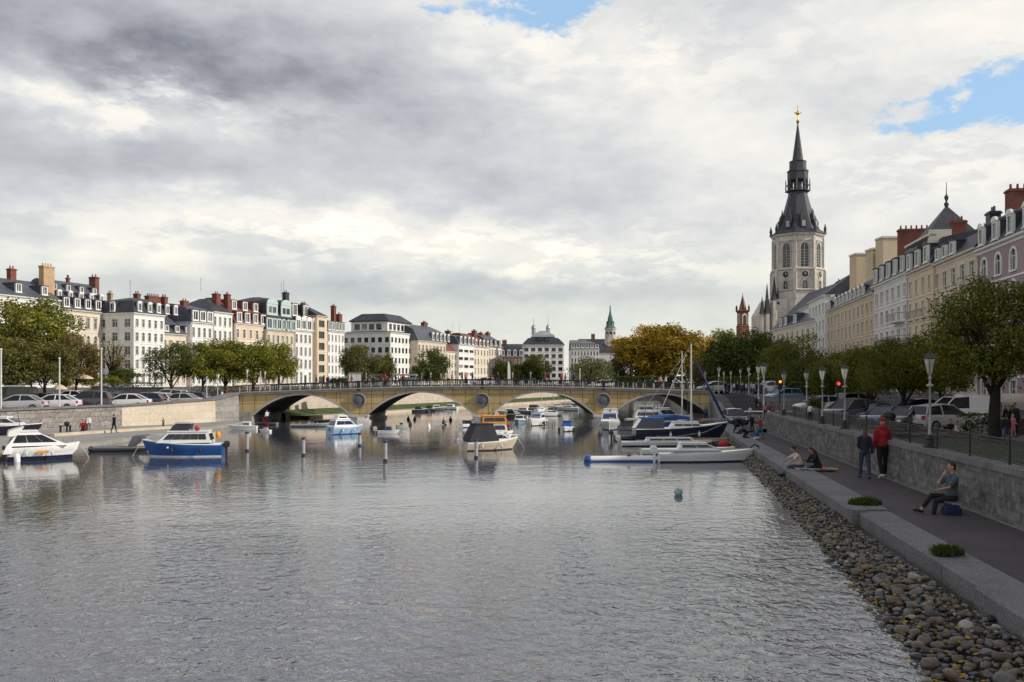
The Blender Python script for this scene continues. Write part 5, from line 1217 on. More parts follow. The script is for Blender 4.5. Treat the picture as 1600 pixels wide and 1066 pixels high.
r = root('billboard', 'white billboard box standing on the bridge behind the railing', 'billboard', (xat(555.5, 95.6), 95.6, 2.6))
mb = MB(); s = 95.6 / F; mb.box(-9.5 * s, 9.5 * s, -.3, .3, .5, zat(584, 95.6) - 2.6); mb.build('panel', white_r, r)
mb = MB(); mb.box(-9.9 * s, 9.9 * s, -.34, .34, zat(584, 95.6) - 2.598, zat(584, 95.6) - 2.5); mb.box(-.08, .08, -.08, .08, 0, .5); mb.build('frame', lamp_g, r)
mb = MB(); Y = 94.5; s = Y / F
mb.loft([[(-2.6 * s, -.03, 0), (2.6 * s, -.03, 0), (2.6 * s, .03, 0), (-2.6 * s, .03, 0)], [(-2.4 * s, -.03, .9), (2.4 * s, -.03, .9), (2.4 * s, .03, .9), (-2.4 * s, .03, .9)], [(-2.2 * s, -.03, 2.1), (1.6 * s, -.03, 2.1), (1.6 * s, .03, 2.1), (-2.2 * s, .03, 2.1)], [(-1.6 * s, -.03, 2.55), (-.4 * s, -.03, 2.55), (-.4 * s, .03, 2.55), (-1.6 * s, .03, 2.55)]])
tag(mb.build('feather_banner', mat('white_banner', (.8, .8, .8), .7, .04, 2), loc=(xat(795.5, Y), Y, 3.0)), 'tall white feather banner standing on the bridge', 'banner')
r = root('bus_shelter', 'glass bus shelter with flat roof behind the bridge railing', 'bus shelter', (xat(637, 98), 98, 2.6)); s = 98 / F; h = zat(587, 98) - 2.6
mb = MB(); mb.box(-22 * s, 14 * s, -.8, .8, h, h + .16); mb.build('canopy', mat('shelter_roof', (.30, .36, .36), .4, .1, 2), r)
for xx in (-12, 0, 12):
    mb = MB(); mb.box(xx * s - .04, xx * s + .04, .5, .58, 0, h); mb.build('post', lamp_w, r)
mb = MB(); mb.box(-12 * s, 12 * s, .59, .61, .3, h - .15); mb.build('glass_panel', g_teal, r)
def parasol(label, px, Y, top, hw):
    zb = zleft(xat(px, Y), Y); H = zat(top, Y) - zb; s = hw * Y / F; r = root('parasol', label, 'parasol', (xat(px, Y), Y, zb), 0, 'tan parasols in front of the cream townhouse')
    mb = MB(); mb.lathe([(.03, 0), (.03, H)], 6); mb.build('pole', lamp_g, r)
    mb = MB(); L = [[(rr * s * math.cos(k * math.pi / 4), rr * s * math.sin(k * math.pi / 4), H - z) for k in range(8)] for rr, z in ((1, .62), (1, .5), (.5, .2), (.03, 0))]
    mb.loft(L); mb.build('canopy', mat('tan_canvas', (.66, .52, .38), .85, .08, 1), r)
parasol('tan parasol right of the shorter flagpole', 129, 113, 584, 17); parasol('tan parasol behind the shorter flagpole', 87, 114, 585, 15); parasol('pale low parasol above the white saloon cars', 93, 108, 600, 12)
def signal(label, px, py, Y, zb, col, pos):
    r = root('traffic_light', label, 'traffic light', (xat(px, Y), Y, zb)); h = zat(py, Y) - zb
    mb = MB(); mb.cyl((0, .08, 0), (0, .08, h + .25), .05, .05, 8); mb.build('post', iron, r)
    mb = MB(); mb.box(-.16, .16, -.12, .03, h - .75 + .3, h + .3)
    for k in range(3): mb.lathe([(.12, 0), (.12, .1)], 10, (0, 0, 0)) if 0 else None
    hd = mb.build('head', iron, r)
    for k in range(3):
        m_ = MATS.get('lit_' + col) if k == pos else MATS.get('unlit_lens')
        if m_ is None:
            if k == pos:
                m_, n_, b_ = new_mat('lit_' + col); c_ = {'red': (1, .03, .05), 'orange': (1, .22, .02)}[col]
                b_.inputs['Base Color'].default_value = (*c_, 1); b_.inputs['Emission Color'].default_value = (*c_, 1); b_.inputs['Emission Strength'].default_value = 2.5
            else: m_ = mat('unlit_lens', (.03, .015, .015), .3, .1, 3)
        mb = MB(); mb.ball((0, -.13, h + .17 - .24 * k), (.11, .05, .11) if k == pos else (.085, .04, .085), 10); mb.build('lens', m_, hd)
signal('traffic light glowing orange under the dark tree', 1218.5, 600, 76, .9, 'orange', 0)
signal('traffic light glowing red behind the blue parked cars', 1309.5, 603.5, 66, ZG, 'red', 0)
# iron fence on the promenade wall
fence = root('fence', 'dark iron mesh fence on top of the long promenade wall', 'fence', (0, 0, 0), kind='thing')
mesh_m, nt, b = new_mat('fence_mesh')
b.inputs['Base Color'].default_value = (.028, .028, .034, 1); b.inputs['Roughness'].default_value = .6
tr = nt.node('ShaderNodeBsdfTransparent'); mx = nt.node('ShaderNodeMixShader')
geo = nt.node('ShaderNodeNewGeometry').outputs['Position']; sx = nt.node('ShaderNodeSeparateXYZ'); nt.L.new(geo, sx.inputs[0])
bars = nt.m('LESS_THAN', nt.m('FRACT', nt.m('MULTIPLY', sx.outputs[1], 7)), .42)
ly = nt.m('LESS_THAN', nt.m('FRACT', nt.m('MULTIPLY', sx.outputs[2], 14)), .40)
fac = nt.m('MAXIMUM', bars, ly)
nt.L.new(fac, mx.inputs[0]); nt.L.new(tr.outputs[0], mx.inputs[1]); nt.L.new(b.outputs[0], mx.inputs[2]); nt.L.new(mx.outputs[0], nt.N['Material Output'].inputs['Surface'])
FH = .56; fx_ = lambda Y: xwall(Y) + .24
fy = [57 - 57 * (i / 21) ** .8 for i in range(22)]
for Ya, Yb in zip(fy, fy[1:]):
    mb = MB(); mb.quad((fx_(Ya), Ya, ZW + .07), (fx_(Yb), Yb, ZW + .07), (fx_(Yb), Yb, ZW + FH - .03), (fx_(Ya), Ya, ZW + FH - .03)); mb.build('mesh_panel', mesh_m, fence)
    mb = MB(); a, c = Vector((fx_(Ya), Ya, 0)), Vector((fx_(Yb), Yb, 0))
    for z in (ZW + .05, ZW + FH - .02): mb.tube([a + Vector((0, 0, z)), c + Vector((0, 0, z))], .018, 4)
    mb.build('rail', iron, fence)
for Y in fy:
    mb = MB(); x = fx_(Y); mb.box(x - .022, x + .022, Y - .022, Y + .022, ZW, ZW + FH + .03); mb.box(x - .03, x + .03, Y - .03, Y + .03, ZW + FH + .03, ZW + FH + .055); mb.build('post', iron, fence)

# ---------------------------------------------------------------- vehicles
def paint(name, col, rough=.25): return mat(name, col, rough, .03, .6, spec=.5, coat=.6)
p_white, p_silver, p_dark, p_navy, p_blue, p_black, p_sky = paint('white_car_paint', (.72, .72, .72)), paint('silver_car_paint', (.42, .43, .44), .3), paint('dark_car_paint', (.05, .052, .058)), paint('navy_car_paint', (.02, .03, .07)), paint('blue_car_paint', (.05, .09, .17)), paint('black_car_paint', (.012, .012, .014)), paint('sky_car_paint', (.13, .26, .36))
tyre = mat('tyre_rubber', (.012, .012, .012), .85, .1, 3); rim_m = mat('alloy_rim', (.35, .35, .36), .3, .1, 3, metal=.8)
lightw = mat('headlamp_lens', (.65, .65, .62), .1, .05, 3); lightr = mat('tail_lamp_lens', (.35, .02, .02), .2, .1, 3); carglass = glass_mat('car_window_glass', (.012, .014, .018), .04, .45)
plastic = mat('black_plastic', (.02, .02, .021), .6, .1, 3); plate_m = mat('number_plate', (.7, .68, .55), .5, .05, 3)
CAR = {'saloon': dict(L=4.4, W=1.76, b=[(-2.2, .45, .86, .66), (-2.12, .26, .94, .80), (-1.3, .22, .98, .87), (.6, .22, .93, .88), (1.6, .22, .84, .85), (2.05, .26, .74, .76), (2.2, .36, .60, .58)], c=[(-1.75, .97), (-.95, 1.40), (-.2, 1.45), (.35, 1.40), (1.2, .93)], gz=.93),
       'hatch': dict(L=3.9, W=1.72, b=[(-1.95, .45, .92, .70), (-1.88, .26, 1.0, .80), (-1.1, .22, 1.0, .86), (.6, .22, .98, .86), (1.4, .22, .92, .83), (1.8, .26, .78, .74), (1.95, .36, .62, .58)], c=[(-1.85, .99), (-1.45, 1.42), (-.4, 1.50), (.35, 1.46), (1.15, .97)], gz=.97),
       'suv': dict(L=4.4, W=1.85, b=[(-2.2, .55, 1.0, .72), (-2.14, .36, 1.08, .86), (-1.3, .30, 1.10, .92), (.6, .30, 1.08, .92), (1.6, .30, 1.04, .90), (2.05, .34, .92, .82), (2.2, .44, .75, .64)], c=[(-2.1, 1.07), (-1.8, 1.62), (-.6, 1.74), (.3, 1.70), (1.15, 1.08)], gz=1.06),
       'van': dict(L=5.2, W=1.95, b=[(-2.6, .45, 1.2, .90), (-2.56, .34, 1.24, .95), (-1.3, .30, 1.24, .97), (1.0, .30, 1.2, .97), (1.9, .30, 1.12, .93), (2.45, .34, .95, .84), (2.6, .46, .75, .66)], c=[(-2.55, 1.2), (-2.5, 2.05), (-.2, 2.1), (.95, 2.02), (1.95, 1.14)], gz=1.18)}
def make_car(kind, pm):
    S = CAR[kind]; r = root(kind if kind in ('van',) else 'parked_car', 'x', 'van' if kind == 'van' else 'car')
    def sec(x, zb, zt_, hw):
        return [(x, -hw * .9, zb), (x, -hw, zb + .12), (x, -hw, zt_ - .18), (x, -hw * .93, zt_ - .03), (x, -hw * .8, zt_), (x, hw * .8, zt_), (x, hw * .93, zt_ - .03), (x, hw, zt_ - .18), (x, hw, zb + .12), (x, hw * .9, zb)]
    mb = MB(); mb.loft([sec(*b_) for b_ in S['b']])
    hw = S['W'] / 2; c = S['c']
    # pillars and roof
    rw = hw * .72; bw = hw * .90; n = len(c)
    def rib(i, off=0, wofs=0):
        x, z = c[i]; zmin = S['gz'] - .02; w_ = bw + (rw - bw) * min(1, (z - zmin) / (max(k[1] for k in c) - zmin)) + wofs
        return [(x, -w_, z + off), (x, w_, z + off)]
    L = [[(c[i][0], -rw, c[i][1] - .05), (c[i][0], -rw * .92, c[i][1] + .01), (c[i][0], 0, c[i][1] + .05), (c[i][0], rw * .92, c[i][1] + .01), (c[i][0], rw, c[i][1] - .05)] for i in range(1, n - 1)]
    mb.loft(L)
    for sy in (-1, 1):
        for (xa, za), (xb, zb_) in (((c[0][0], S['gz']), c[1]), ((c[-1][0], S['gz']), c[-2]), (((c[1][0] + c[-2][0]) / 2 + .05, S['gz']), ((c[1][0] + c[-2][0]) / 2 + .0, max(k[1] for k in c) - .03))):
            mb.tube([(xa, sy * bw, za), (xb, sy * rw * .98, zb_ - .02)], .045, 5)
    mb.build('body', pm, r, 35)
    mb = MB(); g = .015
    xs_ = [k[0] for k in c]; base_z = S['gz'] - .03
    A_ = lambda i, sy: (c[i][0], sy * (rw - g), c[i][1] - .02)
    B_ = lambda i, sy: (min(max(c[i][0], c[0][0] + .03), c[-1][0] - .03), sy * (bw - g), base_z)
    for sy in (-1, 1):
        pts = [B_(0, sy)] + [A_(i, sy) for i in range(1, n - 1)] + [B_(n - 1, sy)]
        mb.add(pts, [tuple(range(len(pts)))])
    if kind != 'van': mb.quad(B_(0, -1), A_(1, -1), A_(1, 1), B_(0, 1))
    mb.quad(A_(n - 2, -1), B_(n - 1, -1), B_(n - 1, 1), A_(n - 2, 1)); mb.build('window_glass', carglass, r)
    if kind == 'van':
        mb = MB()
        for sy in (-1, 1):
            pts = [(-2.56, sy * (bw + .02), 1.18), (-2.5, sy * (rw + .03), 2.03), (-.25, sy * (rw + .03), 2.08), (-.15, sy * (bw + .02), 1.18)]
            mb.add(pts, [(0, 1, 2, 3)])
            for xx in (-1.7, -.9): mb.box(xx - .01, xx + .01, sy * bw, sy * (bw + .03), 1.2, 1.24)
        mb.quad((-2.57, -bw, 1.18), (-2.57, bw, 1.18), (-2.51, rw, 2.04), (-2.51, -rw, 2.04)); mb.build('cargo_panel', pm, r)
        mb = MB(); mb.box(-1.9, .1, -.55, .55, 2.1, 2.22); mb.build('roof_rack', lamp_w, r)
    xf, xb = S['b'][-1][0], S['b'][0][0]
    for sx, sy in ((1, -1), (1, 1), (-1, -1), (-1, 1)):
        x = xf * .62 if sx > 0 else xb * .62; R_ = .32 if kind != 'suv' else .37; y0 = sy * (hw - .16)
        mb = MB(); mb.loft([[(x + q * math.cos(a_ * math.pi / 8), y0 + sy * d, R_ + q * math.sin(a_ * math.pi / 8)) for a_ in range(16)] for q, d in ((R_ * .9, -.1), (R_, -.07), (R_, .14), (R_ * .92, .175), (R_ * .64, .17))])
        wo = fix_normals(mb.build('wheel', tyre, r))
        mb = MB(); mb.loft([[(x + q * math.cos(a_ * math.pi / 8), y0 + sy * d, R_ + q * math.sin(a_ * math.pi / 8)) for a_ in range(16)] for q, d in ((R_ * .62, .172), (R_ * .55, .185), (R_ * .15, .16))]); fix_normals(mb.build('rim', rim_m, wo))
    zf = S['b'][-2][2] - .14; zr = S['b'][1][2] - .2
    for sy in (-1, 1):
        mb = MB(); mb.ball((xf - .12, sy * hw * .68, zf), (.13, .17, .075), 8); mb.build('headlight', lightw, r)
        mb = MB(); mb.box(xb - .015, xb + .1, sy * hw * .72 - .14, sy * hw * .72 + .14, zr - .1, zr + .14); mb.build('tail_light', lightr, r)
        mb = MB(); mb.ball((c[-1][0] - .25, sy * (hw + .06), S['gz'] + .06), (.06, .1, .07), 6); mb.build('mirror', plastic, r)
    for xx, nm in ((xf - .05, 'bumper'), (xb + .05, 'bumper')):
        mb = MB(); mb.box(xx - .08, xx + .08, -hw * .72, hw * .72, .34, .5); mb.build(nm, plastic, r)
    mb = MB(); mb.box(xb - .04, xb - .025, -.26, .26, .58, .69); mb.build('number_plate', plate_m, r)
    return r
CARS = {}
def car(kind, pm, px, Y, ang, label, z=None, scale=1, group=None):
    if kind not in CARS: CARS[kind] = make_car(kind, p_white); r = CARS[kind]
    else: r = dup(CARS[kind])
    x = xat(px, Y); r.location = (x, Y, z if z is not None else (zleft(x, Y) if px < 700 else ZG)); r.rotation_euler[2] = rad(ang); r.scale = (scale,) * 3
    r['label'] = label; r['group'] = group or 'parked cars'
    for ch in r.children:
        if ch.name.split('.')[0] in ('body', 'cargo_panel'):
            ch.material_slots[0].link = 'OBJECT'; ch.material_slots[0].material = pm
    return r
GCL, GCR = 'cars parked behind the left quay wall', 'cars parked along the right street'
for k, pm, px, Y, ang, lab in (('saloon', p_silver, 31, 84, 186, 'pale silver saloon at the far left above the dark quay wall'), ('saloon', p_white, 86, 87, 184, 'white saloon parked beside the shorter flagpole'),
        ('suv', p_dark, 139, 90, 182, 'dark grey off-roader left of the taller flagpole'), ('hatch', p_navy, 168, 93, 182, 'dark teal hatchback right of the taller flagpole'), ('saloon', p_white, 198, 91, 182, 'white saloon in front of the garden wall'),
        ('hatch', p_navy, 226, 95, 180, 'navy hatchback over the joint of dark and pale wall'), ('hatch', p_white, 241, 98, 176, 'small white hatchback behind the navy one'), ('suv', p_silver, 262, 104, 172, 'silver people carrier under the dark green tree'),
        ('saloon', p_silver, 281, 98, 176, 'silver saloon above the pale stone wall'), ('hatch', p_blue, 299, 103, 172, 'blue hatchback nearest the bridge ramp'), ('van', p_black, 14, 98, 180, 'black van behind the pale silver saloon'),
        ('suv', p_black, 146, 104, 180, 'black off-roader in the back row before the garden wall'), ('saloon', p_dark, 60, 100, 180, 'dark saloon in the back row under the olive trees'), ('saloon', p_white, 110, 108, 180, 'white saloon in the back row near the parasols')):
    car(k, pm, px, Y, ang, lab, group=GCL)
for k, pm, px, Y, ang, z, sc_, lab in (('suv', p_silver, 1471, 53, 22, ZG, .86, 'silver off-roader with dark windows behind the nearest lantern lamp'), ('van', p_white, 1500, 62, 190, ZG, .86, 'white panel van in front of the cream townhouse'),
        ('saloon', p_blue, 1386, 57, 215, ZG, .9, 'steel blue saloon facing the water behind the lantern lamp'), ('hatch', p_dark, 1421, 53.5, 212, ZG, .9, 'dark blue hatchback left of the silver off-roader'), ('saloon', p_navy, 1362, 62, 215, ZG, .95, 'navy saloon between the grey people carrier and steel blue car'),
        ('suv', p_dark, 1327, 62, 210, ZG, .95, 'grey people carrier behind the red traffic light'), ('saloon', p_black, 1432, 72, 190, ZG, 1, 'black saloon left of the white van roof'), ('suv', p_silver, 1321, 78, 195, ZG + .1, 1, 'silver car roof visible behind the grey people carrier'),
        ('hatch', p_sky, 1224, 88, 200, 1.6, .9, 'sky blue hatchback on the street behind the crowd'), ('saloon', p_silver, 1283, 78, 190, .95, 1, 'silver saloon behind the low hedge'), ('saloon', p_white, 1203, 100, 190, 2.3, .9, 'white car behind the white twin lamps'),
        ('saloon', p_silver, 1116, 110, 190, 2.3, .9, 'silver car parked under the dark trees at bridge end'), ('saloon', p_white, 855, 98.5, 180, 3.0, .5, 'small white car crossing the bridge right of the middle'),
        ('hatch', p_dark, 531, 97.5, 180, 2.6, .6, 'dark car crossing the bridge left of the billboard'), ('suv', p_white, 755, 98.5, 180, 3.05, .55, 'white car crossing the bridge in the middle'), ('saloon', p_white, 938, 98.5, 180, 2.8, .6, 'white car crossing the bridge below the willow')):
    car(k, pm, px, Y, ang, lab, z, sc_, GCR if px > 1150 else 'cars crossing the bridge')
car('saloon', p_navy, 1147, 66, 268, 'navy car with white roof parked on the quay by the sailing boat', ZP, .8, GCR)
# café awning by the right street
r = root('awning', 'pale market awning on posts at the right picture edge', 'awning', (xat(1590, 50), 50, ZG))
mb = MB(); L = []
for i in range(7):
    t = i / 6 * math.pi / 2; L.append([(-1.4, -1.1 * math.cos(t) if 0 else -1.2 + 1.2 * (1 - math.cos(t)), 1.55 + .55 * math.sin(t)), (2.6, -1.2 + 1.2 * (1 - math.cos(t)), 1.55 + .55 * math.sin(t))])
mb.loft(L, closed=False, caps=False); mb.build('canopy', mat('awning_canvas', (.42, .39, .34), .85, .12, 1), r)
for xx, yy, h_ in ((-1.3, -1.1, 1.55), (2.5, -1.1, 1.55), (-1.3, 0, 2.08), (2.5, 0, 2.08)):
    mb = MB(); mb.box(xx - .03, xx + .03, yy - .03, yy + .03, 0, h_); mb.build('post', lamp_g, r)
mb = MB(); mb.box(-1.2, 2.4, -.7, -.1, 0, .8); mb.build('counter', door_m, r)
# ---------------------------------------------------------------- boats
b_white = mat('white_gelcoat', (.80, .80, .79), .25, .05, .8, coat=.4, dirt=.15); b_navy = mat('navy_gelcoat', (.012, .018, .045), .2, .08, .8, coat=.5)
b_blue = mat('blue_gelcoat', (.015, .085, .30), .22, .06, .8, coat=.5); b_grey = mat('grey_tube_rubber', (.16, .165, .175), .6, .12, 2); b_lgrey = mat('pale_grey_gelcoat', (.42, .43, .44), .35, .08, 1)
b_dark = mat('dark_rubber', (.03, .03, .034), .6, .15, 2); b_cream = mat('cream_gelcoat', (.56, .49, .37), .3, .06, 1, dirt=.2); b_canvas = mat('black_canvas_cover', (.022, .023, .032), .75, .2, 2)
b_bluec = mat('blue_canvas', (.025, .09, .28), .7, .15, 2); b_orange = mat('orange_paint', (.72, .30, .03), .5, .1, 2); b_teal = mat('teal_gelcoat', (.20, .36, .40), .3, .08, 1)
b_wood = mat('varnished_wood', (.33, .17, .06), .5, .2, 5); b_glass = glass_mat('boat_glass', (.018, .022, .03), .05, .5); b_blueg = glass_mat('blue_boat_glass', (.02, .06, .20), .08, .7)
alu = mat('mast_aluminium', (.62, .62, .60), .4, .05, 2, metal=.2); steel = mat('stainless_rail', (.5, .5, .5), .3, .05, 2, metal=.8); b_yel = mat('yellow_plastic', (.65, .42, .04), .45, .1, 2); b_red = mat('red_fabric', (.38, .03, .035), .8, .15, 2)
def wl(row, z=0): return (CZ - z) * F / (row - HY)
def boat(name, label, px, row, L, B, H, ang, mats, deck=None, bow=.35, cat='boat', group='boats moored in the river', z=0, full=2.2, tuck=.82, Y=None, bs=.06):
    "hull with flared bow; x forward, waterline at z = 0; mats = (below stripe, main, rubbing strake)"
    Y = Y or wl(row, z); r = root(name, label, cat, (xat(px, Y), Y, z), rad(ang), group)
    N = 14; mb = MB(); L_ = []; dk = []
    for i in range(N + 1):
        t = i / N; q = max(0, (t - .4) / .6); w = B / 2 * (1 - q ** full) * (.90 + .10 * min(1, t / .3)); w = max(w, .012); zs = H * (1 + bow * t ** 2.2)
        x = -L / 2 + L * t; xw = x - (L * .10) * q ** 1.5; ww = max(.008, w * tuck * (1 - .35 * q)); xm = (x * 2 + xw) / 3
        L_.append([(x, -w, zs), (x, -w * 1.02, zs - .05), (xm, -(w * .6 + ww * .4), zs * .55), (xw, -ww, bs), (xw, -ww * .95, -.04), (xw, 0, -.2), (xw, ww * .95, -.04), (xw, ww, bs), (xm, (w * .6 + ww * .4), zs * .55), (x, w * 1.02, zs - .05), (x, w, zs)])
        dk.append([(x, -w * .97, zs - .015), (x, 0, zs + .02), (x, w * .97, zs - .015)])
    ms = []
    for i in range(N): ms += [2, 1, 1, 0, 0, 0, 0, 1, 1, 2]
    mb.loft(L_, 0, caps=False, closed=False); mb.M = ms
    n = 11; mb.F.append(tuple(range(n))); mb.M.append(1)
    fix_normals(mb.build('hull', mats, r, 40))
    mb = MB(); mb.loft(dk, closed=False, caps=False); mb.build('deck', deck or b_white, r)
    r['L'] = L
    if L > 1.4 and z == 0:
        zb = H * (1 + bow); q = MB(); q.tube([(L / 2 - .03, 0, zb), (L / 2 + .18, .05, zb * .55), (L / 2 + .38, .08, .1), (L / 2 + .45, .1, -.1)], .011, 5); q.build('mooring_rope', alu, r)
    if 2.2 < L < 4 and z == 0 and B > 1.1:
        for sy in (-1, 1):
            for xx in (-.25, .1):
                q = MB(); rr = .055; q.lathe([(.01, -rr * 2), (rr * .8, -rr * 1.6), (rr, -rr), (rr, rr), (rr * .8, rr * 1.6), (.012, rr * 2), (.01, rr * 4.5)], 8, (L * xx, sy * (B / 2 * .98 + .05), H * .52)); q.build('fender', b_dark if sy > 0 else alu, r, 50)
        q = MB(); zz = H * (1 + bow * .6)
        for sy in (-1, 1):
            q.tube([(L * .12, sy * B * .40, zz - .02), (L * .14, sy * B * .40, zz + .17), (L * .34, sy * B * .26, zz + .22), (L * .47, 0, zz + .26)], .011, 5)
            q.tube([(L * .25, sy * B * .34, zz - .02), (L * .25, sy * B * .335, zz + .2)], .009, 5)
        q.build('guard_rail', steel, r)
    return r
def cabin(r, x0, x1, w, z0, h, sf, sb, m, nwin=3, gm=None, fw=True, bw=False, roof=None, name='cabin', over=.04, wt=.84, tint=None, wz=(.32, .82)):
    "cabin with raked ends; side windows, windscreen and rear window are parts"
    gm = gm or b_glass; a, b = w / 2, w / 2 * wt
    lo = [(x0, -a, z0), (x1, -a, z0), (x1, a, z0), (x0, a, z0)]; hi = [(x0 + sb, -b, z0 + h), (x1 - sf, -b, z0 + h), (x1 - sf, b, z0 + h), (x0 + sb, b, z0 + h)]
    mb = MB(); mb.loft([lo, hi]); cb_ = mb.build(name, m, r)
    mb = MB(); rr = [(x0 + sb - over, -b - over, 0), (x1 - sf + over * 1.5, -b - over, 0), (x1 - sf + over * 1.5, b + over, 0), (x0 + sb - over, b + over, 0)]
    mb.loft([[(x, y, z0 + h + .002) for x, y, _ in rr], [(x, y, z0 + h + .035) for x, y, _ in rr], [(x * .94 + (x0 + x1) * .03, y * .85, z0 + h + .06) for x, y, _ in rr]]); mb.build('cabin_roof', roof or m, r)
    def panel(A, Bp, C, Dp, u0, u1, v0, v1, nm, n_):
        def P(u, v): return (Vector(A).lerp(Vector(Bp), u)).lerp(Vector(Dp).lerp(Vector(C), u), v) + Vector(n_) * .012
        def Q(u, v): return P(u, v) + Vector(n_) * .012
        q = MB(); q.loft([[P(u0, v0), P(u1, v0), P(u1, v1), P(u0, v1)], [Q(u0, v0), Q(u1, v0), Q(u1, v1), Q(u0, v1)]]); fix_normals(q.build(nm, gm, r))
    for sy, (i, j) in ((-1, (0, 1)), (1, (2, 3))):
        for k in range(nwin):
            g = .06; u0 = .06 + .88 * k / nwin + g * .5 / max(nwin, 1); u1 = .06 + .88 * (k + 1) / nwin - g * .5 / max(nwin, 1)
            panel(lo[i], lo[j], hi[j], hi[i], u0, u1, wz[0], wz[1], 'window', (0, sy, 0))
    if fw: panel(lo[1], lo[2], hi[2], hi[1], .07, .93, wz[0], wz[1] + .06, 'windscreen', (1, 0, .3))
    if bw: panel(lo[3], lo[0], hi[0], hi[3], .1, .9, wz[0] - .1, wz[1], 'window', (-1, 0, .2))
    return cb_
def outboard(r, x, y=0, z=.35, m=None):
    mb = MB(); mb.loft([[(x - .02, y - .1, z), (x - .28, y - .09, z), (x - .28, y + .09, z), (x - .02, y + .1, z)], [(x - .04, y - .12, z + .16), (x - .32, y - .1, z + .2), (x - .32, y + .1, z + .2), (x - .04, y + .12, z + .16)], [(x - .08, y - .07, z + .3), (x - .26, y - .06, z + .3), (x - .26, y + .06, z + .3), (x - .08, y + .07, z + .3)]])
    mb.box(x - .2, x - .1, y - .035, y + .035, -.15, z + .002); mb.build('outboard_motor', m or b_dark, r)
def fender(r, pts, m=None, rr=.07):
    for x, y, z in pts:
        mb = MB(); mb.lathe([(.01, -rr * 1.9), (rr * .8, -rr * 1.6), (rr, -rr), (rr, rr), (rr * .8, rr * 1.6), (.02, rr * 1.9), (.012, rr * 3.2)], 8, (x, y, z)); mb.build('fender', m or b_white, r, 50)
def rail(r, x0, x1, y, z, h, n=4, name='guard_rail'):
    mb = MB(); mb.tube([(x0, y, z + h), (x1, y * .75, z + h * 1.1)], .012, 5)
    for i in range(n): t = i / (n - 1); mb.tube([(x0 + (x1 - x0) * t, y * (1 - .25 * t), z), (x0 + (x1 - x0) * t, y * (1 - .25 * t), z + h * (1 + .1 * t))], .010, 5)
    mb.build(name, steel, r)
def mast(r, x, z0, H, rr=.035, boom=0, spread=.5, stays=(), name='mast'):
    mb = MB(); mb.cyl((x, 0, z0), (x, 0, H), rr, rr * .7, 8)
    if spread: mb.cyl((x, -spread, H * .62), (x, spread, H * .62), .012, .012, 5)
    mb.build(name, alu, r)
    if boom: mb = MB(); mb.cyl((x - .03, 0, z0 + .5), (x - boom, 0, z0 + .52), .03, .03, 7); mb.build('boom', alu, r)
    for p, q, s_ in stays: mb = MB(); mb.cyl(p, q, s_, s_, 5); mb.build('stay', steel, r)
# white and navy cruiser at the left edge
r = boat('motor_cruiser', 'white and navy motor cruiser with stern towards the viewer at left', 68, 718, 2.95, 1.6, .6, 30, [b_navy, b_white, b_white], bow=.25, bs=.2)
mb = MB(); mb.loft([[(-1.66, -.84, .34), (-1.66, .84, .34), (-1.5, .82, .70), (-1.5, -.82, .70)], [(-1.3, -.84, .34), (-1.3, .84, .34), (-1.3, .8, .70), (-1.3, -.8, .70)]]); fix_normals(mb.build('transom', b_white, r))
cabin(r, -1.5, .95, 1.42, .66, .62, 1.25, .45, b_white, 3, bw=True, wt=.72, wz=(.25, .78))
mb = MB(); mb.loft([[(-1.45 + .02 * k, s_ * .66, 1.1 + .08 * k) for s_ in (-1, 1)] + [(-1.1 + .1 * k, s_ * .6, 1.1 + .14 * k) for s_ in (1, -1)] for k in range(4)]); mb.build('roll_bar', b_white, r)
mb = MB(); mb.box(-1.70, -1.665, -.28, .28, .18, .36); mb.build('number_plate', b_yel, r)
mb = MB(); mb.box(-1.67, -1.55, -.62, .1, .52, .66); mb.build('vent_panel', b_glass, r)
mb = MB(); mb.box(-.3, -.1, -.845, -.83, .33, .45); mb.box(-.06, .12, -.845, -.83, .33, .45); mb.build('emblem', b_orange, r)
fender(r, [(-1.1, -.98, .12)], b_white, .13); rail(r, .4, 1.55, -.5, .78, .25)
mb = MB(); mb.cyl((-.9, .3, 1.3), (-1.05, .35, 2.35), .015, .01, 5); mb.build('aerial', iron, r)
# blue cabin cruiser
r = boat('cabin_cruiser', 'blue hulled cabin cruiser with white wheelhouse and orange buoys at stern', 286, 713, 3.65, 1.45, .60, 188, [b_white, b_blue, b_white], bow=.35)
cabin(r, -1.35, 1.1, 1.2, .66, .5, .55, .15, b_white, 5, bw=True, gm=b_glass, wt=.86)
cabin(r, -.35, .55, .95, 1.2, .34, .3, -.05, b_glass, 2, fw=True, roof=b_lgrey, name='flybridge_screen', wt=.9)
rail(r, .6, 1.75, .55, .75, .18); rail(r, .6, 1.75, -.55, .75, .18)
mb = MB(); mb.ball((-1.62, .12, .98), (.13, .2, .2), 10); mb.build('buoy', b_orange, r, 60)
mb = MB(); mb.ball((-.75, .55, 1.34), (.13, .05, .13), 10); mb.build('lifebuoy', mat('red_plastic', (.6, .06, .04), .5, .1, 2), r, 60)
outboard(r, -1.80, -.1, .40); mb = MB(); mb.box(.5, .58, .735, .745, .42, .5); mb.build('emblem', b_white, r)
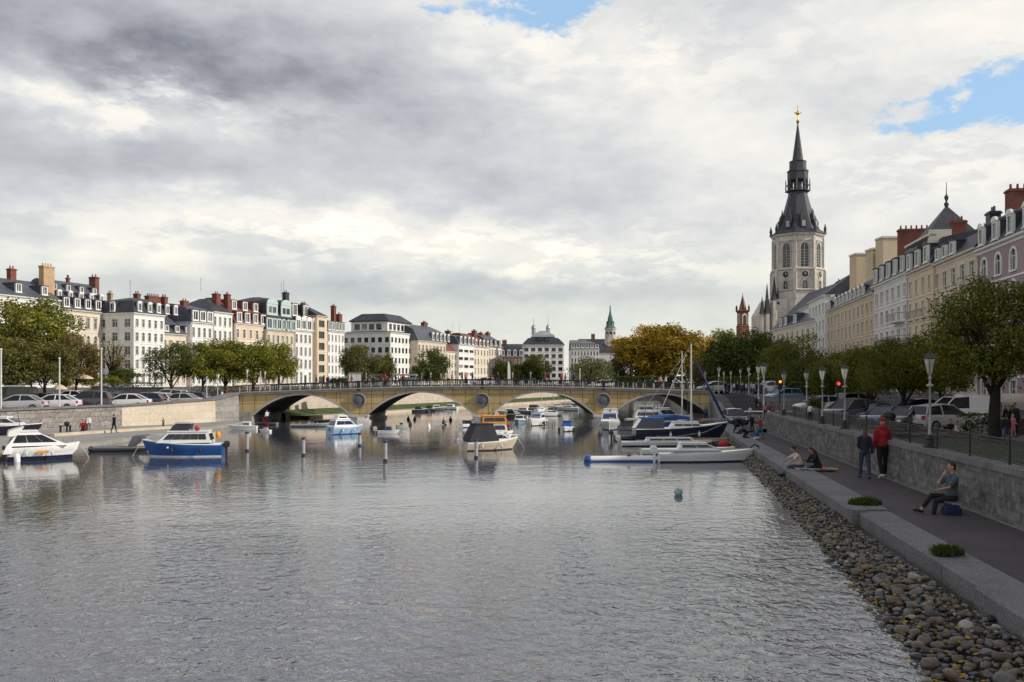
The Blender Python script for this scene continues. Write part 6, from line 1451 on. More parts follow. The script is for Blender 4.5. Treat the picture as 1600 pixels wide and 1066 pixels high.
# grey raft with folded cover
r = boat('raft', 'flat grey inflatable raft with upright grey cover beside the blue cruiser', 192, 705, 3.0, 1.1, .22, 4, [b_dark, b_grey, b_grey], deck=b_grey, bow=.05, full=4)
mb = MB(); mb.loft([[(.35, -.45, .22), (.5, -.45, .22), (.5, .45, .22), (.35, .45, .22)], [(.62, -.45, .78), (1.2, -.45, .82), (1.2, .45, .82), (.62, .45, .78)]]); fix_normals(mb.build('cover', mat('grey_sheet', (.13, .135, .15), .6, .15, 2), r))
mb = MB(); mb.ball((-1.45, -.3, .12), .16, 10); mb.build('bow_buffer', b_dark, r, 60)
r = boat('motorboat', 'white motorboat with dark blue hull on the left quay edge', 14, 679, 4.0, 1.5, .5, 4, [b_navy, b_navy, b_white], z=ZQ + .1, bow=.3, Y=59)
cabin(r, -1.6, .9, 1.1, .55, .45, .9, .2, b_white, 3, wt=.75); rail(r, .6, 1.8, -.55, .68, .22)
r = boat('launch', 'small white open launch beside the left wing wall', 379, 671, 2.1, .85, .26, 184, [b_white, b_white, b_lgrey], bow=.3); cabin(r, -.6, .1, .5, .28, .22, .2, .05, b_white, 1)
r = boat('dinghy', 'tiny white dinghy floating off the left arch', 414, 675, .85, .45, .14, 170, [b_white, b_white, b_lgrey], bow=.2)
mb = MB(); mb.box(-.2, .1, -.1, .1, .14, .3); mb.build('seat', b_lgrey, r)
r = boat('rescue_raft', 'small grey boat carrying people under the left arch', 418, 664, 1.7, .7, .2, 170, [b_dark, b_grey, b_grey], deck=b_dark, bow=.1, full=4)
r = boat('pontoon_boat', 'long pale grey inflatable boat lying at the grassy bank', 486, 667, 3.1, .8, .22, 2, [b_dark, b_lgrey, b_lgrey], deck=b_grey, bow=.5, full=2); mb = MB(); mb.box(.4, .5, -.3, .3, .2, .34); mb.build('seat', b_grey, r)
r = boat('dinghy', 'black rubber dinghy moored left of the white and blue boat', 508, 661, 1.9, .8, .26, 8, [b_dark, b_dark, b_dark], deck=b_grey, bow=.25, full=3); outboard(r, -.95, 0, .2)
r = boat('motorboat', 'white motorboat with pale blue sides left of the first pier', 541, 678, 2.5, 1.35, .48, 38, [b_blue, mat('pale_blue_gelcoat', (.30, .45, .62), .3, .06, 1), b_white], bow=.3)
cabin(r, -1.15, .6, 1.05, .5, .48, .55, .2, b_white, 2, bw=True, gm=b_blueg, wt=.8); cabin(r, -.8, 0, .8, 1.02, .2, .15, .05, b_white, 3, name='flybridge')
mb = MB(); mb.box(-1.27, -1.24, -.1, .1, .22, .42); mb.build('emblem', b_blueg, r)
r = boat('tender', 'small grey white tender below the first bridge pier', 607, 678, 1.45, .7, .22, 12, [b_lgrey, b_white, b_lgrey], deck=b_lgrey, bow=.3, full=2.6); outboard(r, -.72, 0, .2, b_lgrey); cabin(r, -.2, .25, .4, .24, .18, .12, .03, b_blueg, 1)
r = boat('tender', 'pale green tender behind the grey one by the first pier', 629, 668, .95, .55, .2, 20, [b_lgrey, mat('pale_green_gelcoat', (.45, .5, .42), .4, .1, 1), b_lgrey], deck=b_lgrey); mb = MB(); mb.ball((-.1, 0, .28), (.15, .12, .1), 8); mb.build('engine_cover', b_dark, r, 50)
r = boat('motorboat', 'little white motorboat beside the middle bridge pier', 730, 668, 1.25, .7, .28, 40, [b_dark, b_white, b_white], bow=.2); cabin(r, -.35, .35, .5, .3, .2, .2, .1, b_glass, 1, bw=True)
r = boat('paddle_board', 'white paddle board with seated dark figure beyond the first pier', 690, 664, 1.1, .32, .07, 4, [b_white] * 3, bow=.3, cat='paddle board')
for px, row, lab, m_ in ((641, 664, 'dark marker float left of the paddle board', b_dark), (670, 668, 'white round mooring buoy with dark top', b_white), (638, 656, 'black marker float under the second arch', b_dark), (704, 657, 'dark marker float near the middle arch', b_dark), (648, 656, 'blue black float under the second arch', b_navy),
                         (917, 649, 'black round float beside the third pier', b_dark), (923, 653, 'large black float in the cluster at the third pier', b_dark), (925, 644, 'upper black float in the third pier cluster', b_dark), (928, 657, 'small black float lowest in the pier cluster', b_dark), (837, 686, 'small blue float far out before the third arch', b_navy) if 0 else (937, 681, 'small blue float below the white cruiser bow', b_navy)):
    Y = wl(row); mb = MB(); mb.lathe([(.02, -.1), (.13, -.05), (.15, .08), (.1, .2), (.05, .26), (.05, .36), (.01, .38)], 10); tag(mb.build('mooring_buoy', m_, None, 50, loc=(xat(px, Y), Y, 0)), lab, 'buoy', 'floats in the water')
# centre boat with the black cover
r = boat('covered_boat', 'cream motorboat under a black canvas cover before the middle pier', 767, 703, 3.0, 1.35, .44, 24, [b_dark, b_cream, b_white], bow=.45)
cabin(r, -1.4, .25, 1.15, .46, .86, .30, .42, b_canvas, 0, fw=False, name='canvas_cover', roof=b_canvas, wt=.74)
cabin(r, .0, .95, .9, .5, .34, .5, .1, b_white, 1, fw=False, name='fore_cabin'); outboard(r, -1.48, .1, .35, b_white); rail(r, .5, 1.4, -.45, .58, .16)
r = boat('water_taxi', 'white boat with orange wheelhouse roof behind the covered boat', 772, 686, 2.3, 1.2, .5, 12, [b_dark, b_white, b_white], bow=.2, Y=57)
cabin(r, -.85, .75, .95, .52, .5, .12, .08, b_white, 2, gm=b_glass); cabin(r, -.8, .72, .9, 1.03, .44, .1, .08, b_orange, 2, fw=True, bw=True, name='wheelhouse', wt=.88)
r = boat('motorboat', 'small teal motorboat under the third arch', 812, 661, 1.7, 1.0, .30, 262, [b_teal, b_teal, b_white], bow=.2); cabin(r, -.6, .3, .8, .32, .3, .25, .1, b_white, 1, gm=b_glass)
r = boat('motorboat', 'white motorboat with blue windscreen facing the viewer under third arch', 838, 665, 2.4, 1.25, .46, 248, [b_dark, b_white, b_white], bow=.3); cabin(r, -.9, .4, .95, .5, .45, .5, .15, b_white, 1, gm=b_blueg); fender(r, [(.0, .68, .2)], b_dark, .08)
r = boat('motorboat', 'little white boat with blue cover and dark fenders before third pier', 886, 674, 1.7, .85, .32, 255, [b_dark, b_white, b_white], bow=.2); cabin(r, -.5, .45, .68, .34, .34, .4, .1, b_bluec, 0, fw=False, name='canvas_cover')
fender(r, [(.3, .52, .12), (.3, -.52, .12), (-.3, .5, .12)], b_dark, .08); mb = MB(); mb.tube([(-.6, -.35, .35), (-.6, -.3, .95), (-.6, .3, .95), (-.6, .35, .35)], .02, 5); mb.build('stern_arch', steel, r)
def sloop(label, px, Y, L, H, ang, hm, mh):
    r = boat('sailboat', label, px, 0, L, L * .3, H, ang, hm, Y=Y); cabin(r, -L * .25, L * .2, L * .17, H, H * .5, .2, .1, b_white, 2, fw=False); mast(r, L * .08, H, mh, .03, L * .4, .3, [((L * .08, 0, mh), (L * .49, 0, H * 1.3), .008), ((L * .08, 0, mh), (-L * .48, 0, H), .008), ((L * .08, 0, mh * .95), (L * .02, L * .14, H), .008)]); return r
sloop('small white sailing boat with two stays beyond the third arch', 862, 99, 2.6, .36, 20, [b_dark, b_white, b_white], 3.3)
sloop('pale sailing boat with bare mast farther beyond the third arch', 886, 118, 2.8, .4, 170, [b_dark, b_lgrey, b_white], 3.6)
sloop('distant sailing boat among grey boats under the second arch', 845, 112, 2.4, .36, 60, [b_dark, b_white, b_white], 3.4)
for px, Y, L, m_, lab in ((793, 104, 2.2, b_lgrey, 'grey motorboat moored beyond the third arch at left'), (815, 108, 2.4, b_grey, 'dark grey motorboat second beyond the third arch'), (836, 120, 2.4, b_dark, 'dark boat third in the line beyond the arch'), (913, 150, 4.5, b_lgrey, 'long pale boat far up the river'), (872, 128, 2.6, b_grey, 'grey boat in front of the far quay wall'),
                          (655, 112, 1.7, b_dark, 'black boat leftmost in row beyond the second arch'), (668, 116, 1.8, b_dark, 'black boat second in row beyond the second arch'), (684, 120, 2.0, b_grey, 'grey boat third in row beyond the second arch'), (702, 124, 2.2, b_white, 'white boat at the right of row beyond second arch'), (800, 96, 1.6, b_dark, 'low dark boat just behind the middle pier')):
    r = boat('motorboat', lab, px, 0, L, L * .38, .32, R.choice((10, 165, 190, 25)), [b_dark, m_, b_lgrey], Y=Y, group='boats beyond the bridge'); cabin(r, -L * .3, L * .2, L * .26, .33, .28, .25, .08, b_white if m_ is not b_dark else b_canvas, 1)
# white cruiser by the third pier
r = boat('motor_cruiser', 'white cruiser with blue windscreen and grey bow at the third pier', 953, 671, 3.2, 1.5, .58, 261, [b_dark, b_lgrey, b_lgrey], bow=.15, full=3); cabin(r, -1.3, .75, 1.25, .6, .62, .55, .1, b_white, 2, gm=b_blueg, roof=b_white); cabin(r, -1.2, -.2, 1.05, 1.24, .24, .1, .05, b_white, 0, fw=False, name='flybridge'); mb = MB(); mb.cyl((-.2, 0, 1.28), (-.2, 0, 1.5), .06, .01, 6); mb.build('horn', b_dark, r)
# yachts at the right bank
r = boat('yacht', 'pale grey motor yacht with frame arches under the right bridge arch', 1022, 664, 4.6, 1.5, .55, 3, [b_dark, b_lgrey, b_white], bow=.4); cabin(r, -1.7, 1.0, 1.15, .6, .55, .7, .2, b_white, 3); cabin(r, -1.4, .1, .95, 1.2, .3, .3, .1, b_lgrey, 2, name='flybridge')
for x in (-1.9, -.9, .1): mb = MB(); mb.tube([(x, -.6, .6), (x + .1, -.55, 1.75), (x + .1, .55, 1.75), (x, .6, .6)], .025, 5); mb.build('frame_arch', b_dark, r)
r = boat('yacht', 'white yacht with low dark windows behind the frame arch yacht', 1044, 659, 4.2, 1.4, .6, 4, [b_dark, b_white, b_white], bow=.3, Y=80); cabin(r, -1.5, 1.0, 1.1, .62, .7, 1.0, .3, b_lgrey, 3)
r = boat('sailboat', 'blue hulled sailing boat with bare mast behind the navy sailing boat', 1046, 669, 3.6, 1.2, .6, 5, [b_white, b_blue, b_lgrey], bow=.4, Y=70); cabin(r, -1.3, .7, .8, .62, .3, .4, .15, b_lgrey, 3, fw=False)
Ym = 70; s = Ym / F; mast(r, (1066 - 1046) * s, .6, zat(549, Ym), .05, 1.5, .35, [(((1073 - 1046) * s, 0, zat(553, Ym)), ((1037 - 1046) * s - .55, 0, .7), .03), (((1066 - 1046) * s, 0, zat(549, Ym)), (1.75, 0, .85), .012)])
r = boat('dinghy', 'dark covered boat between white cruiser and yachts', 985, 673, 1.7, .9, .35, 8, [b_dark, b_grey, b_dark], deck=b_canvas, bow=.2); cabin(r, -.6, .5, .7, .36, .3, .3, .2, b_canvas, 0, fw=False, name='canvas_cover')
r = boat('inflatable_boat', 'grey inflatable boat with black outboard below the white cruiser', 981, 687, 1.75, .85, .26, 4, [b_dark, b_grey, b_lgrey], deck=b_dark, bow=.3, full=3.5); outboard(r, -.86, 0, .3); rail(r, -.6, .5, -.36, .26, .22)
mb = MB(); mb.ball((0, 0, 0), (.2, .16, .22), 10); mb.lathe([(.13, -.2), (.17, -.32), (.13, -.42)], 10); Y = 58.5; tag(mb.build('yellow_float', b_yel, None, 60, loc=(xat(994, Y), Y, zat(663, Y))), 'yellow float on a post at the navy sailing boat stern', 'float')
# navy sailing boat
Y = wl(688); s = Y / F
r = boat('sailboat', 'large navy sailing boat with white deck, tall mast and blue furled sail', 1064, 688, 148 * s, 1.7, .72, 2, [b_white, b_navy, b_white], bow=.55, full=2.4, Y=Y); X0 = xat(1064, Y)
L = 148 * s; cabin(r, -L * .12, L * .25, .95, .78, .3, .5, .2, b_white, 3, fw=False, wz=(.3, .7))
cabin(r, -L * .5, -L * .20, 1.35, .70, .62, .02, .42, b_navy, 0, fw=False, name='cockpit_cover', roof=b_bluec, wt=.85)
mb = MB(); mb.loft([[(-L * .5 - .02, -.62, .74), (-L * .5 - .02, .62, .74), (-L * .5 + .38, .54, 1.3), (-L * .5 + .38, -.54, 1.3)], [(-L * .5 + .0, -.62, .74), (-L * .5 + .0, .62, .74), (-L * .5 + .40, .54, 1.3), (-L * .5 + .40, -.54, 1.3)]]); fix_normals(mb.build('windscreen', g_teal, r))
mx_ = xat(1080, Y) - X0; top = zat(537, Y); mast(r, mx_, .75, top, .062, 0, .55, [((mx_, 0, top * .98), (-L * .48, 0, 1.2), .01), ((mx_, 0, top * .95), (mx_ - .1, .8, .8), .008), ((mx_, 0, top * .95), (mx_ - .1, -.8, .8), .008)])
mb = MB(); mb.tube([(mx_ - .1, 0, 1.32), (mx_ - .9, 0, 1.38), (mx_ - 1.8, 0, 1.4), (mx_ - 2.6, 0, 1.36)], [.09, .15, .16, .08], 8); mb.build('sail_cover', b_bluec, r, 60)
mb = MB(); f0 = Vector((mx_ + .1, 0, top * .88)); f1 = Vector((L * .5 - .15, 0, 1.15)); mb.tube([f0, f0.lerp(f1, .12), f0.lerp(f1, .5), f0.lerp(f1, .9), f1], [.02, .05, .075, .08, .03], 8); mb.build('furled_sail', mat('furled_sail_cloth', (.016, .03, .10), .75, .15, 2), r, 60)
rail(r, L * .2, L * .47, -.55, 1.0, .25); rail(r, L * .2, L * .47, .55, 1.0, .25)
mb = MB(); a = Vector((L * .42, -.35, .95)); mb.tube([a, Vector((L * .2, -.95, .5)), Vector((-L * .1, -1.02, .28)), Vector((-L * .3, -1.0, .3))], .012, 5); mb.build('rope', alu, r)
fender(r, [(-.8, -.92, .35), (.9, -.90, .4)], b_white, .07)
# wooden jetty and the white boats in front of it
jr = root('jetty', 'narrow varnished wooden jetty below the navy sailing boat', 'jetty', (xat(1085, 55), 55, 0))
mb = MB(); w_ = 55 * 55 / F; mb.box(-w_, w_ * .97, -.3, .3, .2, .27); mb.build('deck', b_wood, jr)
for k in range(5): mb = MB(); mb.cyl((-w_ + .1 + k * w_ * .47, -.22, -.4), (-w_ + .1 + k * w_ * .47, -.22, .2), .05, .05, 7); mb.build('pile', b_wood, jr)
r = boat('racing_boat', 'slim white boat with dark deck band nearest the wooden jetty', 1042, 697, 5.0, .9, .26, 2, [b_navy, b_white, b_white], deck=b_lgrey, bow=.25); cabin(r, -1.2, 1.6, .5, .28, .14, .3, .1, b_white, 3, fw=False); outboard(r, -2.5, 0, .3, b_lgrey)
r = boat('racing_boat', 'second white boat with dark side windows and low cabin', 1075, 711, 4.5, 1.0, .30, 2, [b_navy, b_white, b_white], deck=b_white, bow=.25); cabin(r, -.5, 1.4, .65, .32, .24, .6, .1, b_white, 2, wz=(.2, .75))
r = boat('launch', 'long white launch with black trim lines and bow at the kerb', 1105, 721, 4.4, 1.15, .38, 4, [b_navy, b_white, b_white], deck=b_white, bow=.5, full=2.0, Y=42); outboard(r, -2.2, 0, .42, b_white); rail(r, .9, 2.0, -.4, .44, .14); cabin(r, -1.6, .6, .6, .40, .06, .1, .05, b_lgrey, 0, fw=False, name='hatch_cover')
mb = MB(); mb.tube([(1.9, -.05, .6), (2.1, -.1, .75), (2.3, -.05, .62)], .04, 6); mb.build('anchor', b_dark, r)
r = root('float_boom', 'long blue and white inflatable boom with round blue end', 'boom', (xat(913, 42), 42, 0)); L = 116 * 42 / F
mb = MB(); mb.cyl((.2, 0, .09), (L, 0, .12), .15, .15, 10); mb.build('tube', b_white, r, 50)
mb = MB(); mb.cyl((.25, 0, .02), (L, 0, .05), .156, .156, 10); mb.ball((.16, 0, .1), (.2, .2, .19), 12); mb.build('blue_sleeve', b_blue, r, 50)
for k, (x, z) in enumerate(((L * .6, .26), (L * .98, .3))): mb = MB(); mb.ball((x, -.02, z), (.08, .08, .06), 8); mb.build('valve', b_dark, r)
mb = MB(); mb.ball((0, 0, 0), (.32, .28, .2), 10); mb.ball((.25, .1, -.05), (.2, .2, .14), 8); Y = 50; o = mb.build('red_bag', b_red, None, 60, loc=(xat(1131, Y), Y, zat(694, Y))); tag(o, 'crumpled red cloth bag on the boats near the kerb', 'bag')
mb = MB(); mb.ball((0, 0, 0), (.3, .14, .1), 8); mb.ball((.35, .02, -.03), (.16, .14, .08), 8); Y = 49.5; o = mb.build('rope_pile', b_yel, None, 60, loc=(xat(1149, Y), Y, zat(699, Y))); tag(o, 'yellow rope heap beside the red cloth bag', 'rope')
# posts standing in the water
post_w = mat('white_post_paint', (.36, .36, .38), .6, .12, 3, dirt=.3)
for px, top, bot, lab in ((386, 676, 705, 'pale mooring post right of the blue cabin cruiser'), (474, 685, 712, 'white mooring post between left arch and blue cruiser'), (562, 678, 697, 'grey mooring post under the white and blue boat'), (602, 690, 721, 'tallest white mooring post in mid river'), (744, 688, 716, 'white mooring post in front of the covered boat')):
    Y = wl(bot); h = zat(top, Y); r = root('mooring_post', lab, 'mooring post', (xat(px, Y), Y, 0), 0, 'mooring posts in the river')
    mb = MB(); mb.cyl((0, 0, -.4), (0, 0, h - .06), .085, .085, 12); mb.build('post', post_w, r, 40)
    mb = MB(); mb.cyl((0, 0, -.3), (0, 0, .10), .096, .096, 12); mb.build('base_band', b_dark, r, 40)
    mb = MB(); mb.lathe([(.097, h - .06), (.097, h + .02), (.08, h + .04), (.01, h + .05)], 12); mb.build('cap', b_dark, r, 40)
Y = wl(774); mb = MB(); mb.ball((0, 0, .09), .135, 16); o = mb.build('buoy', mat('pale_teal_buoy', (.28, .42, .43), .4, .1, 3), None, 60, loc=(xat(1060, Y), Y, 0)); tag(o, 'pale teal round buoy alone in the open water', 'buoy')
for px, Y, lab in ((102, 60, 'dark outboard engine stand on the left quay'),):
    r = root('engine_stand', lab, 'stand', (xat(px, Y), Y, ZQ)); mb = MB()
    mb.box(-.35, .35, -.1, .1, .5, .56); mb.box(-.33, -.27, -.08, .08, 0, .5); mb.box(.27, .33, -.08, .08, 0, .5); mb.build('frame', iron, r)
    mb = MB(); mb.ball((.1, 0, .68), (.2, .13, .14), 10); mb.box(.06, .14, -.04, .04, .1, .6); mb.build('engine', b_dark, r)
r = root('jetty', 'short plank landing under the right end of the bridge', 'jetty', (xat(1098, 78), 78, 0)); mb = MB(); mb.box(-.9, .9, -.6, .6, .28, .36); mb.build('deck', b_wood, r)
for k in (-.7, .7): mb = MB(); mb.cyl((k, -.5, -.4), (k, -.5, .28), .06, .06, 7); mb.build('pile', b_wood, r)
# ---------------------------------------------------------------- people
skin = mat('skin', (.42, .25, .18), .55, .08, 6); hair_d = mat('dark_hair', (.022, .015, .011), .6, .2, 9); hair_b = mat('brown_hair', (.075, .038, .02), .6, .2, 9); hair_l = mat('fair_hair', (.32, .21, .10), .6, .2, 9)
def cloth(name, col): return mat(name, col, .85, .16, 7, bump=.25)
c_black, c_navy, c_red, c_white, c_grey, c_jean, c_pink, c_blue, c_teal, c_beige, c_slate = [cloth(n, c) for n, c in (('black_cloth', (.012, .012, .014)), ('navy_cloth', (.016, .020, .036)), ('red_cloth', (.25, .012, .02)), ('white_cloth', (.60, .60, .60)),
    ('grey_cloth', (.17, .17, .18)), ('denim', (.035, .05, .10)), ('pink_cloth', (.50, .17, .20)), ('blue_cloth', (.03, .08, .26)), ('teal_cloth', (.05, .17, .20)), ('beige_cloth', (.58, .48, .43)), ('slate_cloth', (.065, .085, .105)))]
shoe_d = mat('dark_shoe', (.016, .017, .024), .6, .1, 5); shoe_w = mat('white_shoe', (.55, .55, .55), .6, .1, 5); eye_m = mat('dark_eye', (.01, .008, .007), .3, .1, 5)
def solve(P):
    "joint positions of a 1.75 m figure facing -y from joint angles in degrees"
    J = {}; l = rad(P.get('lean', 0)); zp = P.get('pelvis'); U = Vector((0, -math.sin(l), math.cos(l))); tw = rad(P.get('turn', 0))
    hip = {}
    for s, k in ((-1, 'R'), (1, 'L')):
        h, kn, ab = rad(P.get('hip' + k, 0)), rad(P.get('knee' + k, 0)), rad(P.get('ab' + k, 3))
        d1 = Vector((s * math.sin(ab), -math.sin(h) * math.cos(ab), -math.cos(h) * math.cos(ab))); d2 = Vector((s * math.sin(ab) * .3, -math.sin(h - kn), -math.cos(h - kn))).normalized()
        a = Vector((s * .09, 0, -.04)); b = a + d1 * .43; c = b + d2 * .42; pt = rad(P.get('toe' + k, 0)) + (h - kn) * .35
        f = c + Vector((s * .03, -.17 * math.cos(pt), -.055 + .17 * math.sin(pt))); J['hip' + k], J['knee' + k], J['ank' + k], J['toe' + k] = a, b, c, f
    low = min(min(J['ank' + k].z - .085, J['toe' + k].z - .03) for k in 'LR'); off = Vector((0, 0, zp if zp is not None else -low))
    for k in list(J): J[k] = J[k] + off
    p = off.copy(); J['pel'] = p; J['waist'] = p + U * .17; J['chest'] = p + U * .36; J['neck'] = p + U * .53
    hd = rad(P.get('nod', 0)) + l * .55; Uh = Vector((0, -math.sin(hd), math.cos(hd))); J['skull'] = J['neck'] + Uh * .20; J['Uh'] = Uh
    Fh = Vector((math.sin(tw), -math.cos(tw), 0)); J['Fh'] = (Fh - Uh * Fh.dot(Uh)).normalized()
    for s, k in ((-1, 'R'), (1, 'L')):
        a = p + U * .452 + Vector((s * .172, 0, 0)); sh, e, ab = rad(P.get('sh' + k, 4)), rad(P.get('el' + k, 12)), rad(P.get('arm' + k, 8)); i = rad(P.get('in' + k, 0))
        d = Vector((s * math.sin(ab), -math.sin(sh), -math.cos(sh) * math.cos(ab))).normalized(); t = sh + e; d2 = Vector((s * math.sin(ab) * .4 - s * math.sin(i), -math.sin(t), -math.cos(t))).normalized()
        J['sho' + k] = a; J['elb' + k] = a + d * .29; J['wri' + k] = J['elb' + k] + d2 * .255; J['hd' + k] = d2
    return J
def remesh(mb, name, m, vox, parent=None, it=4, cut=None):
    me = bpy.data.meshes.new(name); me.from_pydata(mb.V, [], mb.F); o = bpy.data.objects.new('tmp', me); COL.objects.link(o)
    bm = bmesh.new(); bm.from_mesh(me); bmesh.ops.recalc_face_normals(bm, faces=bm.faces); bm.to_mesh(me); bm.free()
    md = o.modifiers.new('r', 'REMESH'); md.mode = 'VOXEL'; md.voxel_size = vox
    m2 = o.modifiers.new('s', 'SMOOTH'); m2.iterations = it; m2.factor = .5
    dg = bpy.context.evaluated_depsgraph_get(); out = bpy.data.meshes.new_from_object(o.evaluated_get(dg)); bpy.data.objects.remove(o); out.name = name
    out.materials.clear(); out.materials.append(m); out.shade_smooth(); return out
def chain(mb, pts, rs, n=8):
    mb.tube(pts, rs, n)
    for p, r in zip(pts, rs): mb.ball(p, r, n)
def el(mb, c, r, F_, U_, n=10):
    S_ = F_.cross(U_); M = Matrix((S_, F_, U_)).transposed().to_4x4(); M.translation = c; mb.ball((0, 0, 0), r, n, T=M)
PM = {}
def figure(key, P, near=False):
    "meshes of one pose: body, top, trousers, shoes, hair"
    if key in PM: return PM[key]
    J = solve(P); vx = .013 if near else .026; out = {}; fem = P.get('fem', 0); mb = MB(); Fh, Uh = J['Fh'], J['Uh']; sw = .92 if fem else 1
    chain(mb, [J['pel'], J['waist'], J['chest'], J['chest'].lerp(J['neck'], .55)], [.115, .10, .115, .08]); chain(mb, [J['neck'], J['neck'].lerp(J['skull'], .6)], [.055, .052])
    for k in 'LR': chain(mb, [J['chest'].lerp(J['sho' + k], .5), J['sho' + k]], [.085, .055 * sw])
    sk = J['skull']; el(mb, sk, (.072, .092, .112), Fh, Uh, 14); el(mb, sk + Fh * .035 - Uh * .06, (.05, .055, .06), Fh, Uh)
    el(mb, sk + Fh * .098 - Uh * .012, (.013, .022, .026), Fh, Uh, 6)
    S_ = Fh.cross(Uh)
    for s in (-1, 1): el(mb, sk + S_ * s * .073 - Uh * .01, (.014, .022, .032), Fh, Uh, 6)
    for k in 'LR':
        chain(mb, [J['sho' + k], J['elb' + k], J['wri' + k]], [.045, .036, .026]); d = J['hd' + k]; w = J['wri' + k]; side = Vector((1 if k == 'L' else -1, 0, 0)); side = (side - d * side.dot(d)).normalized(); pn = d.cross(side)
        pc = w + d * .05
        Mx = Matrix((pn, side, d)).transposed().to_4x4(); Mx.translation = pc; mb.ball((0, 0, 0), (.022, .042, .055), 8, T=Mx)
        if near:
            for i, (o_, ln) in enumerate(((-.03, .06), (-.01, .075), (.01, .07), (.03, .055))):
                b0 = w + d * .09 + side * o_; cv = -side.cross(d) * (.012 + .003 * i); chain(mb, [b0, b0 + d * ln * .55 + cv * .4, b0 + d * ln * .9 + cv * 1.6], [.0115, .0105, .0095], 6)
            b0 = w + d * .04 - side * .035; chain(mb, [b0, b0 + d * .035 - side * .025, b0 + d * .065 - side * .028], [.0125, .0115, .010], 6)
        chain(mb, [J['hip' + k], J['knee' + k], J['ank' + k]], [.088, .055, .038]); chain(mb, [J['ank' + k] - Vector((0, -.02, .03)), J['toe' + k] + Vector((0, 0, .01))], [.042, .032])
    out['body'] = remesh(mb, 'body', skin, vx, it=3)
    g = P.get('bulk', 1.0); mb = MB(); hb = J['pel'] + (J['waist'] - J['pel']) * P.get('hem', -.3); mb.tube([hb, J['waist']], [.155 * g, .142 * g], 14); chain(mb, [J['waist'], J['chest'], J['neck'] - Uh * .045], [.140 * g, .152 * g, .088])
    for s, kk in ((-1, 'R'), (1, 'L')):
        el(mb, J['pel'].lerp(J['waist'], .6) + Vector((s * .055, 0, .01)), (.10 * g, .118 * g, .12), Vector((0, -1, 0)), Vector((0, 0, 1)))
        chain(mb, [J['chest'].lerp(J['neck'], .3), J['sho' + kk] - Vector((0, 0, .005))], [.11 * g, .076 * g * sw]); chain(mb, [J['neck'] - Uh * .03, J['sho' + kk].lerp(J['neck'], .25)], [.075, .066 * g])
        if P.get('sleeve', 1) > .9: chain(mb, [J['sho' + kk], J['elb' + kk], J['elb' + kk].lerp(J['wri' + kk], .93)], [.078 * g * sw, .060 * g, .046 * g])
        else: chain(mb, [J['sho' + kk], J['sho' + kk].lerp(J['elb' + kk], .72)], [.078 * g * sw, .064 * g])
    if P.get('hood'): el(mb, J['neck'] + Vector((0, .06, .02)), (.13, .10, .10), Vector((0, -1, 0)), Vector((0, 0, 1)))
    out['top'] = remesh(mb, 'top', c_black, vx)
    mb = MB(); chain(mb, [J['pel'], J['waist'].lerp(J['pel'], .55)], [.142, .135])
    for s, kk in ((-1, 'R'), (1, 'L')):
        el(mb, J['pel'] + Vector((s * .05, .03, -.02)), (.11, .12, .11), Vector((0, -1, 0)), Vector((0, 0, 1)))
        chain(mb, [J['hip' + kk], J['knee' + kk], J['ank' + kk] + (J['knee' + kk] - J['ank' + kk]) * P.get('cuff', .05)], [.104, .074, .056])
    out['trousers'] = remesh(mb, 'trousers', c_black, vx)
    for kk in 'LR':
        mb = MB(); a, t = J['ank' + kk], J['toe' + kk]; chain(mb, [a + Vector((0, .03, -.045)), a.lerp(t, .5) + Vector((0, 0, -.01)), t], [.046, .045, .040]); out['shoe' + kk] = remesh(mb, 'shoe', shoe_d, vx)
    mb = MB(); hs = P.get('hair', 'short')
    if hs == 'cap':
        el(mb, sk + Uh * .045, (.095, .11, .085), Fh, Uh, 12); el(mb, sk + Fh * .12 + Uh * .03, (.06, .055, .014), Fh, Uh, 10)
    elif hs != 'none':
        el(mb, sk + Uh * .03 - Fh * .022, (.083, .095, .105), Fh, Uh, 12); el(mb, sk - Fh * .05 - Uh * .03, (.072, .055, .09), Fh, Uh, 10)
        if hs == 'long':
            chain(mb, [sk - Fh * .05 - Uh * .02, sk - Fh * .085 - Uh * .13, sk - Fh * .10 - Uh * .26, sk - Fh * .09 - Uh * .34], [.085, .088, .075, .04])
        if hs == 'bun': el(mb, sk - Fh * .13 + Uh * .03, (.05, .05, .05), Fh, Uh, 8)
    if hs != 'none': out['hair'] = remesh(mb, 'hair', hair_d, vx, it=2)
    if near:
        mb = MB()
        for s in (-1, 1): el(mb, sk + Fh * .083 + S_ * s * .03 + Uh * .012, (.011, .008, .007), Fh, Uh, 6); el(mb, sk + Fh * .088 + S_ * s * .032 + Uh * .036, (.018, .008, .005), Fh, Uh, 6)
        el(mb, sk + Fh * .086 - Uh * .06, (.024, .010, .005), Fh, Uh, 6)
        out['eyes'] = ('mb', mb)
    PM[key] = out; return out
def person(label, key, loc, rot, h, cols, P=None, near=False, group=None):
    "cols: materials for top, trousers, shoes, hair"
    Ms = figure(key, P or POSES[key], near); r = root('person', label, 'person', loc, rad(rot), group); r.scale = (h / 1.75,) * 3
    for nm, me in Ms.items():
        if isinstance(me, tuple): me[1].build('eyes', eye_m, r); continue
        nm = 'shoe' if nm[:4] == 'shoe' else nm; o = link(nm, me, r)
        if nm in cols and cols[nm]: o.material_slots[0].link = 'OBJECT'; o.material_slots[0].material = cols[nm]
    return r
def C(top, tr=None, sh=None, ha=None): return dict(top=top, trousers=tr or c_black, shoe=sh or shoe_d, hair=ha or hair_d)
